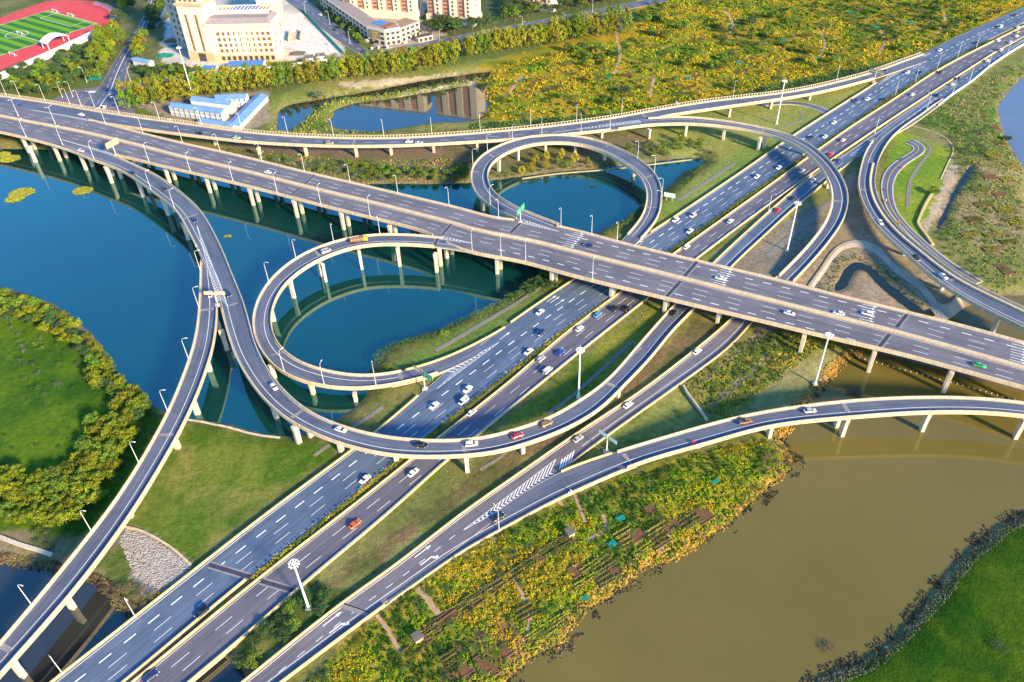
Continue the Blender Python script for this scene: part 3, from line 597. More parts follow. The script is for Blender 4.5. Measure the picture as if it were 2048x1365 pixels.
for a, b in (((605, 821), (583, 836)), ((925, 882), (931, 908)), ((1209, 765), (1236, 775)), ((396, 428), (362, 440)), ((475, 606), (458, 612)), ((1283, 696), (1268, 706))): joint(cross, a, b, 12.3 if a[0] < 1000 else (7.2 if a[0] < 1250 else 4.5), 1.6, M_GREYJ)
Bb = RB['branch']; b_i = lambda x, y: idx(Bb, x, y)
br = bridge('branch_ramp', 'branch', 0, Bb.n, 'narrow ramp bridge forking off and running down the left side to the bottom left corner', [(1, 2, Bb.n), (-1, b_i(433, 616), Bb.n)], dz=-.09, box=.5,
    piers=[(x, y, zb, 2.1, 1.6) for x, y, zb in ((420, 742, 0), (396, 828, 0), (357, 898, 1.5), (262, 1034, 1.8), (146, 1216, 0), (47, 1352, 0))], marks=ramp_marks(-1, 3.4))
for a, b in (((436, 617), (402, 621)), ((349, 870), (318, 870)), ((22, 1302), (0, 1290))): joint(br, a, b, 11.5 if a[1] > 700 else 12.3, 1.8, M_GREYJ)
L5 = RB['loop']; l_i = lambda x, y: idx(L5, x, y); l_end = l_i(815, 748)
lp = bridge('lower_loop', 'loop', 0, l_end, 'round loop ramp bridge on tall piers curling over the pond below the overpass', [(1, l_i(884, 476), l_i(886, 744)), (-1, l_i(870, 490), l_end)], dz=-.03,
    piers=[(x, y, 0.0, 1.8, 1.4) for x, y in P('874,544 882,532 800,532 724,538 651,563 642,552 588,596 548,642 549,756 627,788 712,802')], marks=ramp_marks(-1, 3.2))
for a, b in (((876, 477), (869, 490)),): joint(lp, a, b, 12.5, 2.6, M_GREYJ); joint(lp, a, b, 12.5, 1.4, M_JOINT, .04)
for a, b, z in (((631, 503), (643, 516), 12.2), ((541, 710), (566, 704), 8.6), ((805, 764), (798, 745), 3.9)): joint(lp, a, b, z, 1.6, M_GREYJ)
U3 = RB['upper_loop']; u_i = lambda x, y: idx(U3, x, y); u_end = u_i(1262, 478)
ul = bridge('upper_loop', 'upper_loop', 0, u_end, 'keyhole shaped loop ramp bridge around the small pond above the overpass', [(1, u_i(1032, 437), u_end), (-1, u_i(1118, 448), u_end)], dz=-.03,
    piers=[(x, y, zb, 1.9, 1.4) for x, y, zb in ((966, 421, 0), (998, 344, 1.8), (1036, 321, 1.8), (1091, 307, 1.8), (1151, 308, 1.8), (1209, 320, 1.8), (1267, 352, 0))], marks=ramp_marks(-1, 2.9))
for a, b, z in (((956, 344), (946, 344), 11.5), ((1293, 415), (1321, 416), 4.8), ((1213, 294), (1222, 287), 9.5), ((1284, 358), (1309, 350), 7.4), ((978, 309), (991, 316), 11.3)): joint(ul, a, b, z, 1.3, M_GREYJ)
R7 = RB['right_ramp']; r_i = lambda x, y: idx(R7, x, y)
rr = bridge('river_side_ramp', 'right_ramp', 0, R7.n, 'curved ramp bridge with wide walkway peeling off the highway on the right side', [(1, r_i(1744, 283), R7.n), (-1, 0, R7.n)], dz=-.03, box=.5,
    piers=[(x, y, zb, 2.0, 1.5) for x, y, zb in ((1808, 512, 1.5), (1882, 581, 1.5), (1985, 664, 0))], marks=ramp_marks(1, 3.5), rail=(-1, r_i(1752, 330), R7.n))
for a, b, z in (((1721, 379), (1749, 382), 6), ((1924, 550), (1900, 562), 10.3)): joint(rr, a, b, z, 1.4, M_GREYJ)
R8 = RB['river_ramp']; q_i = lambda x, y: idx(R8, x, y); q0 = q_i(1240, 925)
rv = bridge('river_ramp', 'river_ramp', 0, q0, 'curved two pier ramp bridge over the olive river at lower right', [(1, 0, q0), (-1, 0, q0)], dz=-.02, box=.5,
    piers=[(x, y, zb, 2.0, 1.5) for x, y, zb in ((1683, 871, 0), (1672, 853, 0), (1843, 861, 0), (2030, 876, 0), (1537, 874, 1.5), (1396, 893, 2))], marks=ramp_marks(-1, 2.9))
for a, b, z in (((1685, 804), (1697, 826), 11), ((1246, 908), (1266, 928), 4.6)): joint(rv, a, b, z, 1.8, M_GREYJ)

# at-grade roads: slab + painted markings
def road(name, key, i0=0, i1=None, marks=None, thick=1.3, dz=0.0, inset=.25, side=M_CONC, m=None):
    rb = RB[key]; i1 = i1 or rb.n; i0, i1 = max(0, min(i0, i1)), min(rb.n, max(i0, i1))
    mb = MB(); sweep(mb, rb, i0, i1, lambda i: [(rb.wl[i], dz - .012), (rb.wl[i], dz - thick), (-rb.wr[i], dz - thick), (-rb.wr[i], dz - .012)])
    tag(mb.build(name + '_kerb', side), kind='structure'); tag(road_top(name, rb, i0, i1, None, dz, inset, m), kind='structure')
    mk = MB()
    if marks: marks(mk, rb, i0, i1)
    if mk.v: tag(mk.build(name + '_markings', M_PAINT), kind='structure')
def lw_marks(mk, rb, i0, i1):
    r = lambda d: (lambda i: -rb.wr[i] + d)
    line(mk, rb, r(.9)); dashes(mk, rb, r(4.4)); dashes(mk, rb, r(7.9), phase=2); dashes(mk, rb, r(11.4), 0, None, 3.9, 8.05, .42)
    lo = idx(rb, 760, 858); hi_ = idx(rb, 1151, 557)
    line(mk, rb, lambda i: rb.wl[i] - 1.1, 0, lo, .2); line(mk, rb, lambda i: rb.wl[i] - 1.1, hi_, idx(rb, 1740, 172), .2)
    chevrons(mk, (1000, 684), (895, 742), (874, 778), 2.5, 12, .14, .5); chevrons(mk, (1230, 543), (1278, 480), (1286, 483), 2.5, 5, .4, .5)
    chevrons(mk, (1862, 106), (1762, 151), (1757, 170), 2.5, 26, .2, .5)
    def arrow(x, y, k=1.0):
        i, p, off = rb.px(x, y)
        for a, b, u, v in ((-3 * k, 1.2 * k, .14, .14), (1.2 * k, 3 * k, .6, .02)):
            q = [p[:2] + rb.T[i] * s_ + rb.N[i] * o for s_, o in ((a, -u), (a, u), (b, v), (b, -v))]; mk.quad(*[(t[0], t[1], 2.526) for t in q])
    for x, y in P('1110,600 1120,605 1010,672 1103,598'): arrow(x, y, 1.1)
road('highway_toward', 'left_way', marks=lw_marks, m=M_HWY)
def rw_marks(mk, rb, i0, i1):
    l = lambda d: (lambda i: rb.wl[i] - d)
    line(mk, rb, l(1.0)); dashes(mk, rb, l(4.7)); dashes(mk, rb, l(8.3), phase=1.5); line(mk, rb, lambda i: -rb.wr[i] + .8)
road('highway_away', 'right_way', marks=rw_marks, m=M_HWY2)
def k_marks(mk, rb, i0, i1):
    line(mk, rb, lambda i: -rb.wr[i] + 1.0, wd=.2); e = idx(rb, 1150, 890); line(mk, rb, lambda i: rb.wl[i] - 3.0, i0, e, .2)
    chevrons(mk, (940, 1052), (1146, 903), (1140, 926), 2.5, 5, .88, .8, border=False, solid=True)
    chevrons(mk, (925, 1062), (1110, 920), (1122, 953), 2.5, 21, .12, .62, .55)
    dashes(mk, rb, lambda i: -rb.wr[i] + 5.0, idx(rb, 900, 1060), rb.n, 2.6, 6.5, .2)
    def arrow(x, y, turn):
        i, p, off = rb.px(x, y); S = -1 if rb.T[i][1] < 0 else 1; T, N = rb.T[i] * S, rb.N[i]
        segs = [[(-3.5, -.16), (-3.5, .16), (1.5, .16), (1.5, -.16)], [(1.5, -.6), (1.5, .6), (3.5, .02), (3.5, -.02)]]
        if turn: segs = [[(-3.5, -.2), (-3.5, .2), (1.2, .2), (1.2, -.2)], [(.8, .2), (1.6, .2), (2.4, 1.0), (1.4, 1.0)], [(.9, .9), (2.9, .7), (2.6, 2.1), (2.5, 2.1)]]
        for sg in segs: mk.quad(*[(*(p[:2] + T * a + N * b), 2.528) for a, b in sg])
    arrow(846, 1103, 0); arrow(858, 1118, 1); arrow(665, 1238, 0); arrow(678, 1252, 1)
road('link_road', 'arc', a_end - 6, None, marks=k_marks, dz=0.0, m=M_ASPH)
def col_marks(mk, rb, i0, i1):
    line(mk, rb, lambda i: rb.wl[i] - 1.0, c_i(1930, 140), i1, .18); line(mk, rb, lambda i: -rb.wr[i] + 2.9, c_i(1690, 326), i1, .2); dashes(mk, rb, lambda i: (rb.wl[i] - rb.wr[i]) / 2, 0, c_i(1760, 270), 3, 8, .25)
    chevrons(mk, (1749, 276), (1700, 311), (1725, 316), 2.74, 9, .3, .32, 0.1); chevrons(mk, (1890, 195), (2047, 80), (2047, 90), 2.6, 60, .15, .45, 0.0)
road('collector_road', 'collector', 0, c0 + 4, marks=col_marks, dz=-.03, m=M_HWY)
road('exit_lane', 'loop', l_end - 4, None, dz=-.02); road('slip_lane', 'upper_loop', u_end - 4, None, dz=-.02)
def q_marks(mk, rb, i0, i1):
    line(mk, rb, lambda i: -rb.wr[i] + 3.0, i0, i1, .2, .05)
road('merge_lane', 'river_ramp', q0 - 3, None, marks=q_marks, dz=-.02)
def loc_marks(mk, rb, i0, i1): line(mk, rb, lambda i: rb.wl[i] - .5, wd=.2); line(mk, rb, lambda i: -rb.wr[i] + .5, wd=.2)
road('local_road', 'local', marks=loc_marks, thick=.6); 
mk = MB(); line(mk, RB['local'], 0.0, wd=.25); tag(mk.build('local_road_centre_line', M_YPAINT), kind='structure')
road('field_road', 'field_road', marks=loc_marks, thick=.5)
road('city_street', 'city_street', marks=lambda mk, rb, a, b: (dashes(mk, rb, 3.0), dashes(mk, rb, -3.0), line(mk, rb, 0.0, wd=.5)), thick=.4)
road('canal_road', 'canal_road', marks=lambda mk, rb, a, b: (dashes(mk, rb, 2.0), dashes(mk, rb, -2.0)), thick=.4, dz=-.03)
road('market_street', 'market_street', marks=lambda mk, rb, a, b: dashes(mk, rb, 0.0), thick=.4, dz=-.02)
def flat(name, pts, z, m, kind='structure', px=True):
    q = UW(pts, z) if px else np.array(pts); tr = geometry.tessellate_polygon([[Vector((x, y, 0)) for x, y in q]])
    mb = MB(); mb.v = [(x, y, z) for x, y in q]; mb.f = [tuple(t) for t in tr]; o = mb.build(name, m)
    if o.data.polygons[0].normal.z < 0: o.data.flip_normals()
    return tag(o, kind=kind)
flat('junction', '88,208 143,180 200,174 252,170 256,190 275,240 250,246 170,236', 2.1, M_ASPH)
mk = MB()
for k in range(30):
    t = k / 29; a, b = U(178 + 68 * t, 182.5 - 4 * t, 2.13), U(177 + 68 * t, 186.5 - 4 * t, 2.13); mk.quad(a, a + [.6, 0, 0], b + [.6, 0, 0], b)
tag(mk.build('zebra_crossing', M_PAINT), kind='structure')
for a, b, z, m_, w_ in (((419, 1130), (501, 1155), 2.5, M_JOINT, 1.5), ((521, 1162), (592, 1183), 2.5, M_JOINT, 1.5), ((682, 1210), (736, 1229), 2.5, M_GREYJ, 1.8), ((678, 1204), (738, 1224), 2.5, M_GREYJ, .5)):
    if m_ is M_JOINT: tag(joint(None, a, b, z, w_ * 1.8, M_GREYJ, .026, 'highway_joint'), kind='structure')
    tag(joint(None, a, b, z, w_, m_, .03, 'highway_joint'), kind='structure')
# barriers and guard rails beside the highways
M_BARR = mat('barrier_concrete', (0.46, 0.34, 0.17), 0.85, 0.2, col2=(0.58, 0.45, 0.24), scale=0.6)
def barrier(key, side, i0, i1, label, m=M_BARR, h=.85, t=.55, off=.1, name='concrete_barrier'):
    rb = RB[key]; i0, i1 = max(0, min(i0, i1)), min(rb.n, max(i0, i1)); mb = MB(); e = lambda i: (rb.wl[i] - off) if side > 0 else (-rb.wr[i] + off)
    sweep(mb, rb, i0, i1, lambda i: [(e(i) + side * t / 2, -.3), (e(i) + side * t * .3, h), (e(i) - side * t * .3, h), (e(i) - side * t / 2, -.3)][::side], step=2)
    k = (i0 + i1) // 2; tag(mb.build(name, m, loc=(*rb.C[k], 2.0)), label, 'barrier')
def guardrail(key, side, i0, i1, label):
    rb = RB[key]; i0, i1 = max(0, min(i0, i1)), min(rb.n, max(i0, i1)); mb = MB(); e = lambda i: (rb.wl[i] + .1) if side > 0 else (-rb.wr[i] - .1)
    k = (i0 + i1) // 2; r = root('guard_rail', (*rb.C[k], 2.0), label, 'guard rail', world=True)
    sweep(mb, rb, i0, i1, lambda i: [(e(i) + .09, .45), (e(i) + .09, .82), (e(i) - .09, .82), (e(i) - .09, .45)][::1], step=2); mb.build('rail', M_BARR, r)
    ps = list(range(i0, i1, 3)); n0 = 0; rest = MB()
    ps.sort(key=lambda i: rb.C[i][1])
    pm = MB(); pm.box((0, 0, 0), (.16, .16, 1.1)); me = None
    for q in ps[:90]:
        if me is None: o = pm.build('post', M_STEEL, r, loc=(0, 0, 0)); me = o
        else: o = me.copy(); COL.objects.link(o); o.parent = r
        o.location = Vector(rb.at(q, e(q), .3)) - Vector((*rb.C[k], 2.0))
    for q in ps[90:]: rest.box(rb.at(q, e(q), .3), (.16, .16, 1.1))
    if rest.v: tag(rest.build('far_posts', M_STEEL, r), kind='stuff')
LWR, RWR = RB['left_way'], RB['right_way']; n_l = lambda x, y: idx(LWR, x, y); n_r = lambda x, y: idx(RWR, x, y)
barrier('left_way', 1, 0, n_l(850, 790), 'cream concrete barrier on the left edge of the highway below the lower loop')
barrier('left_way', 1, n_l(1024, 644), n_l(1200, 530), 'cream concrete barrier on the left edge of the highway just below the overpass')
barrier('left_way', 1, n_l(1300, 466), n_l(1752, 165), 'cream concrete barrier on the left edge of the highway between overpass and ramp bridge')
barrier('right_way', 1, 0, RWR.n, 'cream concrete median barrier between the two highway carriageways')
barrier('left_way', -1, 0, n_l(505, 1152), 'dark edged concrete parapet on the median side of the highway bridge at bottom left', off=.3)
barrier('right_way', -1, n_r(1661, 322), n_r(1993, 104), 'cream concrete divider between highway and collector road at upper right')
barrier('right_way', -1, 0, n_r(600, 1172), 'cream concrete parapet on the right edge of the highway bridge at bottom left')
guardrail('right_way', -1, n_r(610, 1166), n_r(1650, 330), 'cream steel guard rail along the right edge of the highway')
barrier('arc', -1, a_end, A.n, 'yellowish concrete barrier on the left edge of the link road', h=.9)
guardrail('arc', 1, a_end, a_i(1125, 935), 'cream steel guard rail on the right edge of the link road under the overpass')
guardrail('river_ramp', -1, q0, q_i(770, 1210), 'cream steel guard rail beside the garden plots at lower centre')
barrier('river_ramp', -1, q_i(764, 1213), R8.n, 'pale concrete parapet on the right edge of the link road at the bottom', h=1.0)
barrier('river_ramp', 1, q0, q_i(1112, 945), 'short yellow topped concrete barrier at the merge nose by the green signs', h=.9)
barrier('collector', 1, c_i(1620, 352), c0, 'cream concrete barrier on the left edge of the collector lane above the overpass')
barrier('collector', -1, c_i(1681, 338), c0, 'cream concrete barrier on the right edge of the collector lane above the overpass')
barrier('collector', -1, 0, c_i(1870, 212), 'white concrete parapet along the highway edge at upper right', m=M_WHITE, h=1.0)
barrier('loop', 1, l_end, l_i(886, 744), 'short concrete barrier beside the exit lane near the brown sign')
barrier('loop', -1, l_end, l_i(1010, 650), 'yellow lit concrete barrier along the exit lane beside the hedge')

# ------------------------------------------------------------------ vegetation
def leafmat(name, a, b, rnd=0.25, scale=0.6):
    m = mat(name, a, 0.75, 0.25, col2=b, scale=scale, objrand=rnd, thr=(0.35, 0.65)); return m
LEAF = {'olive': leafmat('olive_leaves', (0.105, 0.125, 0.010), (0.30, 0.275, 0.022)), 'yellow': leafmat('yellow_green_leaves', (0.05, 0.10, 0.006), (0.235, 0.25, 0.010), .25, .35),
        'dark': leafmat('dark_green_leaves', (0.025, 0.065, 0.018), (0.06, 0.115, 0.03)), 'mid': leafmat('mid_green_leaves', (0.05, 0.12, 0.012), (0.16, 0.235, 0.02)),
        'grey': leafmat('grey_green_leaves', (0.07, 0.10, 0.06), (0.13, 0.16, 0.09)), 'gold': leafmat('golden_leaves', (0.16, 0.17, 0.012), (0.42, 0.31, 0.018)), 'brown': leafmat('dry_brown_leaves', (0.12, 0.085, 0.05), (0.2, 0.15, 0.08))}
def leaf_cloud(rs, centres, rads, per, size, squash=0.8):
    n = len(centres) * per; c = np.repeat(centres, per, 0); r = np.repeat(rads, per)[:, None]
    d = rs.normal(size=(n, 3)); d /= np.linalg.norm(d, axis=1)[:, None]; d[:, 2] = np.where(d[:, 2] < -.3, -d[:, 2], d[:, 2])
    p = c + d * r * (0.55 + 0.5 * rs.rand(n, 1)) * np.array([1, 1, squash])
    nr = d + rs.normal(size=(n, 3)) * .55; nr /= np.linalg.norm(nr, axis=1)[:, None]
    h = rs.normal(size=(n, 3)); e1 = np.cross(nr, h); e1 /= np.linalg.norm(e1, axis=1)[:, None]; e2 = np.cross(nr, e1)
    sz = size * (0.6 + 0.8 * rs.rand(n, 1)); a, b = e1 * sz, e2 * sz * .7
    v = np.stack([p - a, p - b * .9, p + a, p + b], 1).reshape(-1, 3); f = np.arange(n * 4).reshape(-1, 4)
    return v, f
def crown_mesh(kind, seed, H, R, shape='round'):
    rs = np.random.RandomState(seed); C, Q = [], []
    nc = {'round': 22, 'tall': 26, 'bush': 13}[shape]
    for k in range(nc):
        if shape == 'tall':
            t = (k + .5) / nc; rr = R * (0.35 + 1.0 * math.sin(math.pi * min(1, t * .85 + .12))) * .62; q = rs.rand() * 6.283; z = H * (.18 + .78 * t); rad = R * (.32 + .2 * rs.rand())
        elif shape == 'bush':
            q = rs.rand() * 6.283; rr = R * math.sqrt(rs.rand()) * .75; z = H * (.35 + .4 * rs.rand()) * (1.1 - .4 * rr / R); rad = R * (.34 + .2 * rs.rand())
        else:
            q = rs.rand() * 6.283; rr = R * math.sqrt(rs.rand()) * .8; z = H * (.42 + .45 * rs.rand() * (1.15 - rr / R)); rad = R * (.28 + .2 * rs.rand())
        C.append((rr * math.cos(q), rr * math.sin(q), z)); Q.append(rad)
    v, f = leaf_cloud(rs, np.array(C), np.array(Q), {'round': 46, 'tall': 44, 'bush': 34}[shape], .36 if shape != 'bush' else .26)
    me = bpy.data.meshes.new('crown'); me.from_pydata(v.tolist(), [], f.tolist()); me.materials.append(LEAF[kind]); me.update(); return me
def trunk_mesh(H, r):
    mb = MB(); mb.tube([(0, 0, -.6), (0.1, 0, H * .25), (.05, .1, H * .5), (0, 0, H * .78)], [r, r * .8, r * .55, r * .2], 6)
    for k in range(4):
        q = k * 1.6 + .4; mb.tube([(0.05, 0.05, H * (.32 + .06 * k)), (math.cos(q) * H * .12, math.sin(q) * H * .12, H * (.5 + .06 * k)), (math.cos(q) * H * .2, math.sin(q) * H * .2, H * (.62 + .06 * k))], [r * .4, r * .25, r * .08], 5)
    me = bpy.data.meshes.new('trunk'); me.from_pydata([tuple(p) for p in mb.v], [], mb.f); me.materials.append(M_BARK); me.update(); return me
TR = {}
def tree(name, kind, shape, H, R, xy, label, group, cat='tree', var=5, z=None):
    key = (kind, shape)
    if key not in TR: TR[key] = [(crown_mesh(kind, 11 * k + len(TR) * 97, 10.0, 4.0, shape)) for k in range(var)]
    if 'trunk' not in TR: TR['trunk'] = trunk_mesh(10.0, .28)
    o = bpy.data.objects.new(name, None); COL.objects.link(o); o.empty_display_size = .5
    o.location = (xy[0], xy[1], gz(*xy) if z is None else z); o.rotation_euler = (0, 0, random.random() * 6.28); o.scale = (R / 4, R / 4, H / 10)
    tag(o, label, cat, group)
    c = bpy.data.objects.new('crown', random.choice(TR[key])); COL.objects.link(c); c.parent = o
    t = bpy.data.objects.new('trunk' if shape != 'bush' else 'stem', TR['trunk']); COL.objects.link(t); t.parent = o
    return o
def scatter(poly, n, mind, z=2.0, seed=1, road=True, wet=-1.2, jit=True):
    rs = random.Random(seed); q = UW(poly, z) if isinstance(poly, str) else poly; lo, hi = q.min(0), q.max(0); out = []; cell = {}
    cand = np.array([(rs.uniform(lo[0], hi[0]), rs.uniform(lo[1], hi[1])) for _ in range(n * 30)])
    ok = inpoly(cand[:, 0], cand[:, 1], q); cand = cand[ok]; s = wsd(cand[:, 0], cand[:, 1]); cand = cand[s < wet]
    for x, y in cand:
        if road and onroad(x, y): continue
        k = (int(x / mind), int(y / mind)); bad = False
        for i in (-1, 0, 1):
            for j in (-1, 0, 1):
                for p in cell.get((k[0] + i, k[1] + j), ()):
                    if (p[0] - x) ** 2 + (p[1] - y) ** 2 < mind * mind: bad = True
        if bad: continue
        cell.setdefault(k, []).append((x, y)); out.append((x, y))
        if len(out) >= n: break
    return out
def under_bridge(x, y, h):
    for k in ('main', 'far', 'collector', 'branch', 'loop', 'upper_loop', 'right_ramp', 'river_ramp', 'arc'):
        rb = RB[k]; i = rb.near((x, y)); o = (np.array((x, y)) - rb.C[i]) @ rb.N[i]; d2 = ((np.array((x, y)) - rb.C[i]) ** 2).sum()
        if d2 < (max(rb.wl[i], rb.wr[i]) + 2.5) ** 2 and rb.z[i] - 2.3 < h: return True
    return False
# hill wood at left
hill1 = '-60,600 0,592 45,604 110,628 160,662 205,712 222,745 250,772 285,800 300,825 290,850 255,845 215,805 190,765 170,715 120,680 60,650 0,645 -60,650'
hill2 = '-60,960 0,945 50,955 110,962 150,935 175,890 190,850 235,845 270,870 262,900 235,935 215,985 190,1020 150,1050 90,1060 40,1045 0,1030 -60,1030'
for k, (x, y) in enumerate(scatter(hill1, 120, 3.6, seed=3)):
    tree('round_tree', random.choice(['yellow', 'yellow', 'yellow', 'mid', 'dark']), 'round', random.uniform(5, 7.5), random.uniform(2.6, 3.6), (x, y), 'yellow green round tree in the dense belt between the left lawn and the blue pond', 'trees between the left lawn and the pond')
for k, (x, y) in enumerate(scatter(hill2, 110, 3.5, seed=4)):
    if not under_bridge(x, y, 9): tree('round_tree', random.choice(['yellow', 'yellow', 'yellow', 'mid']), 'round', random.uniform(5, 7.5), random.uniform(2.6, 3.6), (x, y), 'sunlit yellow green tree in the thick clump left of the branch ramp', 'trees in the clump left of the branch ramp')
for k, (x, y) in enumerate(scatter('300,815 328,835 300,900 250,960 215,1000 235,940 268,895', 16, 3.0, seed=40)):
    if not under_bridge(x, y, 9): tree('shrub', 'dark', 'bush', 3.0, 2.0, (x, y), 'dark green shrub squeezed between the left trees and the branch ramp', 'shrubs beside the branch ramp', 'shrub')
for k, (x, y) in enumerate(scatter('20,650 110,690 160,720 165,790 100,800 40,790', 22, 4.0, seed=5)):
    tree('shrub', random.choice(['grey', 'dark', 'mid']), 'bush', random.uniform(1.6, 2.6), random.uniform(1.5, 2.1), (x, y), 'small round grey green shrub on the left lawn', 'round shrubs on the left lawn', 'shrub')
for k, (x, y) in enumerate(scatter('-40,800 150,760 190,850 170,900 100,950 -40,930', 26, 4.0, seed=6)):
    tree('shrub', 'dark', 'bush', random.uniform(.8, 1.3), random.uniform(.8, 1.2), (x, y), 'tiny dark shrub dotted over the lower part of the left lawn', 'tiny shrubs on the left lawn', 'shrub')
# rows of trees along the far canal
def row(pts, gap, z=2.0, jit=1.0):
    q = dense(np.c_[UW(pts, z), np.zeros(len(P(pts)))], gap); return [(p[0] + random.uniform(-jit, jit), p[1] + random.uniform(-jit, jit)) for p in q]
n0 = 0
for s in ('258,222 300,214 345,206 400,200', '255,206 300,200 345,193 420,187', '395,194 470,186 540,178 600,172 650,166', '420,182 500,173 580,165 650,158', '655,166 720,158 800,150 860,140 922,128', '660,156 740,147 830,136 915,120', '935,118 1000,106 1060,96 1120,88', '940,109 1010,98 1080,86 1180,72', '1080,92 1150,82 1200,76 1260,68', '1110,76 1190,62 1262,52'):
    for x, y in row(s, 5.6, jit=.8):
        far_ = y > 640 - .0 * x and x > 30
        tree('row_tree', random.choice(['olive', 'olive', 'yellow', 'mid'] if not far_ else ['olive', 'mid', 'grey']), 'tall', random.uniform(13.5, 17), random.uniform(3.5, 4.5), (x, y), 'tall olive yellow tree in the double row along the far bank of the canal', 'row trees along the far canal'); n0 += 1
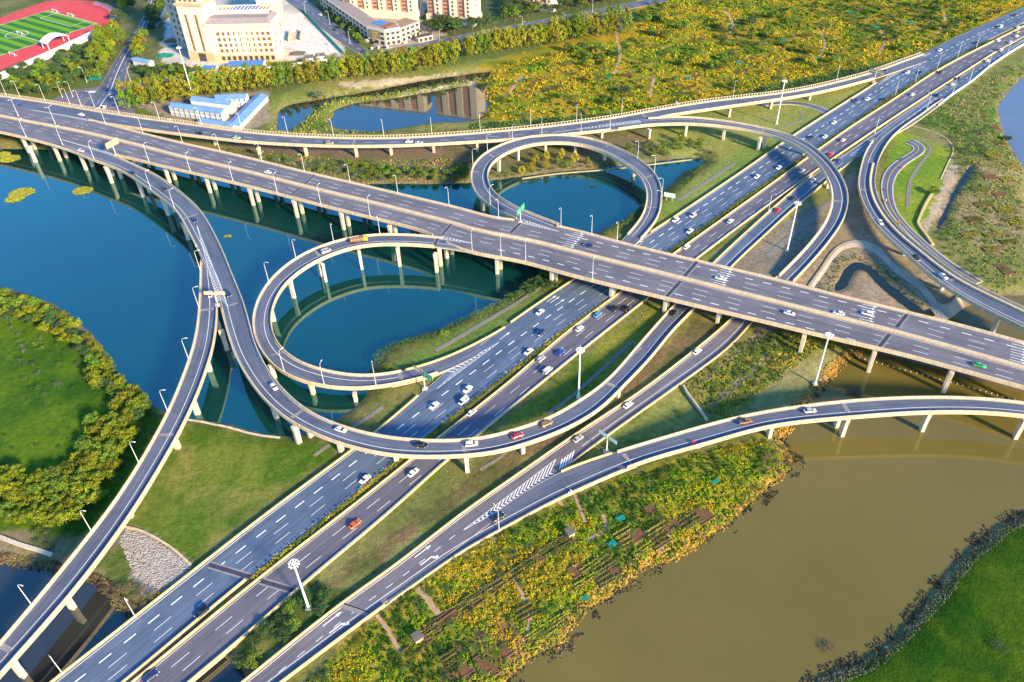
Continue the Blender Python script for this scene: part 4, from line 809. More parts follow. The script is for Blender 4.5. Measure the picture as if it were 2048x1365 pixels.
CITY = [('dark', 'round', '150,0 230,-30 310,-30 312,5 285,22 255,40 238,60 236,30 220,5', 34, 5.5, 'dark green street tree near the top of the avenue beside the running track', 'trees around the top of the avenue', (10, 14), (4, 5.4)),
 ('yellow', 'round', '205,70 235,60 240,110 215,150 196,140 185,110', 18, 5.0, 'olive street tree between white stand wall and avenue', 'trees between stand wall and avenue', (10, 14), (3.8, 5)),
 ('mid', 'round', '200,62 240,72 254,100 238,138 208,168 180,165 184,120', 30, 4.6, 'leafy green tree crowding the left kerb of the avenue', 'trees crowding the left kerb of the avenue', (9, 13), (3.8, 5)),
 ('dark', 'round', '306,2 338,-6 326,38 306,78 292,66', 16, 4.4, 'dark green tree between avenue and blue hoarding', 'trees between avenue and hoarding', (8, 11), (3.4, 4.4)),
 ('dark', 'round', '100,120 190,80 196,140 150,160', 16, 5, 'dark green tree just below the right end of the stand wall', 'trees below the right end of the stand wall', (6, 9), (3.4, 4.4)),
 ('yellow', 'round', '268,108 276,92 290,80 296,95 282,120 268,135', 9, 4.5, 'yellow green tree on the right kerb of the avenue', 'trees on the right kerb of the avenue', (10, 13), (3.6, 4.8)),
 ('dark', 'round', '0,160 90,125 150,115 185,150 150,175 90,195 0,185', 46, 5.0, 'dark green tree in the thicket below the white stand wall', 'trees below the stand wall', (7, 10), (3.6, 4.8)),
 ('yellow', 'round', '30,178 110,165 140,168 120,192 60,190', 14, 4.5, 'yellow green tree in front of the dark thicket near the overpass', 'yellow trees near the overpass at upper left', (7, 9), (3.2, 4.2)),
 ('dark', 'round', '275,145 330,140 420,150 420,165 330,165 290,160', 24, 4.5, 'dark green tree behind the olive row at the building site wall', 'trees along the building site wall', (6, 9), (3.2, 4.2)),
 ('dark', 'round', '850,62 880,35 950,60 1010,40 1020,0 1120,5 1180,-20 1260,-25 1240,4 1060,38 900,74', 90, 6.0, 'dark green tree in the park around the apartment towers', 'park trees around the apartment towers', (9, 13), (4.4, 6)),
 ('mid', 'round', '585,2 610,5 690,72 700,92 680,92 620,45', 18, 5.0, 'small green tree in the strip along the market street', 'trees along the market street', (6, 8), (3, 4)),
 ('mid', 'round', '618,-6 640,6 700,55 735,90 722,92 660,40', 14, 5.0, 'small street tree between market street and parked cars', 'trees in the market street median', (5, 7), (2.6, 3.4)),
 ('grey', 'bush', '450,310 520,318 700,340 760,352 900,345 935,330 940,362 850,362 760,362 640,350 520,335', 70, 4.6, 'bushy grey green willow between overpass and ramp bridge', 'willows between overpass and ramp bridge', (3.5, 5.5), (2.3, 3.3)),
 ('mid', 'round', '690,330 800,345 935,345 940,360 800,364 700,350', 26, 4.6, 'green willow on the bank just above the overpass', 'willows on the pond bank', (4, 5.5), (2.3, 3.0)),
 ('gold', 'tall', '1035,345 1100,318 1200,318 1225,328 1120,335 1045,350', 15, 5.0, 'yellowing tree inside the keyhole loop', 'yellow trees inside the keyhole loop', (5, 7.5), (1.7, 2.4)),
 ('mid', 'bush', '985,348 1040,342 1100,336 1220,326 1225,330 1100,342 1000,354', 34, 3.0, 'low green shrub on the bank inside the keyhole loop', 'shrubs inside the keyhole loop', (1.6, 2.6), (1.6, 2.2)),
 ('mid', 'tall', '1250,300 1300,290 1400,285 1410,300 1330,312 1270,312', 12, 5.0, 'small bright green tree between keyhole loop and arc ramp', 'trees between keyhole loop and arc ramp', (4, 6), (1.6, 2.4)),
 ('dark', 'bush', '1395,300 1430,305 1440,318 1420,335 1395,345 1380,345', 16, 3.0, 'dark shrub at the right tip of the small pond', 'shrubs at the pond tip', (2.0, 3), (1.8, 2.4)),
 ('dark', 'round', '1025,560 1080,545 1110,572 1060,600 1020,600', 14, 4.0, 'dark green tree in the shade under the overpass', 'trees under the overpass', (4, 6), (2.3, 3)),
 ('dark', 'round', '560,1225 640,1180 690,1195 600,1260 520,1330 470,1330', 34, 4.0, 'dark bushy tree in the hollow between the two bottom bridges', 'trees between the two bottom bridges', (3, 4.5), (2.2, 3.2)),
 ('mid', 'bush', '1400,770 1470,700 1560,660 1600,690 1500,790 1440,820', 30, 3.8, 'leafy yellow green bush right of the link road', 'bushes right of the link road', (1.6, 3), (1.7, 2.6)),
 ('brown', 'bush', '1600,810 1640,770 1665,745 1660,775 1625,810 1600,830', 14, 2.6, 'dry brown bush at the river edge by the mast', 'dry bushes at the river edge by the mast', (1.5, 2.4), (1.6, 2.2)),
 ('brown', 'bush', '1545,880 1590,895 1595,930 1560,945 1520,940', 16, 2.8, 'dry brown bush on the small river headland', 'dry bushes on the river headland', (1.5, 2.4), (1.6, 2.2)),
 ('brown', 'bush', '200,1170 260,1165 310,1190 300,1225 240,1220', 14, 2.8, 'bare brown bush beside the rubble slope at bottom left', 'bare bushes beside the rubble slope', (2, 3), (2, 2.8)),
 ('dark', 'bush', '75,1055 100,1040 115,1075 95,1100 75,1090', 8, 3.0, 'dark green bush on the bank below the left trees', 'bushes on the left creek bank', (2, 3), (2, 2.6)),
 ('mid', 'bush', '1830,235 1990,130 2045,140 2040,160 1990,200 1990,240 1900,290', 46, 6.0, 'green bush on the waste ground right of the highway', 'bushes right of the highway', (1.3, 2.6), (1.6, 2.6)),
 ('dark', 'bush', '1900,285 1960,260 1985,330 1930,400 1885,470 1920,520 1980,580 1940,560 1870,480 1915,380', 50, 3.4, 'dark green bush along the narrow ditch', 'bushes along the ditch', (1.5, 2.8), (1.5, 2.4)),
 ('mid', 'bush', '1880,470 1960,430 2048,400 2048,560 1990,580 1930,530', 34, 6.0, 'low leafy bush between the right hand garden plots', 'bushes between the right garden plots', (.8, 1.6), (1.3, 2.2))]
for sd0, (kind, shape, poly, n, md, lab, grp, hr, rr_) in enumerate(CITY):
    for x, y in scatter(poly, n, md, seed=100 + sd0, wet=-.6):
        if under_bridge(x, y, hr[1] + 2): continue
        kd = kind if random.random() < .72 else random.choice({'dark': ['mid', 'dark'], 'yellow': ['mid', 'olive'], 'mid': ['dark', 'yellow', 'mid'], 'grey': ['mid', 'dark'], 'gold': ['mid', 'yellow'], 'brown': ['brown', 'grey']}[kind])
        tree({'round': 'broadleaf_tree', 'tall': 'slender_tree', 'bush': 'shrub'}[shape], kd, shape, random.uniform(*hr), random.uniform(*rr_), (x, y), lab, grp, 'tree' if shape != 'bush' else 'shrub')
for x, y, kind, shape, H, R, lab in ((637, 195, 'grey', 'round', 8, 4, 'lone grey green tree at the left end of the far canal'), (1866, 388, 'yellow', 'round', 4.5, 3.4, 'lone yellow green tree at the edge of the right lawn'), (2012, 278, 'dark', 'round', 4, 3.2, 'lone dark round tree at the edge of the blue lake'),
        (889, 672, 'mid', 'round', 4.2, 2.2, 'pale green willow standing alone in the long hedge'), (776, 735, 'yellow', 'bush', 3.2, 2.6, 'yellow green willow at the lower end of the long hedge'), (742, 742, 'mid', 'bush', 2.6, 1.8, 'small green bush beside the pond end of the hedge'),
        (1356, 828, 'mid', 'bush', 1.6, 2.6, 'round bright green bush on the triangle lawn by the green signs'), (1997, 1292, 'dark', 'bush', 1.4, 2.9, 'dark round bush alone on the lower right lawn'), (1708, 785, 'brown', 'round', 1.6, 3.2, 'bare brown bush standing in the river under the overpass'),
        (1660, 1290, 'brown', 'bush', 1.5, 2.6, 'dry bush on the right river bank near the bottom'), (1185, 366, 'dark', 'bush', 1.0, 2.2, 'small dark islet of reeds in the keyhole pond'), (150, 148, 'gold', 'tall', 8, 2.6, 'bright golden tree left of the avenue junction'), (1362, 285, 'yellow', 'tall', 6.5, 2.4, 'bright yellow green tree below the arc ramp')):
    b = U(x, y, 2.0 if kind != 'brown' or x < 1700 else 0); tree('lone_tree' if shape != 'bush' else 'shrub', kind, shape, H, R, b[:2], lab, None, 'tree' if shape != 'bush' else 'shrub', z=max(0, gz(*b[:2])))
# garden plots, paths, small walls (laid before the loose growth so that it leaves them open)
BEDS = []
M_SOIL = mat('bed_soil', (0.10, 0.055, 0.03), .95, .1, col2=(0.19, 0.10, 0.05), scale=1.2, bump=.4)
M_CROP = mat('crop_leaves', (0.16, 0.24, 0.02), .85, .2, col2=(0.36, 0.38, 0.03), scale=1.5)
M_TEAL = mat('teal_sheet', (0.008, 0.20, 0.15), .6, .3, var=.2, scale=.8)
M_SHED = mat('grey_shed_roof', (0.11, 0.10, 0.09), .8, .2, var=.2, scale=1)
M_DIRT = mat('dirt_path', (0.33, 0.21, 0.12), .95, .1, col2=(0.45, 0.30, 0.18), scale=.8)
M_PATH = mat('grey_path', (0.16, 0.155, 0.135), .9, .1, col2=(0.23, 0.215, 0.18), scale=.7)
M_TRIM = mat('plot_edging', (0.13, 0.08, 0.05), .9, .1, var=.25)
def bed(px, py, wd, dp, ang, kind, where, cnt={}):
    b = U(px, py, 2.0)[:2]
    if onroad(*b) or float(wsd(*(np.array([q]) for q in b))[0]) > -2: return
    a = np.array([math.cos(ang), math.sin(ang)]); n = np.array([-a[1], a[0]]); z = gz(*b)
    BEDS.append((b, a, n, wd / 2 - .5, dp / 2 - .5))
    lab = {'soil': 'bare brown garden bed', 'crop': 'garden bed with rows of bright yellow green crops', 'teal': 'teal green sheet spread on the ground', 'shed': 'grey roofed garden shed', 'leaf': 'garden bed of dark leafy crops'}[kind]
    r = root({'soil': 'garden_bed', 'crop': 'garden_bed', 'teal': 'ground_sheet', 'shed': 'garden_shed', 'leaf': 'garden_bed'}[kind], (*b, z), f'{lab}, {where}', {'teal': 'sheet', 'shed': 'shed'}.get(kind, 'garden bed'), f'{kind} plots in the {where}', ang)
    mb = MB()
    if kind in ('soil', 'crop', 'leaf'):
        mb.box((0, 0, .1), (wd, dp, .5)); mb.build('soil', M_SOIL, r)
        e = MB()
        for s in (-1, 1): e.box((0, s * dp / 2, .2), (wd + .3, .22, .6)); 
        e.build('edging', M_TRIM, r)
    if kind in ('crop', 'leaf'):
        rs = np.random.RandomState(int(px)); k = max(2, int(dp / 1.3)); pts = []
        for j in range(k):
            y = (j + .5) / k * dp - dp / 2; xs = np.arange(-wd / 2 + .3, wd / 2 - .2, .45); pts += [(x, y, .55) for x in xs]
        v, f = leaf_cloud(rs, np.array(pts), np.full(len(pts), .38), 9, .2, .9); c = MB(); c.v = v; c.f = f.tolist(); c.build('crop_rows', M_CROP if kind == 'crop' else LEAF['mid'], r)
    if kind == 'teal':
        rs = np.random.RandomState(int(px)); g = [[(x, y, .55 + .25 * rs.rand()) for y in np.linspace(-dp / 2, dp / 2, 5)] for x in np.linspace(-wd / 2, wd / 2, 6)]
        for i in range(5):
            for j in range(4): mb.quad(g[i][j], g[i + 1][j], g[i + 1][j + 1], g[i][j + 1])
        mb.build('sheet', M_TEAL, r)
    if kind == 'shed':
        mb.box((0, 0, 1), (wd, dp, 2)); mb.build('wall', M_SIGNB, r); q = MB()
        q.loft([[(-wd / 2 - .3, -dp / 2 - .3, 2.0), (-wd / 2 - .3, dp / 2 + .3, 2.35), (-wd / 2 - .3, dp / 2 + .3, 2.5), (-wd / 2 - .3, -dp / 2 - .3, 2.15)], [(wd / 2 + .3, -dp / 2 - .3, 2.0), (wd / 2 + .3, dp / 2 + .3, 2.35), (wd / 2 + .3, dp / 2 + .3, 2.5), (wd / 2 + .3, -dp / 2 - .3, 2.15)]]); q.build('roof', M_SHED, r)
d_ = U(1154, 1065, 2) - U(1023, 1143, 2); GA = math.atan2(d_[1], d_[0])
LOW = 'near allotments'
for x, y, a, b_, k in ((1154, 1142, 5, 4, 'soil'), (1274, 1072, 5.5, 4, 'soil'), (1231, 1143, 4, 3, 'soil'), (1224, 1090, 3.0, 2.4, 'teal'), (1241, 1039, 3, 2.2, 'teal'), (1180, 1133, 8, 2.6, 'crop'), (1169, 1163, 9, 2.2, 'crop'), (1286, 1098, 9, 2.2, 'crop'), (1250, 1080, 5, 5, 'crop'), (1310, 1060, 8, 3, 'crop'), (1244, 1066, 7, 3, 'crop'), (1208, 1155, 6, 5, 'leaf'), (1205, 1128, 8, 5, 'leaf'), (1318, 1080, 7, 5, 'leaf'), (1125, 1085, 8, 4.5, 'leaf'), (1095, 1102, 7, 4, 'leaf'), (1068, 1120, 5, 3.6, 'soil'), (1140, 1070, 2.4, 2.4, 'shed'), (1060, 1128, 4, 4, 'leaf'), (1035, 1145, 4, 4, 'leaf'),
    (985, 1172, 8, 3.6, 'leaf'), (963, 1183, 4, 3.6, 'soil'), (945, 1196, 6, 3.6, 'leaf'), (925, 1212, 5, 3.6, 'leaf'), (905, 1228, 4, 3.6, 'soil'), (880, 1247, 8, 3.6, 'soil'), (860, 1262, 6, 3.6, 'leaf'), (836, 1280, 2.6, 2.2, 'shed'), (852, 1278, 3, 3, 'soil'), (965, 1330, 3, 6, 'soil'), (982, 1333, 2.4, 6, 'soil'), (930, 1338, 4, 4, 'soil'), (1012, 1300, 4, 4, 'soil'), (900, 1316, 5, 4, 'leaf'), (1110, 1255, 8, 2, 'crop'), (1070, 1265, 7, 2, 'crop'), (1115, 1236, 6, 2, 'crop'), (1050, 1225, 6, 5, 'leaf'), (1170, 1195, 2.4, 1.6, 'teal'), (1380, 1040, 8, 5, 'leaf'), (1345, 1052, 7, 3, 'soil'), (1405, 1030, 6, 6, 'soil'), (1300, 1020, 5, 3, 'soil'), (1430, 965, 3, 1.5, 'teal')): bed(x, y, a, b_, GA + random.uniform(-.05, .05), k, LOW)
FAR_ = 'far garden bank'; rs_ = random.Random(5)
base_ = [(0, 0, 7, 4.5, 'soil'), (20, -10, 9, 5, 'crop'), (42, -22, 9, 6, 'crop'), (24, 12, 14, 4, 'crop'), (50, 2, 16, 4, 'crop'), (-26, 6, 5, 4, 'teal'), (-44, -18, 6, 5, 'leaf'), (-20, 28, 12, 3.5, 'leaf'), (62, -34, 12, 8, 'leaf'), (5, 30, 10, 4, 'crop'), (-60, 10, 14, 5, 'leaf')]
for ox, oy in ((1070, 160), (1250, 150), (1330, 70), (1400, 150), (1590, 75), (1660, 110), (1780, 50), (1850, 40), (1480, 45), (1500, 120), (1720, 20)):
    for dx, dy, a, b_, k in base_:
        x, y = ox + dx + rs_.uniform(-6, 6), oy + dy * .9 + rs_.uniform(-3, 3)
        if inpoly(np.array([U(x, y)[0]]), np.array([U(x, y)[1]]), UW('950,225 975,160 1010,128 1262,78 1290,20 1290,-30 2000,-30 1990,10 1870,85 1745,125 1560,165 1300,212 1000,240'))[0]: bed(x, y, a, b_, GA + rs_.uniform(-.1, .1), k, FAR_)
RG = 'plots by the blue lake'
for x, y, a, b_, k in ((1980, 355, 7, 5, 'soil'), (2015, 360, 8, 6, 'crop'), (1960, 380, 9, 6, 'leaf'), (2000, 390, 7, 4, 'soil'), (1985, 310, 9, 8, 'crop'), (2020, 330, 7, 5, 'crop'), (1990, 255, 5, 6, 'soil'), (2000, 287, 7, 5, 'leaf'), (1970, 410, 10, 5, 'leaf'), (2010, 420, 10, 5, 'crop'), (1950, 440, 8, 5, 'leaf'), (2030, 445, 7, 6, 'crop'), (1940, 470, 9, 3, 'crop'), (1985, 470, 9, 3, 'crop'), (2020, 485, 9, 3, 'leaf'), (2010, 540, 5, 8, 'soil'), (1985, 500, 9, 3, 'crop'), (2040, 300, 5, 5, 'crop'), (1950, 345, 3.5, 1.6, 'shed')): bed(x, y, a, b_, .12 + random.uniform(-.05, .05), k, RG)
def path(name, pts, wd, m, z=2.0, h=.12, kind='structure'):
    q = dense(np.c_[UW(pts, z), np.zeros(len(P(pts)))], 1.5)[:, :2]; T = np.gradient(q, axis=0); T /= np.linalg.norm(T, axis=1)[:, None]; N = np.stack([-T[:, 1], T[:, 0]], 1)
    zz = np.maximum(hgt_from(wsd(q[:, 0], q[:, 1]), q[:, 0], q[:, 1]), .3); mb = MB()
    mb.loft([[(*(c + n * wd / 2), t + h), (*(c + n * wd / 2), t - .5), (*(c - n * wd / 2), t - .5), (*(c - n * wd / 2), t + h)] for c, n, t in zip(q, N, zz)]); o = mb.build(name, m)
    for c, n, tt in zip(q, N, T): BEDS.append((c, tt, n, 1.0, wd / 2 + .2))
    return tag(o, kind=kind)
for s, wd in (('754,1230 780,1268 802,1306', 1.4), ('834,1178 855,1200 882,1235', 2.2), ('1150,990 1165,1030 1172,1050', 1.2), ('1205,1030 1212,1055 1170,1085', 1.3), ('1327,1048 1338,1075 1325,1090 1325,1105', 1.2), ('1213,1137 1203,1160 1204,1176', 1.2), ('1024,1150 1060,1230 1045,1290', 1.2), ('1105,990 1128,1015', 1.2)): path('garden_path', s, wd, M_DIRT)
for s in ('1015,190 1030,170 1045,150', '1230,60 1240,110 1228,150', '1452,20 1465,50 1455,80', '1640,60 1650,90 1640,115', '1300,195 1305,170 1310,150', '1880,10 1890,40 1875,68', '960,190 975,172 985,160', '1760,60 1770,85 1755,110'): path('garden_path', s, 2.2, M_DIRT)
for s, wd in (('1356,402 1400,372 1446,342 1470,326', 2.2), ('870,702 904,683 960,650 1023,612 1070,582 1085,573', 2.0), ('700,858 735,836 769,811', 1.8), ('1819,279 1848,284 1861,298 1853,313 1836,335 1822,359 1817,383 1815,417', 2.0), ('1094,829 1140,796 1190,752 1264,684', 1.6), ('1536,512 1600,458 1661,404', 3.0), ('1550,262 1580,250 1603,240 1603,228 1598,222', 1.4), ('1495,690 1440,735 1395,775', 1.2), ('960,940 1000,915 1020,895', 1.2), ('628,912 665,885', 1.6)): path('foot_path', s, wd, M_PATH)
path('lake_path', '1560,690 1520,725 1470,770 1420,815', 3.0, mat('old_path', (.2, .18, .13), .95, .1, var=.2))
def lowwall(name, pts, h, t, m, label, z=2.0):
    q = dense(np.c_[UW(pts, z), np.zeros(len(P(pts)))], 2)[:, :2]; T = np.gradient(q, axis=0); T /= np.linalg.norm(T, axis=1)[:, None]; N = np.stack([-T[:, 1], T[:, 0]], 1); mb = MB()
    zz = np.maximum(hgt_from(wsd(q[:, 0], q[:, 1]), q[:, 0], q[:, 1]), 0); c0 = q[len(q) // 2]
    mb.loft([[(*(c + n * t / 2), g_ + h), (*(c + n * t / 2), g_ - .8), (*(c - n * t / 2), g_ - .8), (*(c - n * t / 2), g_ + h)] for c, n, g_ in zip(q, N, zz)]); return tag(mb.build(name, m, loc=(*c0, 2)), label, 'wall')
lowwall('garden_wall', '802,1308 870,1252 950,1193 1023,1143 1090,1100 1154,1065', .7, .35, M_TRIM, 'long low brown wall along the upper edge of the narrow allotment strip')
lowwall('garden_wall', '822,1318 890,1262 965,1205 1000,1178 1040,1150', .6, .3, M_TRIM, 'low brown wall along the lower edge of the narrow allotment strip')
lowwall('retaining_wall', '1367,775 1374,789 1395,817 1416,846', 1.4, .5, M_PIER, 'short grey retaining wall running down to the river ramp')
lowwall('kerb_wall', '240,1052 280,1062 310,1076 345,1098 370,1120 388,1136', .5, .7, M_CONC, 'curved pale kerb along the top of the rubble slope')
lowwall('kerb_wall', '1822,252 1853,261 1882,272 1902,289 1906,303 1895,329 1880,362', .35, .6, M_CONC, 'thin pale kerb around the bright green lawn at right')
lowwall('bank_wall', '1866,385 1850,412 1838,440 1836,450 1850,470 1868,495', 1.0, 1.2, M_BARR, 'orange lit bank wall at the lower edge of the bright green lawn')
lowwall('bank_wall', '0,1075 40,1090 75,1100 110,1112', .8, 1.2, M_PIER, 'broken pale bank wall by the creek at the left edge')
lowwall('stone_edge', '1044,352 1099,344 1150,339 1224,333 1300,324 1384,314', .4, .8, mat('shore_stone', (.42, .33, .2), .9, .1, var=.2), 'pale stone edging on the far shore of the keyhole pond')
lowwall('shore_edge', '375,836 440,848 512,866 560,872', .4, .8, M_PIER, 'pale stone edging on the pond shore left of the crossing ramp')
# sloped concrete revetment by the brook
tp = dense(np.c_[UW('1618,578 1645,540 1671,504 1696,489 1731,489 1761,504 1786,532 1836,567 1873,604 1888,614 1921,593', 2.4), np.zeros(11)], 2)[:, :2]; bt = dense(np.c_[UW('1640,590 1664,552 1687,524 1705,511 1728,511 1750,527 1773,556 1820,596 1861,629 1887,640 1930,612', .9), np.zeros(11)], 2)[:, :2]
n_ = min(len(tp), len(bt)); tp, bt = (np.stack([np.interp(np.linspace(0, 1, n_), np.linspace(0, 1, len(q)), q[:, k]) for k in (0, 1)], 1) for q in (tp, bt)); mb = MB()
mb.loft([[(*(a + (a - b) * .25), 2.5), (*a, 2.6), (*b, .5), (*b, -1.0), (*(a + (a - b) * .25), -1.0)] for a, b in zip(tp, bt)])
tag(mb.build('revetment', mat('stained_concrete', (.26, .24, .23), .9, .1, col2=(.52, .42, .28), scale=.12), loc=(*tp[n_ // 2], 0)), 'curved sloping concrete revetment around the brook', 'wall')
def clear(p):
    k = np.ones(len(p), bool)
    for b, a, n, w_, d_ in BEDS:
        q = p - b; m = (np.abs(q[:, 0]) < 14) & (np.abs(q[:, 1]) < 14); q = q[m]; k[m] &= ~((np.abs(q @ a) < w_) & (np.abs(q @ n) < d_))
    return p[k]
# dense low growth as stuff: one mesh per patch
M_TUFT = mat('low_growth', (0.95, 0.95, 0.95), 0.85, 0.15, col2=(1.6, 1.6, 1.5), scale=0.9, attr=True)
def tufts(name, pts, label, pal, per=12, size=.3, rad=(.5, 1.0), squash=.8, seed=0, cat=None, lift=.15, fq=.35, amp=1.1):
    rs = np.random.RandomState(seed); pts = np.array(pts); n = len(pts)
    sd = wsd(pts[:, 0], pts[:, 1]); z = np.maximum(hgt_from(sd, pts[:, 0], pts[:, 1]), -.1)
    r = rs.uniform(rad[0], rad[1], n); v, f = leaf_cloud(rs, np.c_[pts, z + lift], r, per, size, squash)
    pal = np.array(pal); t = np.clip(.5 + amp * (wob(pts[:, 0] * fq, pts[:, 1] * fq, seed + 3) + .5 * wob(pts[:, 0], pts[:, 1], seed)) + rs.normal(size=n) * .07, 0, .999) * (len(pal) - 1)
    i = t.astype(int); fr = (t - i)[:, None]; c = pal[i] * (1 - fr) + pal[i + 1] * fr; c = c * rs.uniform(.85, 1.15, (n, 1))
    mb = MB(); mb.v = v; mb.f = f.tolist(); o = mb.build(name, M_TUFT, cols=np.repeat(c, per * 4, 0))
    return tag(o, label, cat, kind='stuff')
def cloud(poly, n, seed, wet=-.3, z=2.0, keep_bridge=True):
    q = UW(poly, z) if isinstance(poly, str) else poly; rs = np.random.RandomState(seed); lo, hi = q.min(0), q.max(0); c = rs.uniform(lo, hi, (n, 2)); c = c[inpoly(c[:, 0], c[:, 1], q)]
    s = wsd(c[:, 0], c[:, 1]); c = c[s < wet]; i = np.clip(np.searchsorted(gxs, c[:, 0]), 0, len(gxs) - 1); j = np.clip(np.searchsorted(gys, c[:, 1]), 0, len(gys) - 1)
    return c[~ROADMASK[j, i]]
GPAL = [(0.02, 0.06, 0.008), (0.035, 0.09, 0.008), (0.06, 0.13, 0.010), (0.09, 0.18, 0.008), (0.15, 0.225, 0.008), (0.20, 0.24, 0.008), (0.25, 0.24, 0.009), (0.29, 0.215, 0.012)]
GARD = '540,1440 762,1226 856,1162 942,1102 1056,1040 1160,995 1250,955 1300,945 1380,915 1520,880 1560,900 1590,935 1490,1035 1400,1085 1290,1145 1190,1205 1150,1260 1110,1290 1060,1310 1000,1400'
gp = cloud(GARD, 15000, 11)
gp = clear(gp)
tufts('garden_growth', gp, 'yellow and green overgrown allotment plants filling the bank beside the link road', GPAL, 16, .24, (.45, 1.0), .8, 21, 'plants', fq=.16, amp=1.05)
TOPG = '935,225 955,165 1000,128 1262,78 1275,40 1290,-60 2060,-60 2030,10 1890,85 1745,125 1560,165 1300,218 1000,245'
gp = clear(cloud(TOPG, 15000, 12))
tufts('far_garden_growth', gp, 'orange and green overgrown allotment plants on the far bank at upper right', GPAL, 10, .6, (.9, 2.2), .8, 22, 'plants', fq=.12, amp=1.6)
for nm_, poly_, n_, sh_, ks_, hr_, rr_, lab_, grp_ in (('garden_bush', TOPG, 230, 'bush', ('gold', 'mid', 'dark', 'mid', 'dark', 'dark', 'mid'), (3, 6.5), (3, 5.6), 'tall bush in the overgrown garden bank at upper right', 'bushes on the far garden bank'), ('garden_shrub', GARD, 150, 'bush', ('mid', 'mid', 'dark', 'mid', 'yellow', 'dark'), (1.1, 2.4), (1.0, 2.2), 'leafy bush in the allotments beside the link road', 'bushes in the near allotments')):
    for x, y in clear(np.array(scatter(poly_, n_, 4.0 if sh_ == 'bush' and rr_[1] > 3 else 2.6, seed=len(nm_) * 7))): tree(nm_, random.choice(ks_), sh_, random.uniform(*hr_), random.uniform(*rr_), (x, y), lab_, grp_, 'bush')
OP = [(0.10, 0.12, 0.01), (0.34, 0.24, 0.02), (0.55, 0.28, 0.03)]
tufts('orange_bank_growth', cloud('1290,205 1560,152 1745,112 1890,68 2025,0 2050,5 1900,88 1750,130 1560,172 1290,222', 5000, 18), 'orange dry grass strip along the foot of the far garden bank', OP, 9, .5, (.6, 1.5), .7, 28, 'plants', fq=.2)
gt_ = np.array(scatter(TOPG, 400, 5.0, seed=77)); gt_ = clear(gt_[vnoise(gt_[:, 0] * .03 + 5, gt_[:, 1] * .035) > .56])[:130]
for x, y in gt_: tree('garden_tree', random.choice(('mid', 'dark', 'mid', 'gold', 'yellow')), 'round', random.uniform(6, 9.5), random.uniform(3.4, 5), (x, y), 'tall leafy tree in a clump on the far garden bank', 'trees on the far garden bank')
BG = [(0.03, 0.06, 0.02), (0.05, 0.10, 0.025), (0.08, 0.14, 0.03)]
tufts('embankment_growth', cloud('940,250 1300,222 1560,168 1740,128 1745,140 1560,182 1300,236 940,264', 9000, 13), 'dark green creeping growth along the embankment behind the ramp bridge', BG, 8, .5, (.6, 1.2), .8, 23, 'plants')
MX = [(0.05, 0.09, 0.02), (0.10, 0.15, 0.03), (0.2, 0.2, 0.05), (0.26, 0.18, 0.06)]
tufts('waste_ground_growth', clear(cloud('440,295 700,322 960,318 960,366 760,368 480,330', 3000, 14)), 'rough grass and weeds between overpass and ramp bridge', MX, 9, .35, (.5, 1.1), .7, 24, 'plants')
tufts('verge_strip', cloud('1000,882 1100,802 1180,735 1240,680 1300,612 1306,618 1250,688 1190,745 1110,812 1010,894', 900, 19), 'yellow grass strip along the guard rail of the highway', [(0.10, 0.13, 0.012), (0.30, 0.24, 0.015)], 9, .24, (.25, .5), .7, 29, 'grass')
tufts('brook_growth', clear(cloud('1625,590 1668,520 1700,505 1740,508 1790,550 1860,615 1845,628 1770,565 1740,540 1716,526 1694,535 1660,590', 1100, 20, wet=-.2)), 'green and brown weeds on the banks of the brook', [(0.04, 0.08, 0.015), (0.10, 0.14, 0.02), (0.2, 0.15, 0.08)], 9, .26, (.3, .7), .8, 30, 'plants')
tufts('canal_bank_growth', cloud('540,262 560,215 640,190 800,172 960,145 960,160 850,185 700,205 650,255 800,266 940,258 940,262 600,270', 3000, 15, wet=.3), 'grass and reeds on the banks of the far canals', [(0.06, 0.11, 0.025), (0.13, 0.18, 0.03), (0.22, 0.22, 0.05)], 8, .5, (.6, 1.3), .8, 25, 'plants')
tufts('right_plot_growth', clear(cloud('1830,235 2050,120 2045,560 1990,585 1880,470 1935,350 1900,290', 9000, 16)), 'green weeds and vegetables over the right hand waste ground', [(0.05, 0.10, 0.02), (0.10, 0.17, 0.025), (0.2, 0.22, 0.05), (0.3, 0.24, 0.1)], 8, .32, (.4, .9), .7, 26, 'plants')
tufts('link_road_growth', cloud('1370,770 1480,690 1560,655 1700,690 1640,700 1560,760 1440,850', 3500, 17), 'yellow green weeds beside the link road below the overpass', [(0.05, 0.09, 0.02), (0.14, 0.18, 0.02), (0.3, 0.24, 0.03)], 10, .28, (.4, .9), .8, 27, 'plants')
def shoreline(key, n, lo, hi, seed, sel):
    q = WSM[key]; rs = np.random.RandomState(seed); s = sel; a, b = q.min(0), q.max(0); c = rs.uniform(a - 6, b + 6, (n, 2)); d = sdist(c[:, 0], c[:, 1], q) + 0.7 * wob(c[:, 0], c[:, 1]); c = c[(d > lo) & (d < hi)]
    return c[inpoly(c[:, 0], c[:, 1], UW(s, 0.5))]
RP = [(0.06, 0.06, 0.03), (0.16, 0.13, 0.05), (0.36, 0.22, 0.06), (0.42, 0.25, 0.06)]
c = shoreline('river', 110000, -3.8, 1.2, 31, '960,1430 1000,1250 1250,1080 1450,980 1520,840 1720,640 1800,700 1640,830 1680,960 1520,1100 1300,1220 1150,1400')
tufts('shore_reeds', c, 'orange dry reeds along the garden shore of the river', RP, 7, .26, (.25, .6), .9, 31, 'reeds')
DK = [(0.045, 0.038, 0.024), (0.08, 0.064, 0.04), (0.13, 0.11, 0.06)]
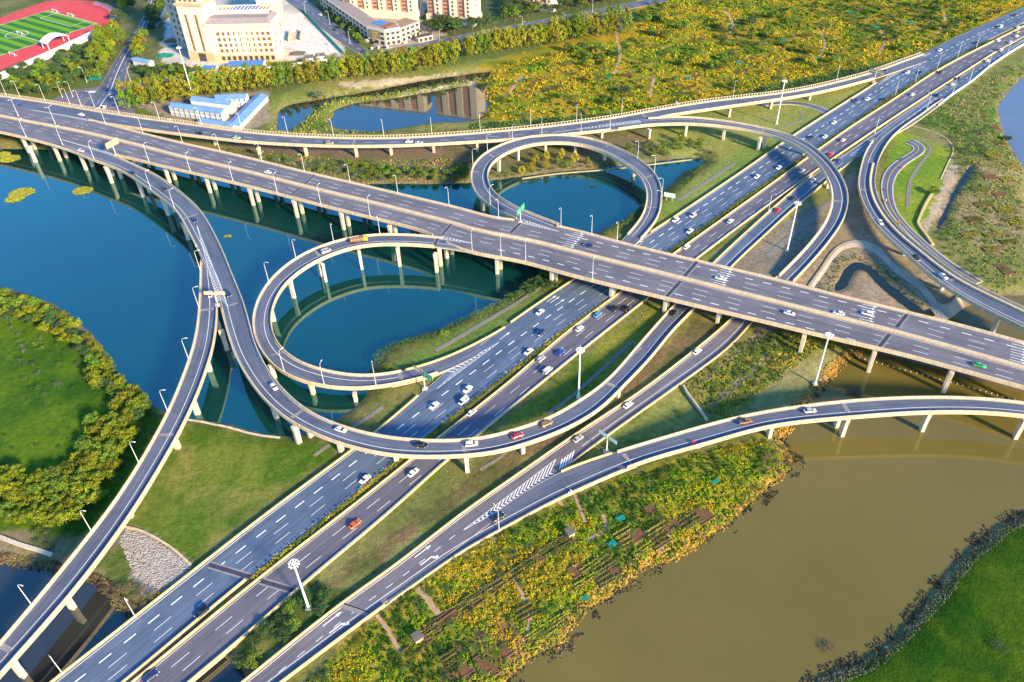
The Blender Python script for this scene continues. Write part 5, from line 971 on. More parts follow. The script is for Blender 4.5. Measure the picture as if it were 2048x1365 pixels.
c = shoreline('river', 160000, -1.4, 2.4, 32, '1500,1450 1618,1290 1800,1150 1960,990 2060,960 2100,1060 1900,1200 1700,1400')
c = c[vnoise(c[:, 0] * .3, c[:, 1] * .3) > .44]
cb = shoreline('river', 260000, -4.4, -1.0, 35, '1500,1450 1618,1290 1800,1150 1960,990 2060,960 2100,1060 1900,1200 1700,1400')
tufts('bank_stones', cb, 'pale grey stones along the lawn bank of the river', [(0.08, 0.085, 0.05), (0.16, 0.15, 0.12), (0.11, 0.13, 0.06)], 5, .16, (.15, .34), .6, 35, 'stones')
tufts('far_shore_reeds', c, 'dark bare reeds along the lawn shore of the river', DK, 8, .22, (.2, .5), .7, 32, 'reeds')
c = shoreline('river', 130000, .2, 4.2, 33, '1000,1420 1060,1280 1180,1200 1300,1140 1420,1070 1520,960 1600,880 1660,970 1400,1140 1200,1290 1100,1400')
c = c[vnoise(c[:, 0] * .22 + 3, c[:, 1] * .22) > .58]
tufts('water_weed', c, 'dark water weed in the shallows along the garden shore', DK, 6, .26, (.2, .5), .5, 33, 'weed')
c = shoreline('creek_mouth', 30000, -3, .8, 34, '-60,1080 130,1120 260,1180 320,1260 260,1250 100,1160 -60,1140')
tufts('creek_reeds', c, 'brown reeds along the creek at bottom left', [(0.06, 0.05, 0.035), (0.13, 0.10, 0.05), (0.16, 0.15, 0.05)], 7, .28, (.3, .7), .8, 34, 'reeds')
for nm, key, ctr, lab in (('reed_islet', 'pond', ((20, 318, 26), (5, 310, 20)), 'small green and yellow reed islet beside the overpass piers at the left edge'), ('floating_islet', 'pond', ((44, 386, 30), (30, 398, 22)), 'larger floating islet of green weed on the blue pond'), ('floating_islet', 'pond', ((166, 382, 24),), 'smaller floating islet of weed beside the bridge reflection'), ('floating_clump', 'pond', ((455, 473, 7),), 'tiny yellow green weed clump between the ramps')):
    pts = []
    for (x, y, r) in ctr:
        b = U(x, y, 0.05); rs = np.random.RandomState(x); k = 260 if r > 10 else 24; q = (lambda t_, r_: np.stack([np.cos(t_) * r_, np.sin(t_) * r_ * .75], 1))(rs.rand(k) * 6.283, np.sqrt(rs.rand(k))) * r * .235; pts += [(b[0] + i, b[1] + j) for i, j in q]
    pts = np.array(pts); rs = np.random.RandomState(3); v, f = leaf_cloud(rs, np.c_[pts, np.full(len(pts), .12)], rs.uniform(.4, .9, len(pts)), 12, .35, .35)
    mb = MB(); mb.v = v; mb.f = f.tolist(); t = rs.rand(len(pts), 1); cc = np.array((.10, .16, .02)) * (1 - t) + np.array((.26, .22, .04)) * t
    tag(mb.build(nm, M_TUFT, cols=np.repeat(cc, 48, 0)), lab, 'islet', None)
# hedges
def hedge(name, pts, wd, h, label, pal, seed, z=2.0, dens=7):
    q = dense(np.c_[UW(pts, z) if isinstance(pts, str) else pts, np.zeros(len(P(pts)) if isinstance(pts, str) else len(pts))], .8)[:, :2]; rs = np.random.RandomState(seed)
    T = np.gradient(q, axis=0); T /= np.linalg.norm(T, axis=1)[:, None]; N = np.stack([-T[:, 1], T[:, 0]], 1); k = dens
    c = np.repeat(q, k, 0) + np.repeat(N, k, 0) * rs.uniform(-wd / 2, wd / 2, (len(q) * k, 1)) + rs.normal(size=(len(q) * k, 2)) * .25
    zz = (gz(*q[len(q) // 2]) if z is None else z); v, f = leaf_cloud(rs, np.c_[c, zz + h * rs.uniform(.35, .75, len(c))], rs.uniform(.4, .7, len(c)) * min(1.4, h), 9, .24, .9)
    pal = np.array(pal); t = np.clip(.5 + wob(c[:, 0] * .4, c[:, 1] * .4, seed) * 1.2, 0, .99)[:, None]; cc = pal[0] * (1 - t) + pal[1] * t
    mb = MB(); mb.v = v; mb.f = f.tolist(); o = mb.build(name, M_TUFT, cols=np.repeat(cc, 36, 0)); return tag(o, label, 'hedge')
hedge('long_hedge', '1090,556 1060,580 1023,602 974,625 925,648 887,668 850,682 800,692 770,706 752,730', 3.6, 2.2, 'long dark green hedge along the pond shore below the overpass', [(0.025, 0.06, 0.02), (0.06, 0.10, 0.03)], 41)
hedge('pond_hedge', '1412,330 1390,352 1360,378 1330,400', 3.2, 2.0, 'dark hedge on the shore right of the keyhole loop', [(0.03, 0.07, 0.02), (0.07, 0.11, 0.03)], 42)
hedge('pond_hedge', '1285,420 1262,440 1235,458 1210,472', 3.0, 2.0, 'dark hedge on the shore inside the foot of the keyhole loop', [(0.03, 0.07, 0.02), (0.07, 0.11, 0.03)], 43)
k0 = n_l(500, 1156); q = np.array([LWR.C[i] - LWR.N[i] * (LWR.wr[i] + .9) for i in range(LWR.n)]); far_end = n_l(1985, 80); ks = sorted((k0, far_end))
mid = n_l(1224, 592); m2 = n_l(890, 845); yel = [(0.08, 0.11, 0.012), (0.26, 0.23, 0.02)]; grn = [(0.04, 0.08, 0.015), (0.13, 0.14, 0.02)]
def seg(a, b): a, b = sorted((a, b)); return q[a:b:3]
hedge('median_hedge', seg(k0, m2), 1.5, .8, 'low yellow green hedge in the highway median at the lower left', yel, 44, 2.45, 4)
hedge('median_hedge', seg(m2, n_l(1020, 745)), 1.3, 1.1, 'dark green clipped hedge in the highway median beside the exit lane', grn, 45, 2.45, 4)
hedge('median_hedge', seg(n_l(1020, 745), n_l(1215, 600)), 1.5, .7, 'yellow green hedge in the highway median just below the overpass', yel, 46, 2.45, 4)
hedge('median_hedge', seg(n_l(1300, 530), far_end), 1.4, .9, 'dark green hedge in the highway median above the overpass', grn, 47, 2.45, 4)
mb = MB(); e_ = sorted((k0, n_l(2047, 46))); sweep(mb, LWR, e_[0], e_[1], lambda i: [(-LWR.wr[i] + .05, -.06), (-LWR.wr[i] - 2.6, -.06)], False); o = mb.build('median_soil', mat('median_soil', (0.13, 0.11, 0.05), .95, .1, col2=(0.20, 0.17, 0.05), scale=.5))
if o.data.polygons[0].normal.z < 0: o.data.flip_normals()
tag(o, kind='structure')

# ------------------------------------------------------------------ street lamps, masts, signs
def lamp_proto(double=False, H=11.0):
    r = bpy.data.objects.new('street_lamp', None); COL.objects.link(r)
    mb = MB(); mb.tube([(0, 0, -.6), (0, 0, 4), (0, 0, H - 1.2)], [.15, .125, .09], 6); mb.build('pole', M_STEEL, r)
    b = MB(); b.box((0, 0, .2), (.5, .5, .5)); b.build('base_box', M_STEEL, r)
    for s in ((1, -1) if double else (1,)):
        a = MB(); a.tube([(0, 0, H - 1.3), (.15 * s, 0, H - .5), (.7 * s, 0, H - .05), (1.7 * s, 0, H + .1)], [.085, .08, .075, .065], 5); arm = a.build('arm', M_STEEL, r)
        h = MB(); h.loft([[(x * s, y * k, H + .08 + z) for y, z in ((-.13, -.06), (.13, -.06), (.1, .07), (-.1, .07))][::s] for x, k in ((1.45, .7), (1.8, 1.2), (2.5, .9))]); h.build('lamp_head', M_WHITE, arm)
    return r
PL, PD = lamp_proto(), lamp_proto(True); first = {id(PL): True, id(PD): True}
def place(proto, loc, rz, label, group, cat):
    if first.pop(id(proto), None): o = proto; o.location = loc; o.rotation_euler = (0, 0, rz)
    else: o = copy_tree(proto, loc, rz)
    return tag(o, label, cat, group)
LAMPS = [('main', 1, 'far side of the wide overpass', '288,264 363,284 443,301 526,319 610,343 702,362 797,385 897,409 1000,434 1121,448 1186,467 1233,479', 1.0),
 ('main', -1, 'near side of the wide overpass', '297,323 378,343 462,364 552,387 643,409 741,434 941,501 1003,512 1051,523 1181,558', 1.0),
 ('main', -1, 'balustrade at the left edge', '49,275 114,292', 1.0),
 ('far', 1, 'balustrade of the long ramp bridge', '9,190 39,193 87,200 140,208 162,212 236,226 315,238 397,248 477,260 572,267 668,270 766,270 864,266 963,261 1059,251 1155,241 1244,226 1466,194 1683,162', 1.2),
 ('far', -1, 'near parapet of the long ramp bridge', '1085,270 1162,263 1223,257', 1.0),
 ('loop', 1, 'outer parapet of the lower loop', '756,468 671,483 592,516 532,565 564,743 651,770 754,773', .9),
 ('upper_loop', 1, 'outer parapet of the keyhole loop', '978,409 942,333 969,303 1023,281 1276,314 1315,345 1328,395 1321,418', .9),
 ('collector', -1, 'outer parapet of the ramp at the left', '186,318 302,380 347,417', .9),
 ('branch', 1, 'left parapet of the branch ramp', '397,542 397,617 375,717 335,819 277,924 179,1063 60,1209', 1.0),
 ('left_way', 1, 'left edge of the bottom highway bridge', '272,1228 121,1349', .9),
 ('right_ramp', -1, 'parapet of the collector road at upper right', '1858,221', .9), ('collector', -1, 'white parapet at the upper right', '1907,188 1940,166 1983,135 2016,107', .9),
 ('collector', 1, 'divider next to the collector lane', '1533,421 1782,277', .9), ('river_ramp', -1, 'guard rail of the merge by the allotments', '1008,1064', .5)]
for key, side, where, pts, zo in LAMPS:
    rb = RB[key]; L = P(pts)
    for k, (x, y) in enumerate(L):
        i, p, off = rb.px(x, y, zo); c = (rb.C[i] - p[:2]); 
        i2 = i; lab = f'street lamp on the {where}' + (f', {ORD[k + 1]} from {"left" if L[0][0] < L[-1][0] else "right"}' if len(L) > 1 and abs(L[0][0] - L[-1][0]) > 30 else (f', {ORD[k + 1]} from top' if len(L) > 1 else ''))
        o_edge = (rb.wl[i] - .35) if side > 0 else (-rb.wr[i] + .35); q = rb.at(i, o_edge, .2 if zo < .6 else zo - .35); t = rb.N[i] * -side
        place(PL, q, math.atan2(t[1], t[0]), lab, 'street lamps along the bridges and roads', 'street lamp')
L = P('1786,191 1828,165 1871,140 1910,116 1946,95')
for k, (x, y) in enumerate(L):
    i, p, off = LWR.px(x, y); q = LWR.at(i, -LWR.wr[i] - 1.2, 0); t = LWR.N[i]; place(PD, q, math.atan2(t[1], t[0]), f'double arm street lamp in the highway median, {ORD[k + 1]} from left', 'double arm lamps in the median', 'street lamp')
L = P('36,231 108,246 211,247')
for k, (x, y) in enumerate(L):
    i, p, off = RB['main'].px(x, y, 1.0); q = RB['main'].at(i, off, .8); t = RB['main'].N[i]; place(PD, q, math.atan2(t[1], t[0]), f'double arm street lamp on the overpass median at far left, {ORD[k + 1]} of {len(L)}', 'double arm lamps on the overpass median', 'street lamp')
L = P('125,195 174,165 262,165 332,180 189,214 146,194 640,125 745,60 700,88 660,50 612,30 925,103 880,88 790,125 1045,72 1130,55 1185,24 1045,60')
for k, (x, y) in enumerate(L):
    q = U(x, y, 2.1); place(PL if k != 4 else PD, q, random.uniform(-.4, .4) + math.pi * (k % 2), f'slim street lamp beside the city roads at the top, {ORD[k + 1]} listed from the avenue' if False else f'slim street lamp {"near the avenue junction" if x < 300 else ("on the market street" if 600 < x < 760 and y < 95 else "on the road behind the olive tree row")}', 'slim city street lamps', 'street lamp')
def mast(x, y, H, label):
    b = U(x, y, 2.0); r = root('lighting_mast', (b[0], b[1], 2.0), label, 'lighting mast', 'high lighting masts')
    mb = MB(); mb.tube([(0, 0, -1), (0, 0, H * .5), (0, 0, H)], [.42, .31, .2], 10); mb.build('pole', M_WHITE, r)
    f = MB(); f.box((0, 0, .12), (1.8, 1.8, .5)); f.build('footing', M_PIER, r)
    g_ = MB(); n = 16
    for rad, z in ((1.45, H - .4), (.7, H - .4)):
        pts = [(rad * math.cos(t), rad * math.sin(t), z) for t in np.linspace(0, 6.2832, n + 1)]; g_.tube(pts, .07, 5)
    for k in range(6):
        t = k * math.pi / 3; g_.tube([(0, 0, H - .3), (1.7 * math.cos(t), 1.7 * math.sin(t), H - .4)], .06, 4)
    g_.tube([(0, 0, H), (0, 0, H + 1.8)], .06, 4); ring_ = g_.build('lamp_ring', M_WHITE, r)
    m0 = None
    for k in range(10):
        t = k * .6283
        if m0 is None:
            h = MB(); h.loft([[(q[0] * s, q[1] * s, z) for q in ((-.35, -.25), (.35, -.25), (.35, .25), (-.35, .25))] for s, z in ((1, -.35), (.6, .1))]); m0 = h.build('floodlight', M_STEEL, ring_, loc=(0, 0, 0)); o = m0
        else: o = m0.copy(); COL.objects.link(o); o.parent = ring_
        o.location = (1.4 * math.cos(t), 1.4 * math.sin(t), H - .5); o.rotation_euler = (0, 0, t)
for x, y, H, lab in ((1157, 795, 25, 'white high mast with lamp ring on the grass beside the crossing ramp, centre'), (617, 1216, 23.5, 'white high mast with lamp ring between the two bottom highways'), (1574, 502, 27, 'white high mast with lamp ring inside the arc ramp'), (1630, 768, 25.5, 'white high mast rising by the river bank below the overpass'), (388, 201, 37, 'tallest white mast beside the blue site huts at upper left'), (1553, 248, 28, 'white high mast on the grass below the far ramp bridge')): mast(x, y, H, lab)
def sign_panel(mb_m, parent, name, c, wd, hg, n, m, depth=.18):
    n = np.array([*n, 0.]) / np.linalg.norm(n); mb = MB(); mb.box(c, (wd, depth, hg), (-n[1], n[0], 0)); return mb.build(name, m, parent), n
def strokes(parent, c, wd, hg, n, rows):
    """white lettering: blocky strokes for characters too small to read, plus an arrow"""
    n = np.array([*n, 0.]) / np.linalg.norm(n); e = np.array([-n[1], n[0], 0]); zv = np.array([0, 0, 1.]); mb = MB(); rs = random.Random(int(wd * 100))
    for k, (y, num) in enumerate(rows):
        for j in range(num):
            x0 = (-.5 + (j + .5) / num) * wd * .8; s = wd * .8 / num * .72; o = np.array(c) + n * .12 + e * x0 + zv * (y * hg)
            for a, b, u, v in ((-.5, .4, .5, .5), (-.5, -.05, .5, .06), (-.5, -.5, .5, -.4), (-.08, -.5, .08, .5)):
                if rs.random() < .85: mb.quad(*[o + e * s * q + zv * s * r_ for q, r_ in ((a, b), (u, b), (u, v), (a, v))])
    mb.build('lettering', M_PAINT, parent)
def tsign(x, y, z, H, toward, arms, label, name='road_sign'):
    """post with panels; arms = list of (offset along panel line, width, height, facing, material, lettering rows)"""
    b = U(x, y, z); r = root(name, (b[0], b[1], z), label, 'road sign', world=True); d = np.array(toward, float); d /= np.linalg.norm(d); e = np.array([-d[1], d[0]])
    mb = MB(); mb.tube([b + [0, 0, -.8], b + [0, 0, H]], [.28, .22], 8); mb.build('post', M_STEEL, r)
    f = MB(); f.box(b + [0, 0, -.1], (2.2, 2.2, .6)); f.build('footing', M_PIER, r)
    lo, hi_ = min(a[0] - a[1] / 2 for a in arms), max(a[0] + a[1] / 2 for a in arms); mb = MB(); mb.tube([b + [*(e * lo), H - .3], b + [*(e * hi_), H - .3]], .12, 6); mb.build('cross_arm', M_STEEL, r)
    for off, wd, hg, fc, m, rows in arms:
        n = d * fc; c = b + np.array([*(e * off), H - .3]) + np.array([*(n * .25), 0]); sp_ = sign_panel(None, r, 'sign_panel', c, wd, hg, n, m)[0]; sp_['_loc'] = r['_loc']
        if m == M_SIGNG: strokes(sp_, c, wd, hg, n, rows); 
        bk = MB(); bk.box(c - np.array([*(n * .13), 0]), (wd * .98, .06, hg * .98), (-n[1], n[0], 0)); bk.build('sign_back', M_SIGNB if m != M_SIGNG else M_STEEL, r)
hd = LWR.T[n_l(870, 790)]; hd = hd * (1 if hd[1] > 0 else -1)
tsign(850, 778, 2.4, 8.6, hd, [(2.9, 4.6, 2.6, -1, M_SIGNB, []), (-2.7, 4.6, 2.8, 1, M_SIGNG, [(.2, 4), (-.2, 4)])] if False else [(2.9, 4.8, 2.7, 1, M_SIGNB, []), (-2.8, 4.8, 2.9, -1, M_SIGNG, [(.2, 4), (-.22, 3)])], 'T shaped road sign with one brown back and one green panel at the exit nose')
tsign(1213, 904, 2.4, 8.0, (-.75, -.66), [(2.4, 3.6, 1.8, -1, M_SIGNG, [(.1, 3)]), (-2.4, 3.6, 1.8, -1, M_SIGNG, [(.1, 3)])], 'T shaped post with two thin green signs on the grass triangle at the merge')
md = RB['main'].T[mi(1040, 445)]; md = md * (1 if md[0] > 0 else -1)
tsign(1041, 444, 12.5, 7.4, md, [(2.3, 4.0, 3.2, 1, M_SIGNG, [(.22, 3), (-.2, 3)]), (-2.3, 4.0, 3.2, 1, M_SIGNG, [(.22, 3), (-.2, 3)])], 'pair of green road signs on one post where the keyhole loop meets the overpass')
tsign(232, 310, 12.5, 7.6, md, [(2.4, 4.4, 3.6, 1, M_SIGNB, []), (-2.4, 4.4, 3.6, 1, M_SIGNB, [])], 'cream back of a double road sign at the first ramp fork on the left')
tsign(436, 610, 12.0, 6.6, (0.05, 1), [(2.6, 4.2, 1.9, 1, M_SIGNB, []), (-2.6, 4.2, 1.9, 1, M_SIGNB, [])], 'cream double road sign seen from above at the left ramp fork')
tsign(1747, 166, 2.6, 7.6, (.7, .7), [(2.5, 4.6, 3.0, 1, M_SIGNB, []), (-2.5, 4.6, 3.0, 1, M_SIGNB, [])], 'grey backed double road sign at the nose of the far ramp bridge')
b = U(1338, 402, 2.0); r = root('direction_board', (b[0], b[1], 2.0), 'white backed green direction board on two legs right of the keyhole loop', 'road sign', world=True); dn = np.array([-.4, -.9]); dn /= np.linalg.norm(dn); e = np.array([-dn[1], dn[0]])
for s in (-1.6, 1.6):
    mb = MB(); mb.tube([b + [*(e * s), -.5], b + [*(e * s), 4.2]], .16, 6); mb.build('leg', M_STEEL, r)
sign_panel(None, r, 'sign_panel', b + [0, 0, 3.4], 6.2, 2.6, dn, mat('pale_green_sign', (.45, .70, .58), .5)); strokes(r, b + [0, 0, 3.4], 6.2, 2.6, dn, [(.15, 5), (-.2, 4)])

# ------------------------------------------------------------------ vehicles
PAINT = {}
def paint(c):
    tab = dict(white=(.78, .78, .77), silver=(.45, .46, .48), dark=(.015, .017, .025), black=(.008, .008, .01), red=(.50, .012, .03), orange=(.62, .10, .012), blue=(.015, .06, .35), navy=(.012, .03, .14), cyan=(.05, .30, .48), green=(.04, .42, .10), lime=(.42, .62, .35), tan=(.48, .38, .26), cream=(.68, .55, .42), yellow=(.70, .42, .03), brown=(.30, .15, .06))
    if c not in PAINT: PAINT[c] = mat('car_paint_' + c, tab[c], .28, .6, metal=.15 if c in ('silver', 'tan', 'brown') else 0)
    return PAINT[c]
SHAPES = dict(sedan=(4.7, 1.82, [(-2.35, .62, .40, .66), (-2.2, .84, .26, .86), (-1.5, .90, .22, .95), (-.2, .91, .2, .93), (1.0, .91, .2, .92), (1.9, .87, .22, .80), (2.25, .76, .27, .66), (2.35, .58, .36, .55)], [(-1.75, .70, .93), (-1.15, .70, 1.38), (-.6, .70, 1.46), (.2, .70, 1.44), (1.15, .74, .92)]),
 suv=(4.6, 1.88, [(-2.3, .72, .45, .85), (-2.2, .88, .32, 1.02), (-1.4, .93, .28, 1.05), (-.2, .94, .26, 1.03), (1.0, .93, .26, 1.03), (1.8, .9, .28, .95), (2.2, .8, .33, .82), (2.3, .62, .42, .68)], [(-2.15, .72, 1.02), (-1.85, .74, 1.62), (-.8, .75, 1.70), (.3, .74, 1.66), (1.2, .76, 1.03)]),
 van=(4.9, 1.85, [(-2.45, .8, .45, 1.0), (-2.4, .9, .32, 1.1), (-1.2, .93, .28, 1.12), (0, .93, .28, 1.1), (1.4, .92, .28, 1.05), (2.1, .88, .3, .9), (2.38, .78, .36, .75), (2.45, .66, .42, .62)], [(-2.38, .78, 1.1), (-2.25, .80, 1.85), (-.6, .80, 1.92), (1.0, .79, 1.86), (1.95, .76, 1.02)]))
def car_proto(kind, col):
    Lc, Wc, body, cab = SHAPES[kind]; r = bpy.data.objects.new({'sedan': 'sedan_car', 'suv': 'suv_car', 'van': 'van'}[kind], None); COL.objects.link(r)
    ring = lambda x, hw, z0, z1: [(x, hw * a, z0 + (z1 - z0) * b) for a, b in ((-.9, 0), (.9, 0), (1, .25), (1, .68), (.84, 1), (-.84, 1), (-1, .68), (-1, .25))]
    mb = MB(); mb.loft([ring(*q) for q in body]); b = mb.build('body', paint(col), r, smooth=False)
    # glazed cabin: lofted along the car, roof panel is body coloured
    base = lambda x: np.interp(x, [q[0] for q in body], [q[3] for q in body]) - .05; bw = lambda x: np.interp(x, [q[0] for q in body], [q[1] for q in body]) * .86
    mb = MB(); mb.loft([[(x, -bw(x), base(x)), (x, bw(x), base(x)), (x, hw if z > base(x) + .1 else bw(x), z), (x, -hw if z > base(x) + .1 else -bw(x), z)] for x, hw, z in cab]); mb.build('windows', M_GLASS, r)
    top = [c for c in cab if c[2] > base(c[0]) + .2]
    mb = MB(); mb.loft([[(x, -hw - .02, z - .05), (x, hw + .02, z - .05), (x, hw * .9, z + .035), (x, -hw * .9, z + .035)] for x, hw, z in [(top[0][0] - .12, top[0][1], top[0][2] - .05)] + top + [(top[-1][0] + .18, top[-1][1], top[-1][2] - .07)]]); mb.build('roof', paint(col), r)
    pil = MB()
    for x in (top[-1][0] - .9,):
        for s in (-1, 1): pil.tube([(x, s * bw(x) * 1.0, base(x)), (x, s * (top[-1][1] + .015), top[-1][2])], .05, 4)
    pil.build('door_pillars', paint(col), r)
    w0 = None
    for x in (-Lc * .29, Lc * .30):
        for s in (-1, 1):
            if w0 is None:
                wm = MB(); n = 12; wm.loft([[(.33 * math.cos(t), y, .33 * math.sin(t)) for t in np.linspace(0, 6.2832, n, endpoint=False)] for y in (-.11, .11)]); w0 = wm.build('wheel', M_TYRE, r, loc=(0, 0, 0)); o = w0
            else: o = w0.copy(); COL.objects.link(o); o.parent = r
            o.location = (x, s * (Wc / 2 - .09), .33)
            rm = MB(); rm.loft([[(.2 * math.cos(t), y, .2 * math.sin(t)) for t in np.linspace(0, 6.2832, 8, endpoint=False)] for y in (-.125, .125)]); rm.build('rim', M_STEEL, o, loc=(0, 0, 0))
    for nm, m, x, z in (('headlight', M_HEAD, body[-2][0] + .02, .6 if kind == 'sedan' else .78), ('tail_light', M_TAIL, body[1][0] - .06, .74 if kind == 'sedan' else .9)):
        for s in (-1, 1): h = MB(); h.box((x, s * Wc * .34, z), (.2, .36, .16)); h.build(nm, m, r)
    return r
def truck_proto():
    r = bpy.data.objects.new('flatbed_truck', None); COL.objects.link(r); Y = paint('yellow')
    c = MB(); c.loft([[(2.2, y, z) for y, z in ((-1.1, .6), (1.1, .6), (1.1, 2.5), (-1.1, 2.5))], [(3.9, y, z) for y, z in ((-1.1, .6), (1.1, .6), (1.05, 2.5), (-1.05, 2.5))], [(4.2, y, z) for y, z in ((-1.05, .6), (1.05, .6), (1.0, 1.5), (-1.0, 1.5))]]); c.build('cab', Y, r)
    wd = MB(); wd.box((4.02, 0, 1.95), (.2, 1.8, .7)); wd.build('windscreen', M_GLASS, r)
    bed = MB(); bed.box((-1.1, 0, 1.05), (6.4, 2.3, .3)); bed.box((-1.1, 1.15, 1.45), (6.4, .08, .6)); bed.box((-1.1, -1.15, 1.45), (6.4, .08, .6)); bed.box((-4.3, 0, 1.45), (.08, 2.2, .6)); bed.build('load_bed', paint('brown'), r)
    for k in range(4): ld = MB(); ld.box((-3.4 + 1.6 * k, 0, 1.6), (1.4, 2.0, .8)); ld.build('load_pack', mat('load_wrap', (.45, .25, .13), .8, .2, var=.2), r)
    for x in (-3.2, -2.1, 2.9):
        for s in (-1, 1): wm = MB(); wm.loft([[(x + .48 * math.cos(t), s * 1.0 + y, .48 + .48 * math.sin(t)) for t in np.linspace(0, 6.2832, 12, endpoint=False)] for y in (-.15, .15)]); wm.build('wheel', M_TYRE, r)
    return r
def pickup_proto(col):
    r = bpy.data.objects.new('pickup_truck', None); COL.objects.link(r)
    mb = MB(); mb.loft([[(x, hw * a, z0 + (z1 - z0) * b) for a, b in ((-.9, 0), (.9, 0), (1, .3), (1, .75), (.9, 1), (-.9, 1), (-1, .75), (-1, .3))] for x, hw, z0, z1 in ((-2.6, .85, .45, 1.0), (-2.55, .92, .35, 1.05), (-.4, .93, .3, 1.05), (1.5, .92, .3, 1.02), (2.3, .85, .35, .92), (2.5, .7, .42, .75))]); mb.build('body', paint(col), r)
    mb = MB(); mb.loft([[(x, -.8, 1.0), (x, .8, 1.0), (x, .68, z), (x, -.68, z)] for x, z in ((-.45, 1.05), (-.3, 1.7), (.6, 1.72), (1.4, 1.03))]); mb.build('windows', M_GLASS, r)
    mb = MB(); mb.box((.15, 0, 1.74), (1.1, 1.36, .07)); mb.build('roof', paint(col), r)
    mb = MB(); mb.box((-1.55, 0, 1.07), (1.9, 1.5, .06)); mb.build('load_bed', mat('bed_liner', (.05, .07, .12), .7), r)
    for x in (-1.6, 1.5):
        for s in (-1, 1): wm = MB(); wm.loft([[(x + .37 * math.cos(t), s * .84 + y, .37 + .37 * math.sin(t)) for t in np.linspace(0, 6.2832, 12, endpoint=False)] for y in (-.12, .12)]); wm.build('wheel', M_TYRE, r)
    return r
PRO = {}
def car(key, x, y, kind, col, d, label):
    rb = RB[key]; i, p, off = rb.px(x, y, .75); t = rb.T[i] * d; k = (kind, col); new = k not in PRO
    if new: PRO[k] = truck_proto() if kind == 'truck' else (pickup_proto(col) if kind == 'pickup' else car_proto(kind, col))
    loc = (p[0], p[1], rb.z[i] + .02); rz = math.atan2(t[1], t[0])
    if new: o = PRO[k]; o.location = loc; o.rotation_euler = (0, 0, rz)
    else: o = copy_tree(PRO[k], loc, rz)
    tag(o, label, 'car' if kind in ('sedan', 'suv') else {'van': 'van', 'truck': 'truck', 'pickup': 'pickup'}[kind], 'cars on the roads')
# travel direction: +1 / -1 along the ribbon, chosen from the wanted picture direction
def dirsign(key, x, y, up_):
    rb = RB[key]; i = rb.px(x, y)[0]; return 1 if (rb.T[i] @ np.array(up_)) > 0 else -1
CARS = dict(
 left_way=('left highway carriageway', (-.7, -.7), '404,1225,suv,black 730,958,sedan,white 868,811,sedan,white 935,778,sedan,white 927,802,van,white 1080,624,sedan,white 1081,666,suv,navy 1057,703,sedan,white 1351,440,suv,white 1386,431,suv,cream 1380,462,sedan,white 1514,353,sedan,white 1558,335,sedan,white 1623,275,sedan,dark 1650,273,sedan,white 1668,245,sedan,white 1712,201,suv,navy 1735,198,sedan,white 1767,199,sedan,dark 1815,145,sedan,white 1841,145,sedan,dark 1880,100,sedan,white 2001,54,van,white 1953,86,sedan,dark 2030,30,sedan,dark 1600,283,suv,white'),
 right_way=('right highway carriageway', (.7, .7), '301,1353,sedan,navy 709,1048,sedan,orange 826,945,sedan,white 943,825,sedan,white 1095,741,van,white 1082,718,suv,silver 1121,705,sedan,blue 1159,657,sedan,white 1195,629,sedan,cyan 1231,617,suv,dark 1253,617,suv,black 1461,442,sedan,white 1373,494,sedan,white 1604,341,sedan,white 1686,280,sedan,cream 1661,309,sedan,red 1825,189,sedan,white 1882,144,suv,dark 1997,81,sedan,white 2035,64,sedan,yellow 2036,54,sedan,white 2033,72,sedan,white 2022,85,sedan,white 2002,100,suv,white'),
 collector=('collector lane', (.7, .7), '1626,360,sedan,white 1586,396,sedan,dark 1555,419,sedan,red 1678,320,sedan,blue 1876,190,suv,navy 1918,157,suv,dark 1905,169,sedan,white 1975,121,sedan,white 1348,625,sedan,black'),
 right_ramp=('river side ramp', (.3, -.9), '1761,444,sedan,white 1833,516,suv,dark 1887,552,sedan,white'),
 main=('overpass', (1, -.5), ''), far=('long ramp bridge', (1, -.3), '401,267,suv,dark 473,275,sedan,lime 659,286,suv,tan 818,283,sedan,white 838,286,sedan,white 1770,142,suv,navy'),
 arc=('link road', (.7, .7), '1394,703,sedan,white 1256,810,sedan,white 1156,877,sedan,silver'), river_ramp=('river ramp', (.7, .6), '997,1034,sedan,dark 1491,843,pickup,brown 1620,821,sedan,silver'),
 branch=('left branch ramp', (.1, 1), '420,588,van,white'), loop=('lower loop', (1, .2), '718,481,truck,yellow 652,502,van,silver'))
FARM = '39,209,sedan,blue 162,229,sedan,white 535,344,sedan,white 1176,491,suv,navy 1441,556,sedan,white 1678,626,sedan,white 1735,627,suv,white'
NEARM = '161,301,sedan,white 1579,626,sedan,white 1959,730,sedan,green'
CROSS = '265,347,suv,dark 329,378,sedan,dark 389,440,sedan,navy 457,588,suv,navy 547,773,sedan,white 681,859,sedan,white 843,890,suv,black 943,888,suv,white 1034,871,sedan,red 1093,847,suv,brown'
def cars(key, where, dvec, txt, lo='left'):
    L = [t.split(',') for t in txt.split()]; cnt = {}; nm = dict(sedan='sedan', suv='tall car', van='van', truck='flatbed truck with packed load', pickup='pickup truck')
    cn = dict(dark='dark blue black', navy='dark blue', lime='pale green', tan='tan', cyan='light blue', cream='cream', black='black')
    for x, y, k, c in L: cnt.setdefault((k, c), []).append(float(x))
    for x, y, k, c in L:
        v = sorted(cnt[(k, c)]); n = len(v); q = v.index(float(x)) + 1; w_ = f'{cn.get(c, c)} {nm[k]} on the {where}'
        if n > 1: w_ += f', {ORD[q]} of {n} from left'
        car(key, float(x), float(y), k, c, dirsign(key, float(x), float(y), dvec), w_)
for key, (where, dv, txt) in CARS.items():
    if txt: cars(key, where, dv, txt)
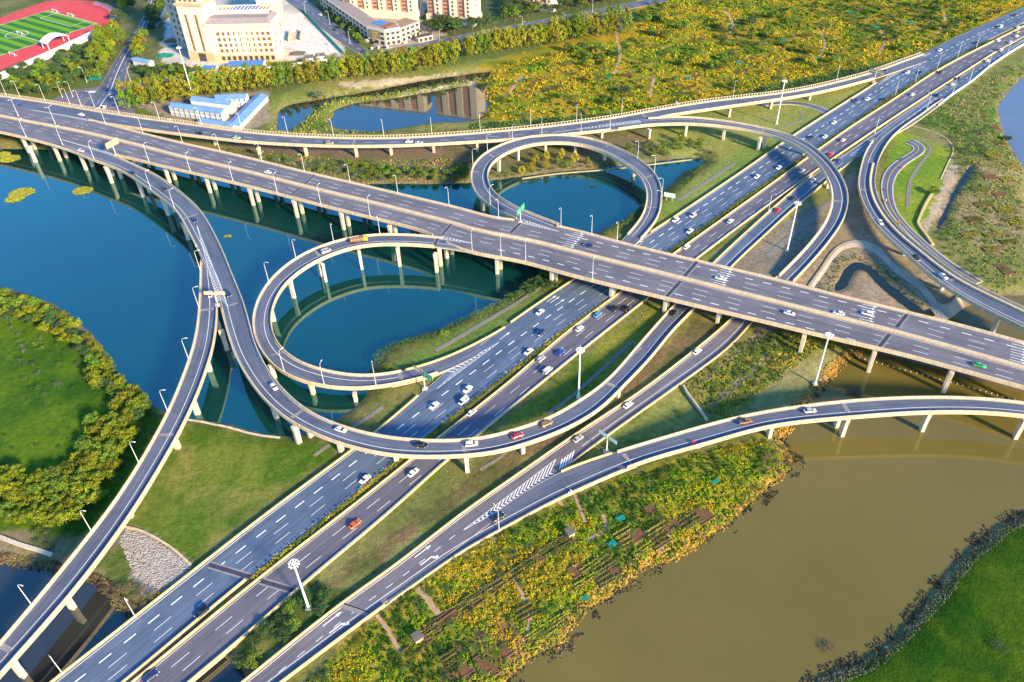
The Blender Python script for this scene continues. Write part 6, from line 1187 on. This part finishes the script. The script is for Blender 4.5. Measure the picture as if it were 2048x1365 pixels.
cars('main', 'far side of the overpass', (-1, .5), FARM); cars('main', 'near side of the overpass', (1, -.5), NEARM.replace('1959,730,sedan,green', ''))
car('main', 1959, 730, 'sedan', 'green', dirsign('main', 1959, 730, (1, -.5)), 'green and yellow taxi on the near side of the overpass at right')
i_, p_, _ = RB['main'].px(1959, 730)
cars('collector', 'crossing ramp bridge', (.6, -.6), CROSS)
cars('city_street', 'avenue junction beside the overpass', (.2, 1), '220,187,sedan,white 234,196,sedan,white 209,214,suv,white')
PK = '690,52,suv,dark 702,58,sedan,white 712,66,suv,navy 722,74,sedan,silver 732,82,suv,white 748,86,suv,dark 744,97,sedan,white 726,103,sedan,dark 758,95,sedan,white 768,96,suv,navy 775,95,sedan,white 772,106,sedan,dark 820,75,suv,black 811,86,sedan,white 820,98,sedan,dark 845,105,sedan,silver 715,120,sedan,white 640,30,sedan,white 668,60,sedan,dark 655,88,sedan,white 1150,38,sedan,white 1095,52,sedan,white'
for k, t in enumerate(PK.split()):
    x, y, kd, c = t.split(','); x, y = float(x), float(y); b = U(x, y, 2.6); rz = random.uniform(-.3, .3) + (2.2 if x < 740 else 1.3)
    if (kd, c) not in PRO: PRO[(kd, c)] = o = car_proto(kd, c); o.location = (b[0], b[1], 2.12); o.rotation_euler = (0, 0, rz)
    else: o = copy_tree(PRO[(kd, c)], (b[0], b[1], 2.2 if y < 60 and x > 1000 else 2.12), rz)
    tag(o, f'{c} {"tall car" if kd == "suv" else "sedan"} parked near the shops with the blue and brown roof at the top', 'car', 'cars parked around the shops')
# scooter riders
def rider(loc, rz, coat, label):
    r = root('scooter', loc, label, 'scooter', 'scooter riders', rz)
    m = paint(coat); mb = MB(); mb.loft([[(x, y * w_, z) for y, z in ((-1, z0), (1, z0), (.8, z1), (-.8, z1))] for x, w_, z0, z1 in ((-.85, .14, .45, .75), (-.3, .18, .35, .78), (.1, .14, .25, .4), (.45, .16, .3, .85), (.6, .1, .5, 1.0))]); mb.build('scooter_body', m, r)
    for x in (-.65, .65): wm = MB(); wm.loft([[(x + .25 * math.cos(t), y, .25 + .25 * math.sin(t)) for t in np.linspace(0, 6.2832, 10, endpoint=False)] for y in (-.05, .05)]); wm.build('wheel', M_TYRE, r)
    hb = MB(); hb.tube([(.5, -.35, 1.02), (.55, 0, 1.05), (.5, .35, 1.02)], .03, 4); hb.build('handlebar', M_TYRE, r); return r
def person(loc, rz, coat, label):
    r = root('person', loc, label, 'person', 'scooter riders', rz); cm = mat('cloth_' + coat, {'red': (.5, .03, .05), 'white': (.7, .68, .66), 'navy': (.03, .04, .12), 'orange': (.7, .2, .04)}[coat], .9, .1); sk = mat('skin', (.45, .27, .18), .7, .2)
    me = bpy.data.meshes.new('body'); V = [(0, 0, .82), (.02, 0, 1.1), (.06, 0, 1.32), (.08, 0, 1.45), (.1, 0, 1.62), (.06, .2, 1.32), (.25, .28, 1.12), (.45, .3, 1.05), (.06, -.2, 1.32), (.25, -.28, 1.12), (.45, -.3, 1.05), (.38, .13, .8), (.36, .14, .38), (.5, .14, .32), (.38, -.13, .8), (.36, -.14, .38), (.5, -.14, .32)]
    E = [(0, 1), (1, 2), (2, 3), (3, 4), (2, 5), (5, 6), (6, 7), (2, 8), (8, 9), (9, 10), (0, 11), (11, 12), (12, 13), (0, 14), (14, 15), (15, 16)]; R = [.17, .17, .18, .07, .12, .07, .055, .045, .07, .055, .045, .09, .06, .05, .09, .06, .05]
    me.from_pydata(V, E, []); o = bpy.data.objects.new('body', me); COL.objects.link(o); o.parent = r; me.materials.append(cm); md_ = o.modifiers.new('skin', 'SKIN'); md_.use_smooth_shade = True
    for k, q in enumerate(me.skin_vertices[0].data): q.radius = (R[k], R[k]); q.use_root = k == 0
    o.modifiers.new('sub', 'SUBSURF').render_levels = 1
    h = MB(); h.loft([[(.1 + .12 * s * math.cos(t), .11 * s * math.sin(t), z) for t in np.linspace(0, 6.2832, 8, endpoint=False)] for s, z in ((.6, 1.56), (1, 1.64), (1.05, 1.72), (.6, 1.8))]); h.build('helmet', cm, r); return r
for key, x, y, c, where, dv in (('local', 1771, 379, 'red', 'on the local road, upper one of the pair beside the ramp', (.1, -1)), ('local', 1772, 401, 'white', 'on the local road, lower one of the pair beside the ramp', (.1, -1)), ('local', 1805, 335, 'orange', 'at the right kerb of the curved local road', (.2, 1)), ('local', 1802, 318, 'navy', 'on the bend of the local road', (-.2, -1)), ('local', 1797, 445, 'orange', 'on the local road behind the balustrade', (.1, -1)), ('river_ramp', 1388, 884, 'red', 'by the outer parapet of the river ramp', (.8, .5)), ('river_ramp', 1141, 983, 'white', 'beside the guard rail at the merge', (.8, .5)), ('city_street', 213, 164, 'navy', 'waiting near the zebra crossing', (.2, 1))):
    rb = RB[key]; i, p, off = rb.px(x, y, .8); t = rb.T[i] * dirsign(key, x, y, dv); rz = math.atan2(t[1], t[0]); loc = (p[0], p[1], rb.z[i] + .02)
    rider(loc, rz, c, f'{c} motor scooter {where}'); person(loc, rz, c, f'rider in {c} {where}')

# ------------------------------------------------------------------ buildings and sports ground
M_HUT = mat('hut_wall', (0.58, 0.58, 0.56), .7, .3, var=.08, scale=.4)
M_CREAM = mat('cream_wall', (0.62, 0.54, 0.42), .85, .2, var=.06, scale=.2); M_TAN = mat('tan_stone', (0.48, 0.34, 0.20), .85, .2, var=.1, scale=.3); M_GREYW = mat('grey_render', (0.42, 0.37, 0.33), .85, .2, var=.08)
M_WIN = mat('brown_window', (0.20, 0.09, 0.05), .35, .5, var=.3, scale=.25); M_WIND = mat('dark_window', (0.05, 0.05, 0.055), .25, .5); M_ROOFG = mat('grey_roof', (0.25, 0.22, 0.23), .9, .2, var=.12)
M_TANW = mat('tan_window', (0.50, 0.34, 0.20), .5, .3, var=.2, scale=.4); M_PINK = mat('balcony_pink', (0.45, 0.26, 0.19), .8, .2, var=.1)
class Bld:
    def __init__(s, name, A, B, label, cat='building', z=2.0, side=1):
        a, b = U(*A, z), U(*B, z); s.w = float(np.linalg.norm(b - a)); s.r = root(name, (a[0], a[1], z), label, cat, None, math.atan2(b[1] - a[1], b[0] - a[0])); s.sd = side; s.p = {}
    def box(s, name, x0, x1, y0, y1, z0, z1, m):
        mb = MB(); mb.box(((x0 + x1) / 2, s.sd * (y0 + y1) / 2, (z0 + z1) / 2), (x1 - x0, abs(y1 - y0), z1 - z0)); return mb.build(name, m, s.r, loc=(0, 0, 0))
    def win(s, name, x, z, w_, h, m, face='front', y=0.0, parent=None):
        k = (name, w_, h, face, m.name); o = s.p.get(k)
        if o is None:
            mb = MB(); mb.box((0, 0, 0), (w_, .16, h) if face == 'front' else (.16, w_, h)); o = mb.build(name, m, s.r, loc=(0, 0, 0)); s.p[k] = o
        else: o = o.copy(); COL.objects.link(o); o.parent = s.r
        o.location = (x, s.sd * (y - .02), z) if face == 'front' else (x + .02, s.sd * y, z); return o
    def gable(s, name, x0, x1, y0, y1, z0, zr, m, ov=.4):
        ym = (y0 + y1) / 2; mb = MB(); q = lambda x: [(x, s.sd * (y0 - ov), z0), (x, s.sd * ym, zr), (x, s.sd * (y1 + ov), z0), (x, s.sd * (y1 + ov), z0 - .2), (x, s.sd * ym, zr - .2), (x, s.sd * (y0 - ov), z0 - .2)]
        mb.loft([q(x0 - ov), q(x1 + ov)]); mb.build(name, m, s.r, loc=(0, 0, 0))
        g = MB()
        for x in (x0 + .02, x1 - .02): g.poly([(x, s.sd * y0, z0 - .3), (x, s.sd * y1, z0 - .3), (x, s.sd * ym, zr - .25)])
        g.build('gable_wall', M_HUT, s.r, loc=(0, 0, 0))
b = Bld('office_building', (430, 124), (553, 122), 'cream office block with ten columns of windows and grey roof at the building site'); W = b.w
b.box('wall', 0, W, 0, 24, -1, 27, M_CREAM); b.box('plinth', -.3, W + .3, -.35, 0, -1, 5.0, M_TAN); b.box('cornice', -.8, W + .8, -.9, 24.5, 27, 28.2, M_CREAM)
mb = MB(); mb.loft([[(-.8, -.9, 28.2), (W + .8, -.9, 28.2), (W + .8, 24.5, 28.2), (-.8, 24.5, 28.2)], [(2, 4.5, 31), (W - 2, 4.5, 31), (W - 2, 21, 31), (2, 21, 31)]]); mb.build('roof', M_ROOFG, b.r, loc=(0, 0, 0))
for j in range(10):
    x = W * .16 + (W * .80) * j / 9
    for k in range(4): b.win('window', x, 8.2 + 4.2 * k, W * .052, 2.5, M_WIN)
    b.win('attic_window', x, 25, W * .045, 1.1, M_TANW); b.win('shop_window', x, 2.6, W * .05, 3.0, M_WIND, y=-.36)
for j in range(11): b.box('pilaster', W * .12 + W * .08 * j - .5, W * .12 + W * .08 * j + .5, -.5, 0, 5.0, 24, M_CREAM)
for j in range(5): b.win('side_window', W, 8 + 4.2 * (j % 4), 2.2, 2.4, M_WIN, 'side', 5 + 3.5 * j)
for k in range(16):
    x = 3 + (W - 6) * k / 15; b.box('roof_beam', x - .35, x + .35, 14, 26, 33, 33.8, M_CREAM)
    if 5 <= k <= 11: b.box('solar_panel', x + .4, x + 2.2, 15, 25, 33.2, 33.5, mat('solar_panel', (.01, .06, .35), .25, .5))
b.box('pergola_rail', 2.5, W - 2.5, 13.6, 14, 31, 33.8, M_CREAM); b.box('pergola_rail', 2.5, W - 2.5, 26, 26.4, 27, 33.8, M_CREAM)
b = Bld('stair_tower', (382, 121), (430, 124), 'cream stair tower with two tall dark window slots left of the office block'); W = b.w
b.box('wall', 0, W, .2, 20, -1, 41, M_CREAM); b.box('plinth', -.3, W + .3, -.25, 0.2, -1, 7, M_TAN); b.win('arched_door', W * .55, 3.0, W * .3, 6, M_WIND, y=-.26)
for x in (W * .28, W * .68): b.win('window_slot', x, 21, 1.6, 27, M_WIN, y=.2); b.box('pilaster', x + 1.5, x + 4.0, -.15, .2, 7, 37, M_CREAM)
b.box('cornice', -1, W + 1, -.9, 21, 41, 42.5, M_TAN); b.box('loggia', .5, W - .5, 1, 19, 42.5, 47, M_CREAM); b.box('roof', -.6, W + .6, -.2, 20.2, 47, 48.2, M_ROOFG)
for j in range(4): b.win('loggia_opening', W * (.2 + .2 * j), 44.8, W * .12, 2.8, M_WIN, y=1)
b = Bld('grey_tower_block', (355, 92), (384, 104), 'tall narrow grey tower with paired dark windows behind the stair tower'); W = b.w; b.box('wall', 0, W, 0, 22, -1, 75, M_GREYW)
for k in range(13):
    for x in (.3, .62): b.win('window', W * x, 6 + 5 * k, W * .11, 2.4, M_WIND)
b.box('roof', -.4, W + .4, -.4, 22.4, 75, 76, M_ROOFG)
b = Bld('office_wing', (520, 40), (566, 36), 'cream rear wing of the office site right of the solar roof'); W = b.w; b.box('wall', 0, W, 0, 18, -1, 24, M_CREAM); b.box('roof', -.5, W + .5, -.5, 18.5, 24, 25, M_ROOFG)
for j in range(6):
    for k in range(5): b.win('window', W * (.1 + .16 * j), 4 + 4.2 * k, 1.7, 2.4, M_TANW)
def tower(name, A, B, h, d, label, bays):
    b = Bld(name, A, B, label); W = b.w; b.box('wall', 0, W, 0, d, -1, h, M_CREAM); b.box('podium', -1, W + 1, -1.4, d, -1, 6.5, M_CREAM); b.box('roof', -.5, W + .5, -.5, d + .5, h, h + 1.2, M_ROOFG); n = bays
    for j in range(n):
        x0, x1 = W * j / n, W * (j + 1) / n
        if j % 2: b.box('bay', x0 + .4, x1 - .4, -1.6, 0, 6.5, h - 1, M_CREAM)
        else: b.box('balcony_bay', x0 + .6, x1 - .6, -.5, 0, 6.5, h - 2, M_PINK)
        for k in range(6 if n > 6 else 8):
            z = 8.6 + 3.1 * k; y = -1.6 if j % 2 else -.5; b.win('window' if j % 2 else 'balcony_opening', (x0 + x1) / 2, z, (x1 - x0) * (.22 if j % 2 else .5), 1.7, M_WIND if j % 2 else M_WIN, y=y)
    for k in range(7): b.win('side_window', W, 8.6 + 3.1 * k, 1.6, 1.6, M_WIND, 'side', d * .5)
tower('apartment_tower', (690, 30), (833, 41), 78, 16, 'wide cream apartment tower behind the blue and brown shop roof', 10)
tower('apartment_tower', (857, 43), (947, 53), 78, 16, 'cream apartment tower standing between the shops and the park trees', 6)
tower('apartment_tower', (1028, 14), (1106, 24), 78, 16, 'cream apartment tower furthest right at the top edge', 6)
def shop(name, A, B, h, d, label, wins, roofm, side=1, extra=None):
    b = Bld(name, A, B, label, side=side); W = b.w; b.box('wall', 0, W, 0, d, -1, h, M_CREAM); b.box('parapet', -.2, W + .2, -.2, d + .2, h, h + .5, M_CREAM); b.box('roof', .4, W - .4, .4, d - .4, h + .5, h + .62, roofm)
    for j in range(wins):
        for k in range(3): b.win('window' if k else 'shop_front', W * (j + .5) / wins, 1.6 + 3.6 * k, W / wins * .62, 2.0 if k else 2.6, M_WIND)
    if extra: extra(b, W)
    return b
shop('shop_row', (642, 14), (737, 82), 10.5, 13, 'long row of three storey shops along the market street', 14, M_ROOFG)
def corner(b, W):
    b.box('yellow_sign_board', W * .1, W * .75, -.5, -.2, 4.5, 10.5, mat('sign_wall', (.20, .17, .16), .7)); mb = MB(); rs = random.Random(4)
    for k in range(3):
        for j in range(3): x, z = W * (.35 + .12 * j), 9 - 2.2 * k; mb.box((x, -.56, z), (W * .07, .08, .5)); mb.box((x, -.56, z - .8), (W * .05, .08, .4)); mb.box((x - W * .03, -.56, z - .4), (W * .02, .08, 1.2))
    mb.build('lettering', M_YPAINT, b.r, loc=(0, 0, 0)); b.box('blue_roof_panel', .5, W * .6, 6, 15, 12.7, 13.0, M_BLUE); b.box('brown_roof_panel', W * .62, W - .4, 3, 15, 12.7, 13.0, mat('brown_roof', (.30, .10, .06), .8, var=.15))
shop('corner_shop', (737, 84), (772, 92), 12, 16, 'corner shop with dark yellow lettered sign board and blue roof panel', 3, M_ROOFG, extra=corner)
shop('white_shop', (773, 92), (803, 87), 12, 15, 'white fronted shop with two wide windows facing the olive trees', 3, M_ROOFG)
shop('brown_roof_shop', (804, 85), (841, 71), 10.5, 16, 'flat roofed shop at the right end of the shop block', 4, mat('brown_flat_roof', (.28, .19, .14), .9, var=.15))
shop('site_kiosk', (838, 86), (866, 80), 3.2, 6, 'low grey kiosk right of the shop block', 3, M_SHED)
def hut(name, A, B, h, d, label, roofm, wins=0, rows=1, side=1, zr=1.6, wm=M_TANW):
    b = Bld(name, A, B, label, 'hut', side=side); W = b.w; b.box('wall', 0, W, 0, d, -.5, h, M_HUT); b.gable('roof', 0, W, 0, d, h + .1, h + zr, roofm)
    for k in range(rows):
        for j in range(wins): b.win('window', W * (j + .5) / wins, 1.5 + 2.9 * k, W / wins * .42, 1.3, wm, y=-.04); b.win('blue_panel', W * (j + .5) / wins + W / wins * .36, 1.4 + 2.9 * k, W / wins * .24, 2.4, M_BLUE, y=-.03)
    return b
hut('site_dormitory', (343, 231), (446, 245), 6.0, 7, 'two storey white site dormitory with blue roof nearest the ramp bridge', M_BLUE2, 10, 2)
hut('site_dormitory', (386, 219), (464, 229), 6.6, 6, 'second blue roofed dormitory right behind the front one', M_BLUE2, 0, 1)
hut('site_dormitory', (434, 215), (494, 213), 5.6, 8, 'small two storey blue roofed dormitory near the canal trees', M_BLUE2, 6, 2)
hut('site_shed', (398, 254), (466, 264), 3.0, 7, 'low bright blue roofed shed right behind the balustrade', M_BLUE2, 0)
hut('site_shed', (480, 262), (537, 201), 3.2, 9, 'long diagonal blue roofed shed with white wall facing the canal', M_BLUE2, 0, side=1)
hut('long_site_hut', (457, 148), (527, 145), 5.0, 12, 'long white hut with vivid blue roof in front of the office block', M_BLUE, 0, zr=1.2)
hut('small_site_hut', (407, 152), (432, 152), 4.5, 8, 'small white hut with curved blue roof left of the long hut', M_BLUE, 2)
hut('small_site_hut', (612, 128), (628, 126), 4, 5, 'first tiny white and blue hut at the pale yard', M_SHED, 2, wm=M_BLUE); hut('small_site_hut', (634, 124), (651, 122), 4, 5, 'second tiny white and blue hut at the pale yard', M_SHED, 2, wm=M_BLUE)
hut('small_site_hut', (268, 131), (300, 137), 4, 5, 'white hut with blue end roof beside the avenue', M_BLUE2, 0)
def hoard(pts, m, label, h=3.0): lowwall('site_hoarding', pts, h, .3, m, label)
hoard('300,140 340,142 400,150', M_WHITE, 'white site hoarding left of the small blue roofed hut'); hoard('528,144 580,136 640,128 676,122', M_WHITE, 'white site hoarding along the pale yard behind the tree row'); hoard('605,22 640,60 690,112', mat('green_hoarding', (.03, .3, .2), .7, var=.2), 'green hoarding on the right side of the pale yard', 2.4)
hoard('312,60 330,25 341,-2', mat('blue_hoarding', (.06, .14, .25), .7, var=.2), 'dark blue hoarding right of the avenue', 3.5)
b = Bld('yard_ramp', (577, 84), (602, 82), 'pale concrete ramp box in the construction yard', 'structure'); W = b.w
for x0, x1 in ((0, .6), (W - .6, W)): b.box('side_wall', x0, x1, 0, 22, -.5, 3, M_CONC)
b.box('floor', .6, W - .6, 0, 22, -.5, .3, M_PIER)
for x, y, c, l in ((330, 112, 'teal', 'teal netting heap on the left side of the building site'), (352, 92, 'teal', 'teal netting heap at the foot of the grey tower'), (345, 82, 'brown', 'rust brown heap at the foot of the grey tower'), (595, 108, 'grey', 'grey tarpaulin heap on the pale yard'), (188, 158, 'teal', 'teal covered stall near the zebra crossing')):
    q = U(x, y, 2); rs = np.random.RandomState(x); mb = MB(); g = [[(6 * (i / 5 - .5) * 2 + rs.normal() * .5, 4 * (j / 4 - .5) * 2 + rs.normal() * .4, 1.6 * math.sin(math.pi * i / 5) * math.sin(math.pi * j / 4) + rs.rand() * .5) for j in range(5)] for i in range(6)]
    for i in range(5):
        for j in range(4): mb.quad(g[i][j], g[i + 1][j], g[i + 1][j + 1], g[i][j + 1])
    mb.v = [(a + q[0], b_ + q[1], c_ + 2.1) for a, b_, c_ in mb.v]; tag(mb.build('site_heap', {'teal': M_TEAL, 'brown': mat('rust_heap', (.3, .11, .05), .9, var=.3), 'grey': M_SHED}[c], loc=(q[0], q[1], 2)), l, 'heap')
# running track and pitch
M_TRACK = mat('red_track', (0.50, 0.05, 0.06), .85, .2, col2=(.58, .08, .08), scale=.1)
tr = '-420,330 -420,150 -200,85 0,36 60,14 93,3 140,1 191,3 215,9 233,18 241,31 238,40 231,46 203,62 120,94 0,141 -200,222'
flat('running_track', tr, 2.08, M_TRACK)
c00, c10, c11 = U(96, 21, 2.1), U(197, 47.5, 2.1), U(0, 124, 2.1); ex = (c10 - c00); wf = np.linalg.norm(ex[:2]); ex /= wf; ey = np.array([ex[1], -ex[0], 0]); 
if ey[0] > 0: ey = -ey
lf = 105.0; GR = [mat('pitch_light', (.13, .30, .02), .9, .1, var=.1), mat('pitch_dark', (.035, .15, .03), .9, .1, var=.1)]
for s in (0, 1):
    mb = MB()
    for k in range(s, 20, 2): a, b_ = lf * k / 20, lf * (k + 1) / 20; mb.quad(*[c00 + ex * u + ey * v_ + [0, 0, .02] for u, v_ in ((0, a), (wf, a), (wf, b_), (0, b_))])
    o = mb.build('pitch', GR[s]); 
    if o.data.polygons[0].normal.z < 0: o.data.flip_normals()
    tag(o, kind='structure')
mb = MB()
def pl(u0, v0, u1, v1, t=.25):
    a, b_ = c00 + ex * u0 + ey * v0, c00 + ex * u1 + ey * v1; d = b_ - a; d /= np.linalg.norm(d); n = np.array([-d[1], d[0], 0]) * t; z = np.array([0, 0, .05]); mb.quad(a - n + z, b_ - n + z, b_ + n + z, a + n + z)
for v0 in (1, 52.5, 104): pl(1, v0, wf - 1, v0)
for u0 in (1, wf - 1): pl(u0, 1, u0, 104)
for v0, v1 in ((1, 17), (104, 88)): pl(wf * .2, v1, wf * .8, v1); pl(wf * .2, v0, wf * .2, v1); pl(wf * .8, v0, wf * .8, v1)
for k in range(24): t, t2 = k * .2618, (k + 1) * .2618; pl(wf / 2 + 9 * math.cos(t), 52.5 + 9 * math.sin(t), wf / 2 + 9 * math.cos(t2), 52.5 + 9 * math.sin(t2))
for k in range(5):
    pts = [U(x, y, 2.1) for x, y in P('191,3 215,9 233,18 241,31 238,40')]; cen = U(160, 28, 2.1); pts = [cen + (p - cen) * (1 - .05 * k - .02) for p in pts]
    for a, b_ in zip(pts, pts[1:]): d = b_ - a; d /= np.linalg.norm(d); n = np.array([-d[1], d[0], 0]) * .2; z = np.array([0, 0, .05]); mb.quad(a - n + z, b_ - n + z, b_ + n + z, a + n + z)
tag(mb.build('pitch_lines', M_PAINT), kind='structure')
def goal(x, y, lab):
    q = U(x, y, 2.1); r = root('goal', q, lab, 'goal', None, math.atan2(ex[1], ex[0])); mb = MB(); mb.tube([(-3.6, 0, 0), (-3.6, 0, 2.6), (3.6, 0, 2.6), (3.6, 0, 0)], .16, 4); mb.build('frame', M_WHITE, r); mb = MB(); mb.tube([(-3.6, 0, 2.6), (-3.6, 2, .1), (3.6, 2, .1), (3.6, 0, 2.6)], .1, 4); mb.build('net_frame', M_WHITE, r)
for x, y, l in ((141, 33, 'white football goal on the far red edge of the pitch'), (110, 25, 'small white goal near the far corner of the pitch'), (40, 70, 'white goal frame standing in the middle of the pitch'), (25, 112, 'white goal near the stand side of the pitch')): goal(x, y, l)
lowwall('stand_wall', '198,68 150,92 100,115 50,137 5,158 -60,185', 4.2, 3.0, M_WHITE, 'long white stand wall along the red running track')
for k, (x, y) in enumerate(P('178,81 150,95 104,116 73,130 43,143 26,151')):
    pass
b = Bld('stand_canopy', (97, 101), (142, 84), 'white arched canopy over the stand beside the running track', 'canopy', z=2.0); W = b.w; mb = MB(); sec = []
for k in range(9): t = k / 8; x = W * t; z = 5.0 + 3.2 * math.sin(math.pi * t); sec.append([(x, -1, z), (x, 8, z + .8), (x, 8, z + .6), (x, -1, z - .25)])
mb.loft(sec); mb.build('roof', M_WHITE, b.r, loc=(0, 0, 0))
for x in (1, W - 1):
    for y in (0, 7): mb = MB(); mb.tube([(x, y, -1), (x, y, 5.2)], .3, 6); mb.build('post', M_WHITE, b.r, loc=(0, 0, 0))
# floats, rubble
fl0 = None
for k in range(30):
    t = k / 29; x = 1718 + (2052 - 1718) * t; y = 716 + (806 - 716) * t; q = U(x, y, 0)
    if fl0 is None:
        bm = MB(); bm.loft([[(r_ * math.cos(a), r_ * math.sin(a), z) for a in np.linspace(0, 6.2832, 8, endpoint=False)] for r_, z in ((.1, -.2), (.22, 0), (.22, .15), (.1, .3))]); fl0 = bm.build('float', M_WHITE, loc=(0, 0, 0)); o = fl0
    else: o = fl0.copy(); COL.objects.link(o)
    o.location = (q[0], q[1], .02); tag(o, 'small white float in the line of floats on the river under the overpass', 'float', 'line of white floats on the river')
rp = UW('250,1056 310,1080 385,1134 335,1172 300,1190 268,1150 240,1085'); rs = np.random.RandomState(8); c = rs.uniform(rp.min(0), rp.max(0), (5200, 2)); c = c[inpoly(c[:, 0], c[:, 1], rp)]
mb = MB()
for x, y in c:
    s = rs.uniform(.16, .42); z = gz_fast = 0
    mb.v += [(x + dx * s * rs.uniform(.6, 1), y + dy * s * rs.uniform(.6, 1), dz * s + 2.0) for dx, dy, dz in ((-1, -1, 0), (1, -1, 0), (1, 1, 0), (-1, 1, 0), (-.5, -.5, .8), (.6, -.4, .9), (.4, .6, .7), (-.6, .4, .8))]; i = len(mb.v) - 8
    mb.f += [tuple(i + q for q in f) for f in ((0, 1, 5, 4), (1, 2, 6, 5), (2, 3, 7, 6), (3, 0, 4, 7), (4, 5, 6, 7))]
v = np.array(mb.v); h = hgt_from(wsd(v[:, 0], v[:, 1]), v[:, 0], v[:, 1]); v[:, 2] += h - 2.05; mb.v = v
tag(mb.build('rubble_slope', mat('pale_rubble', (.22, .205, .20), .9, .1, col2=(.44, .42, .40), scale=1.2)), 'pale grey rubble stones on the slope between the two left bridges', 'rubble', kind='stuff')
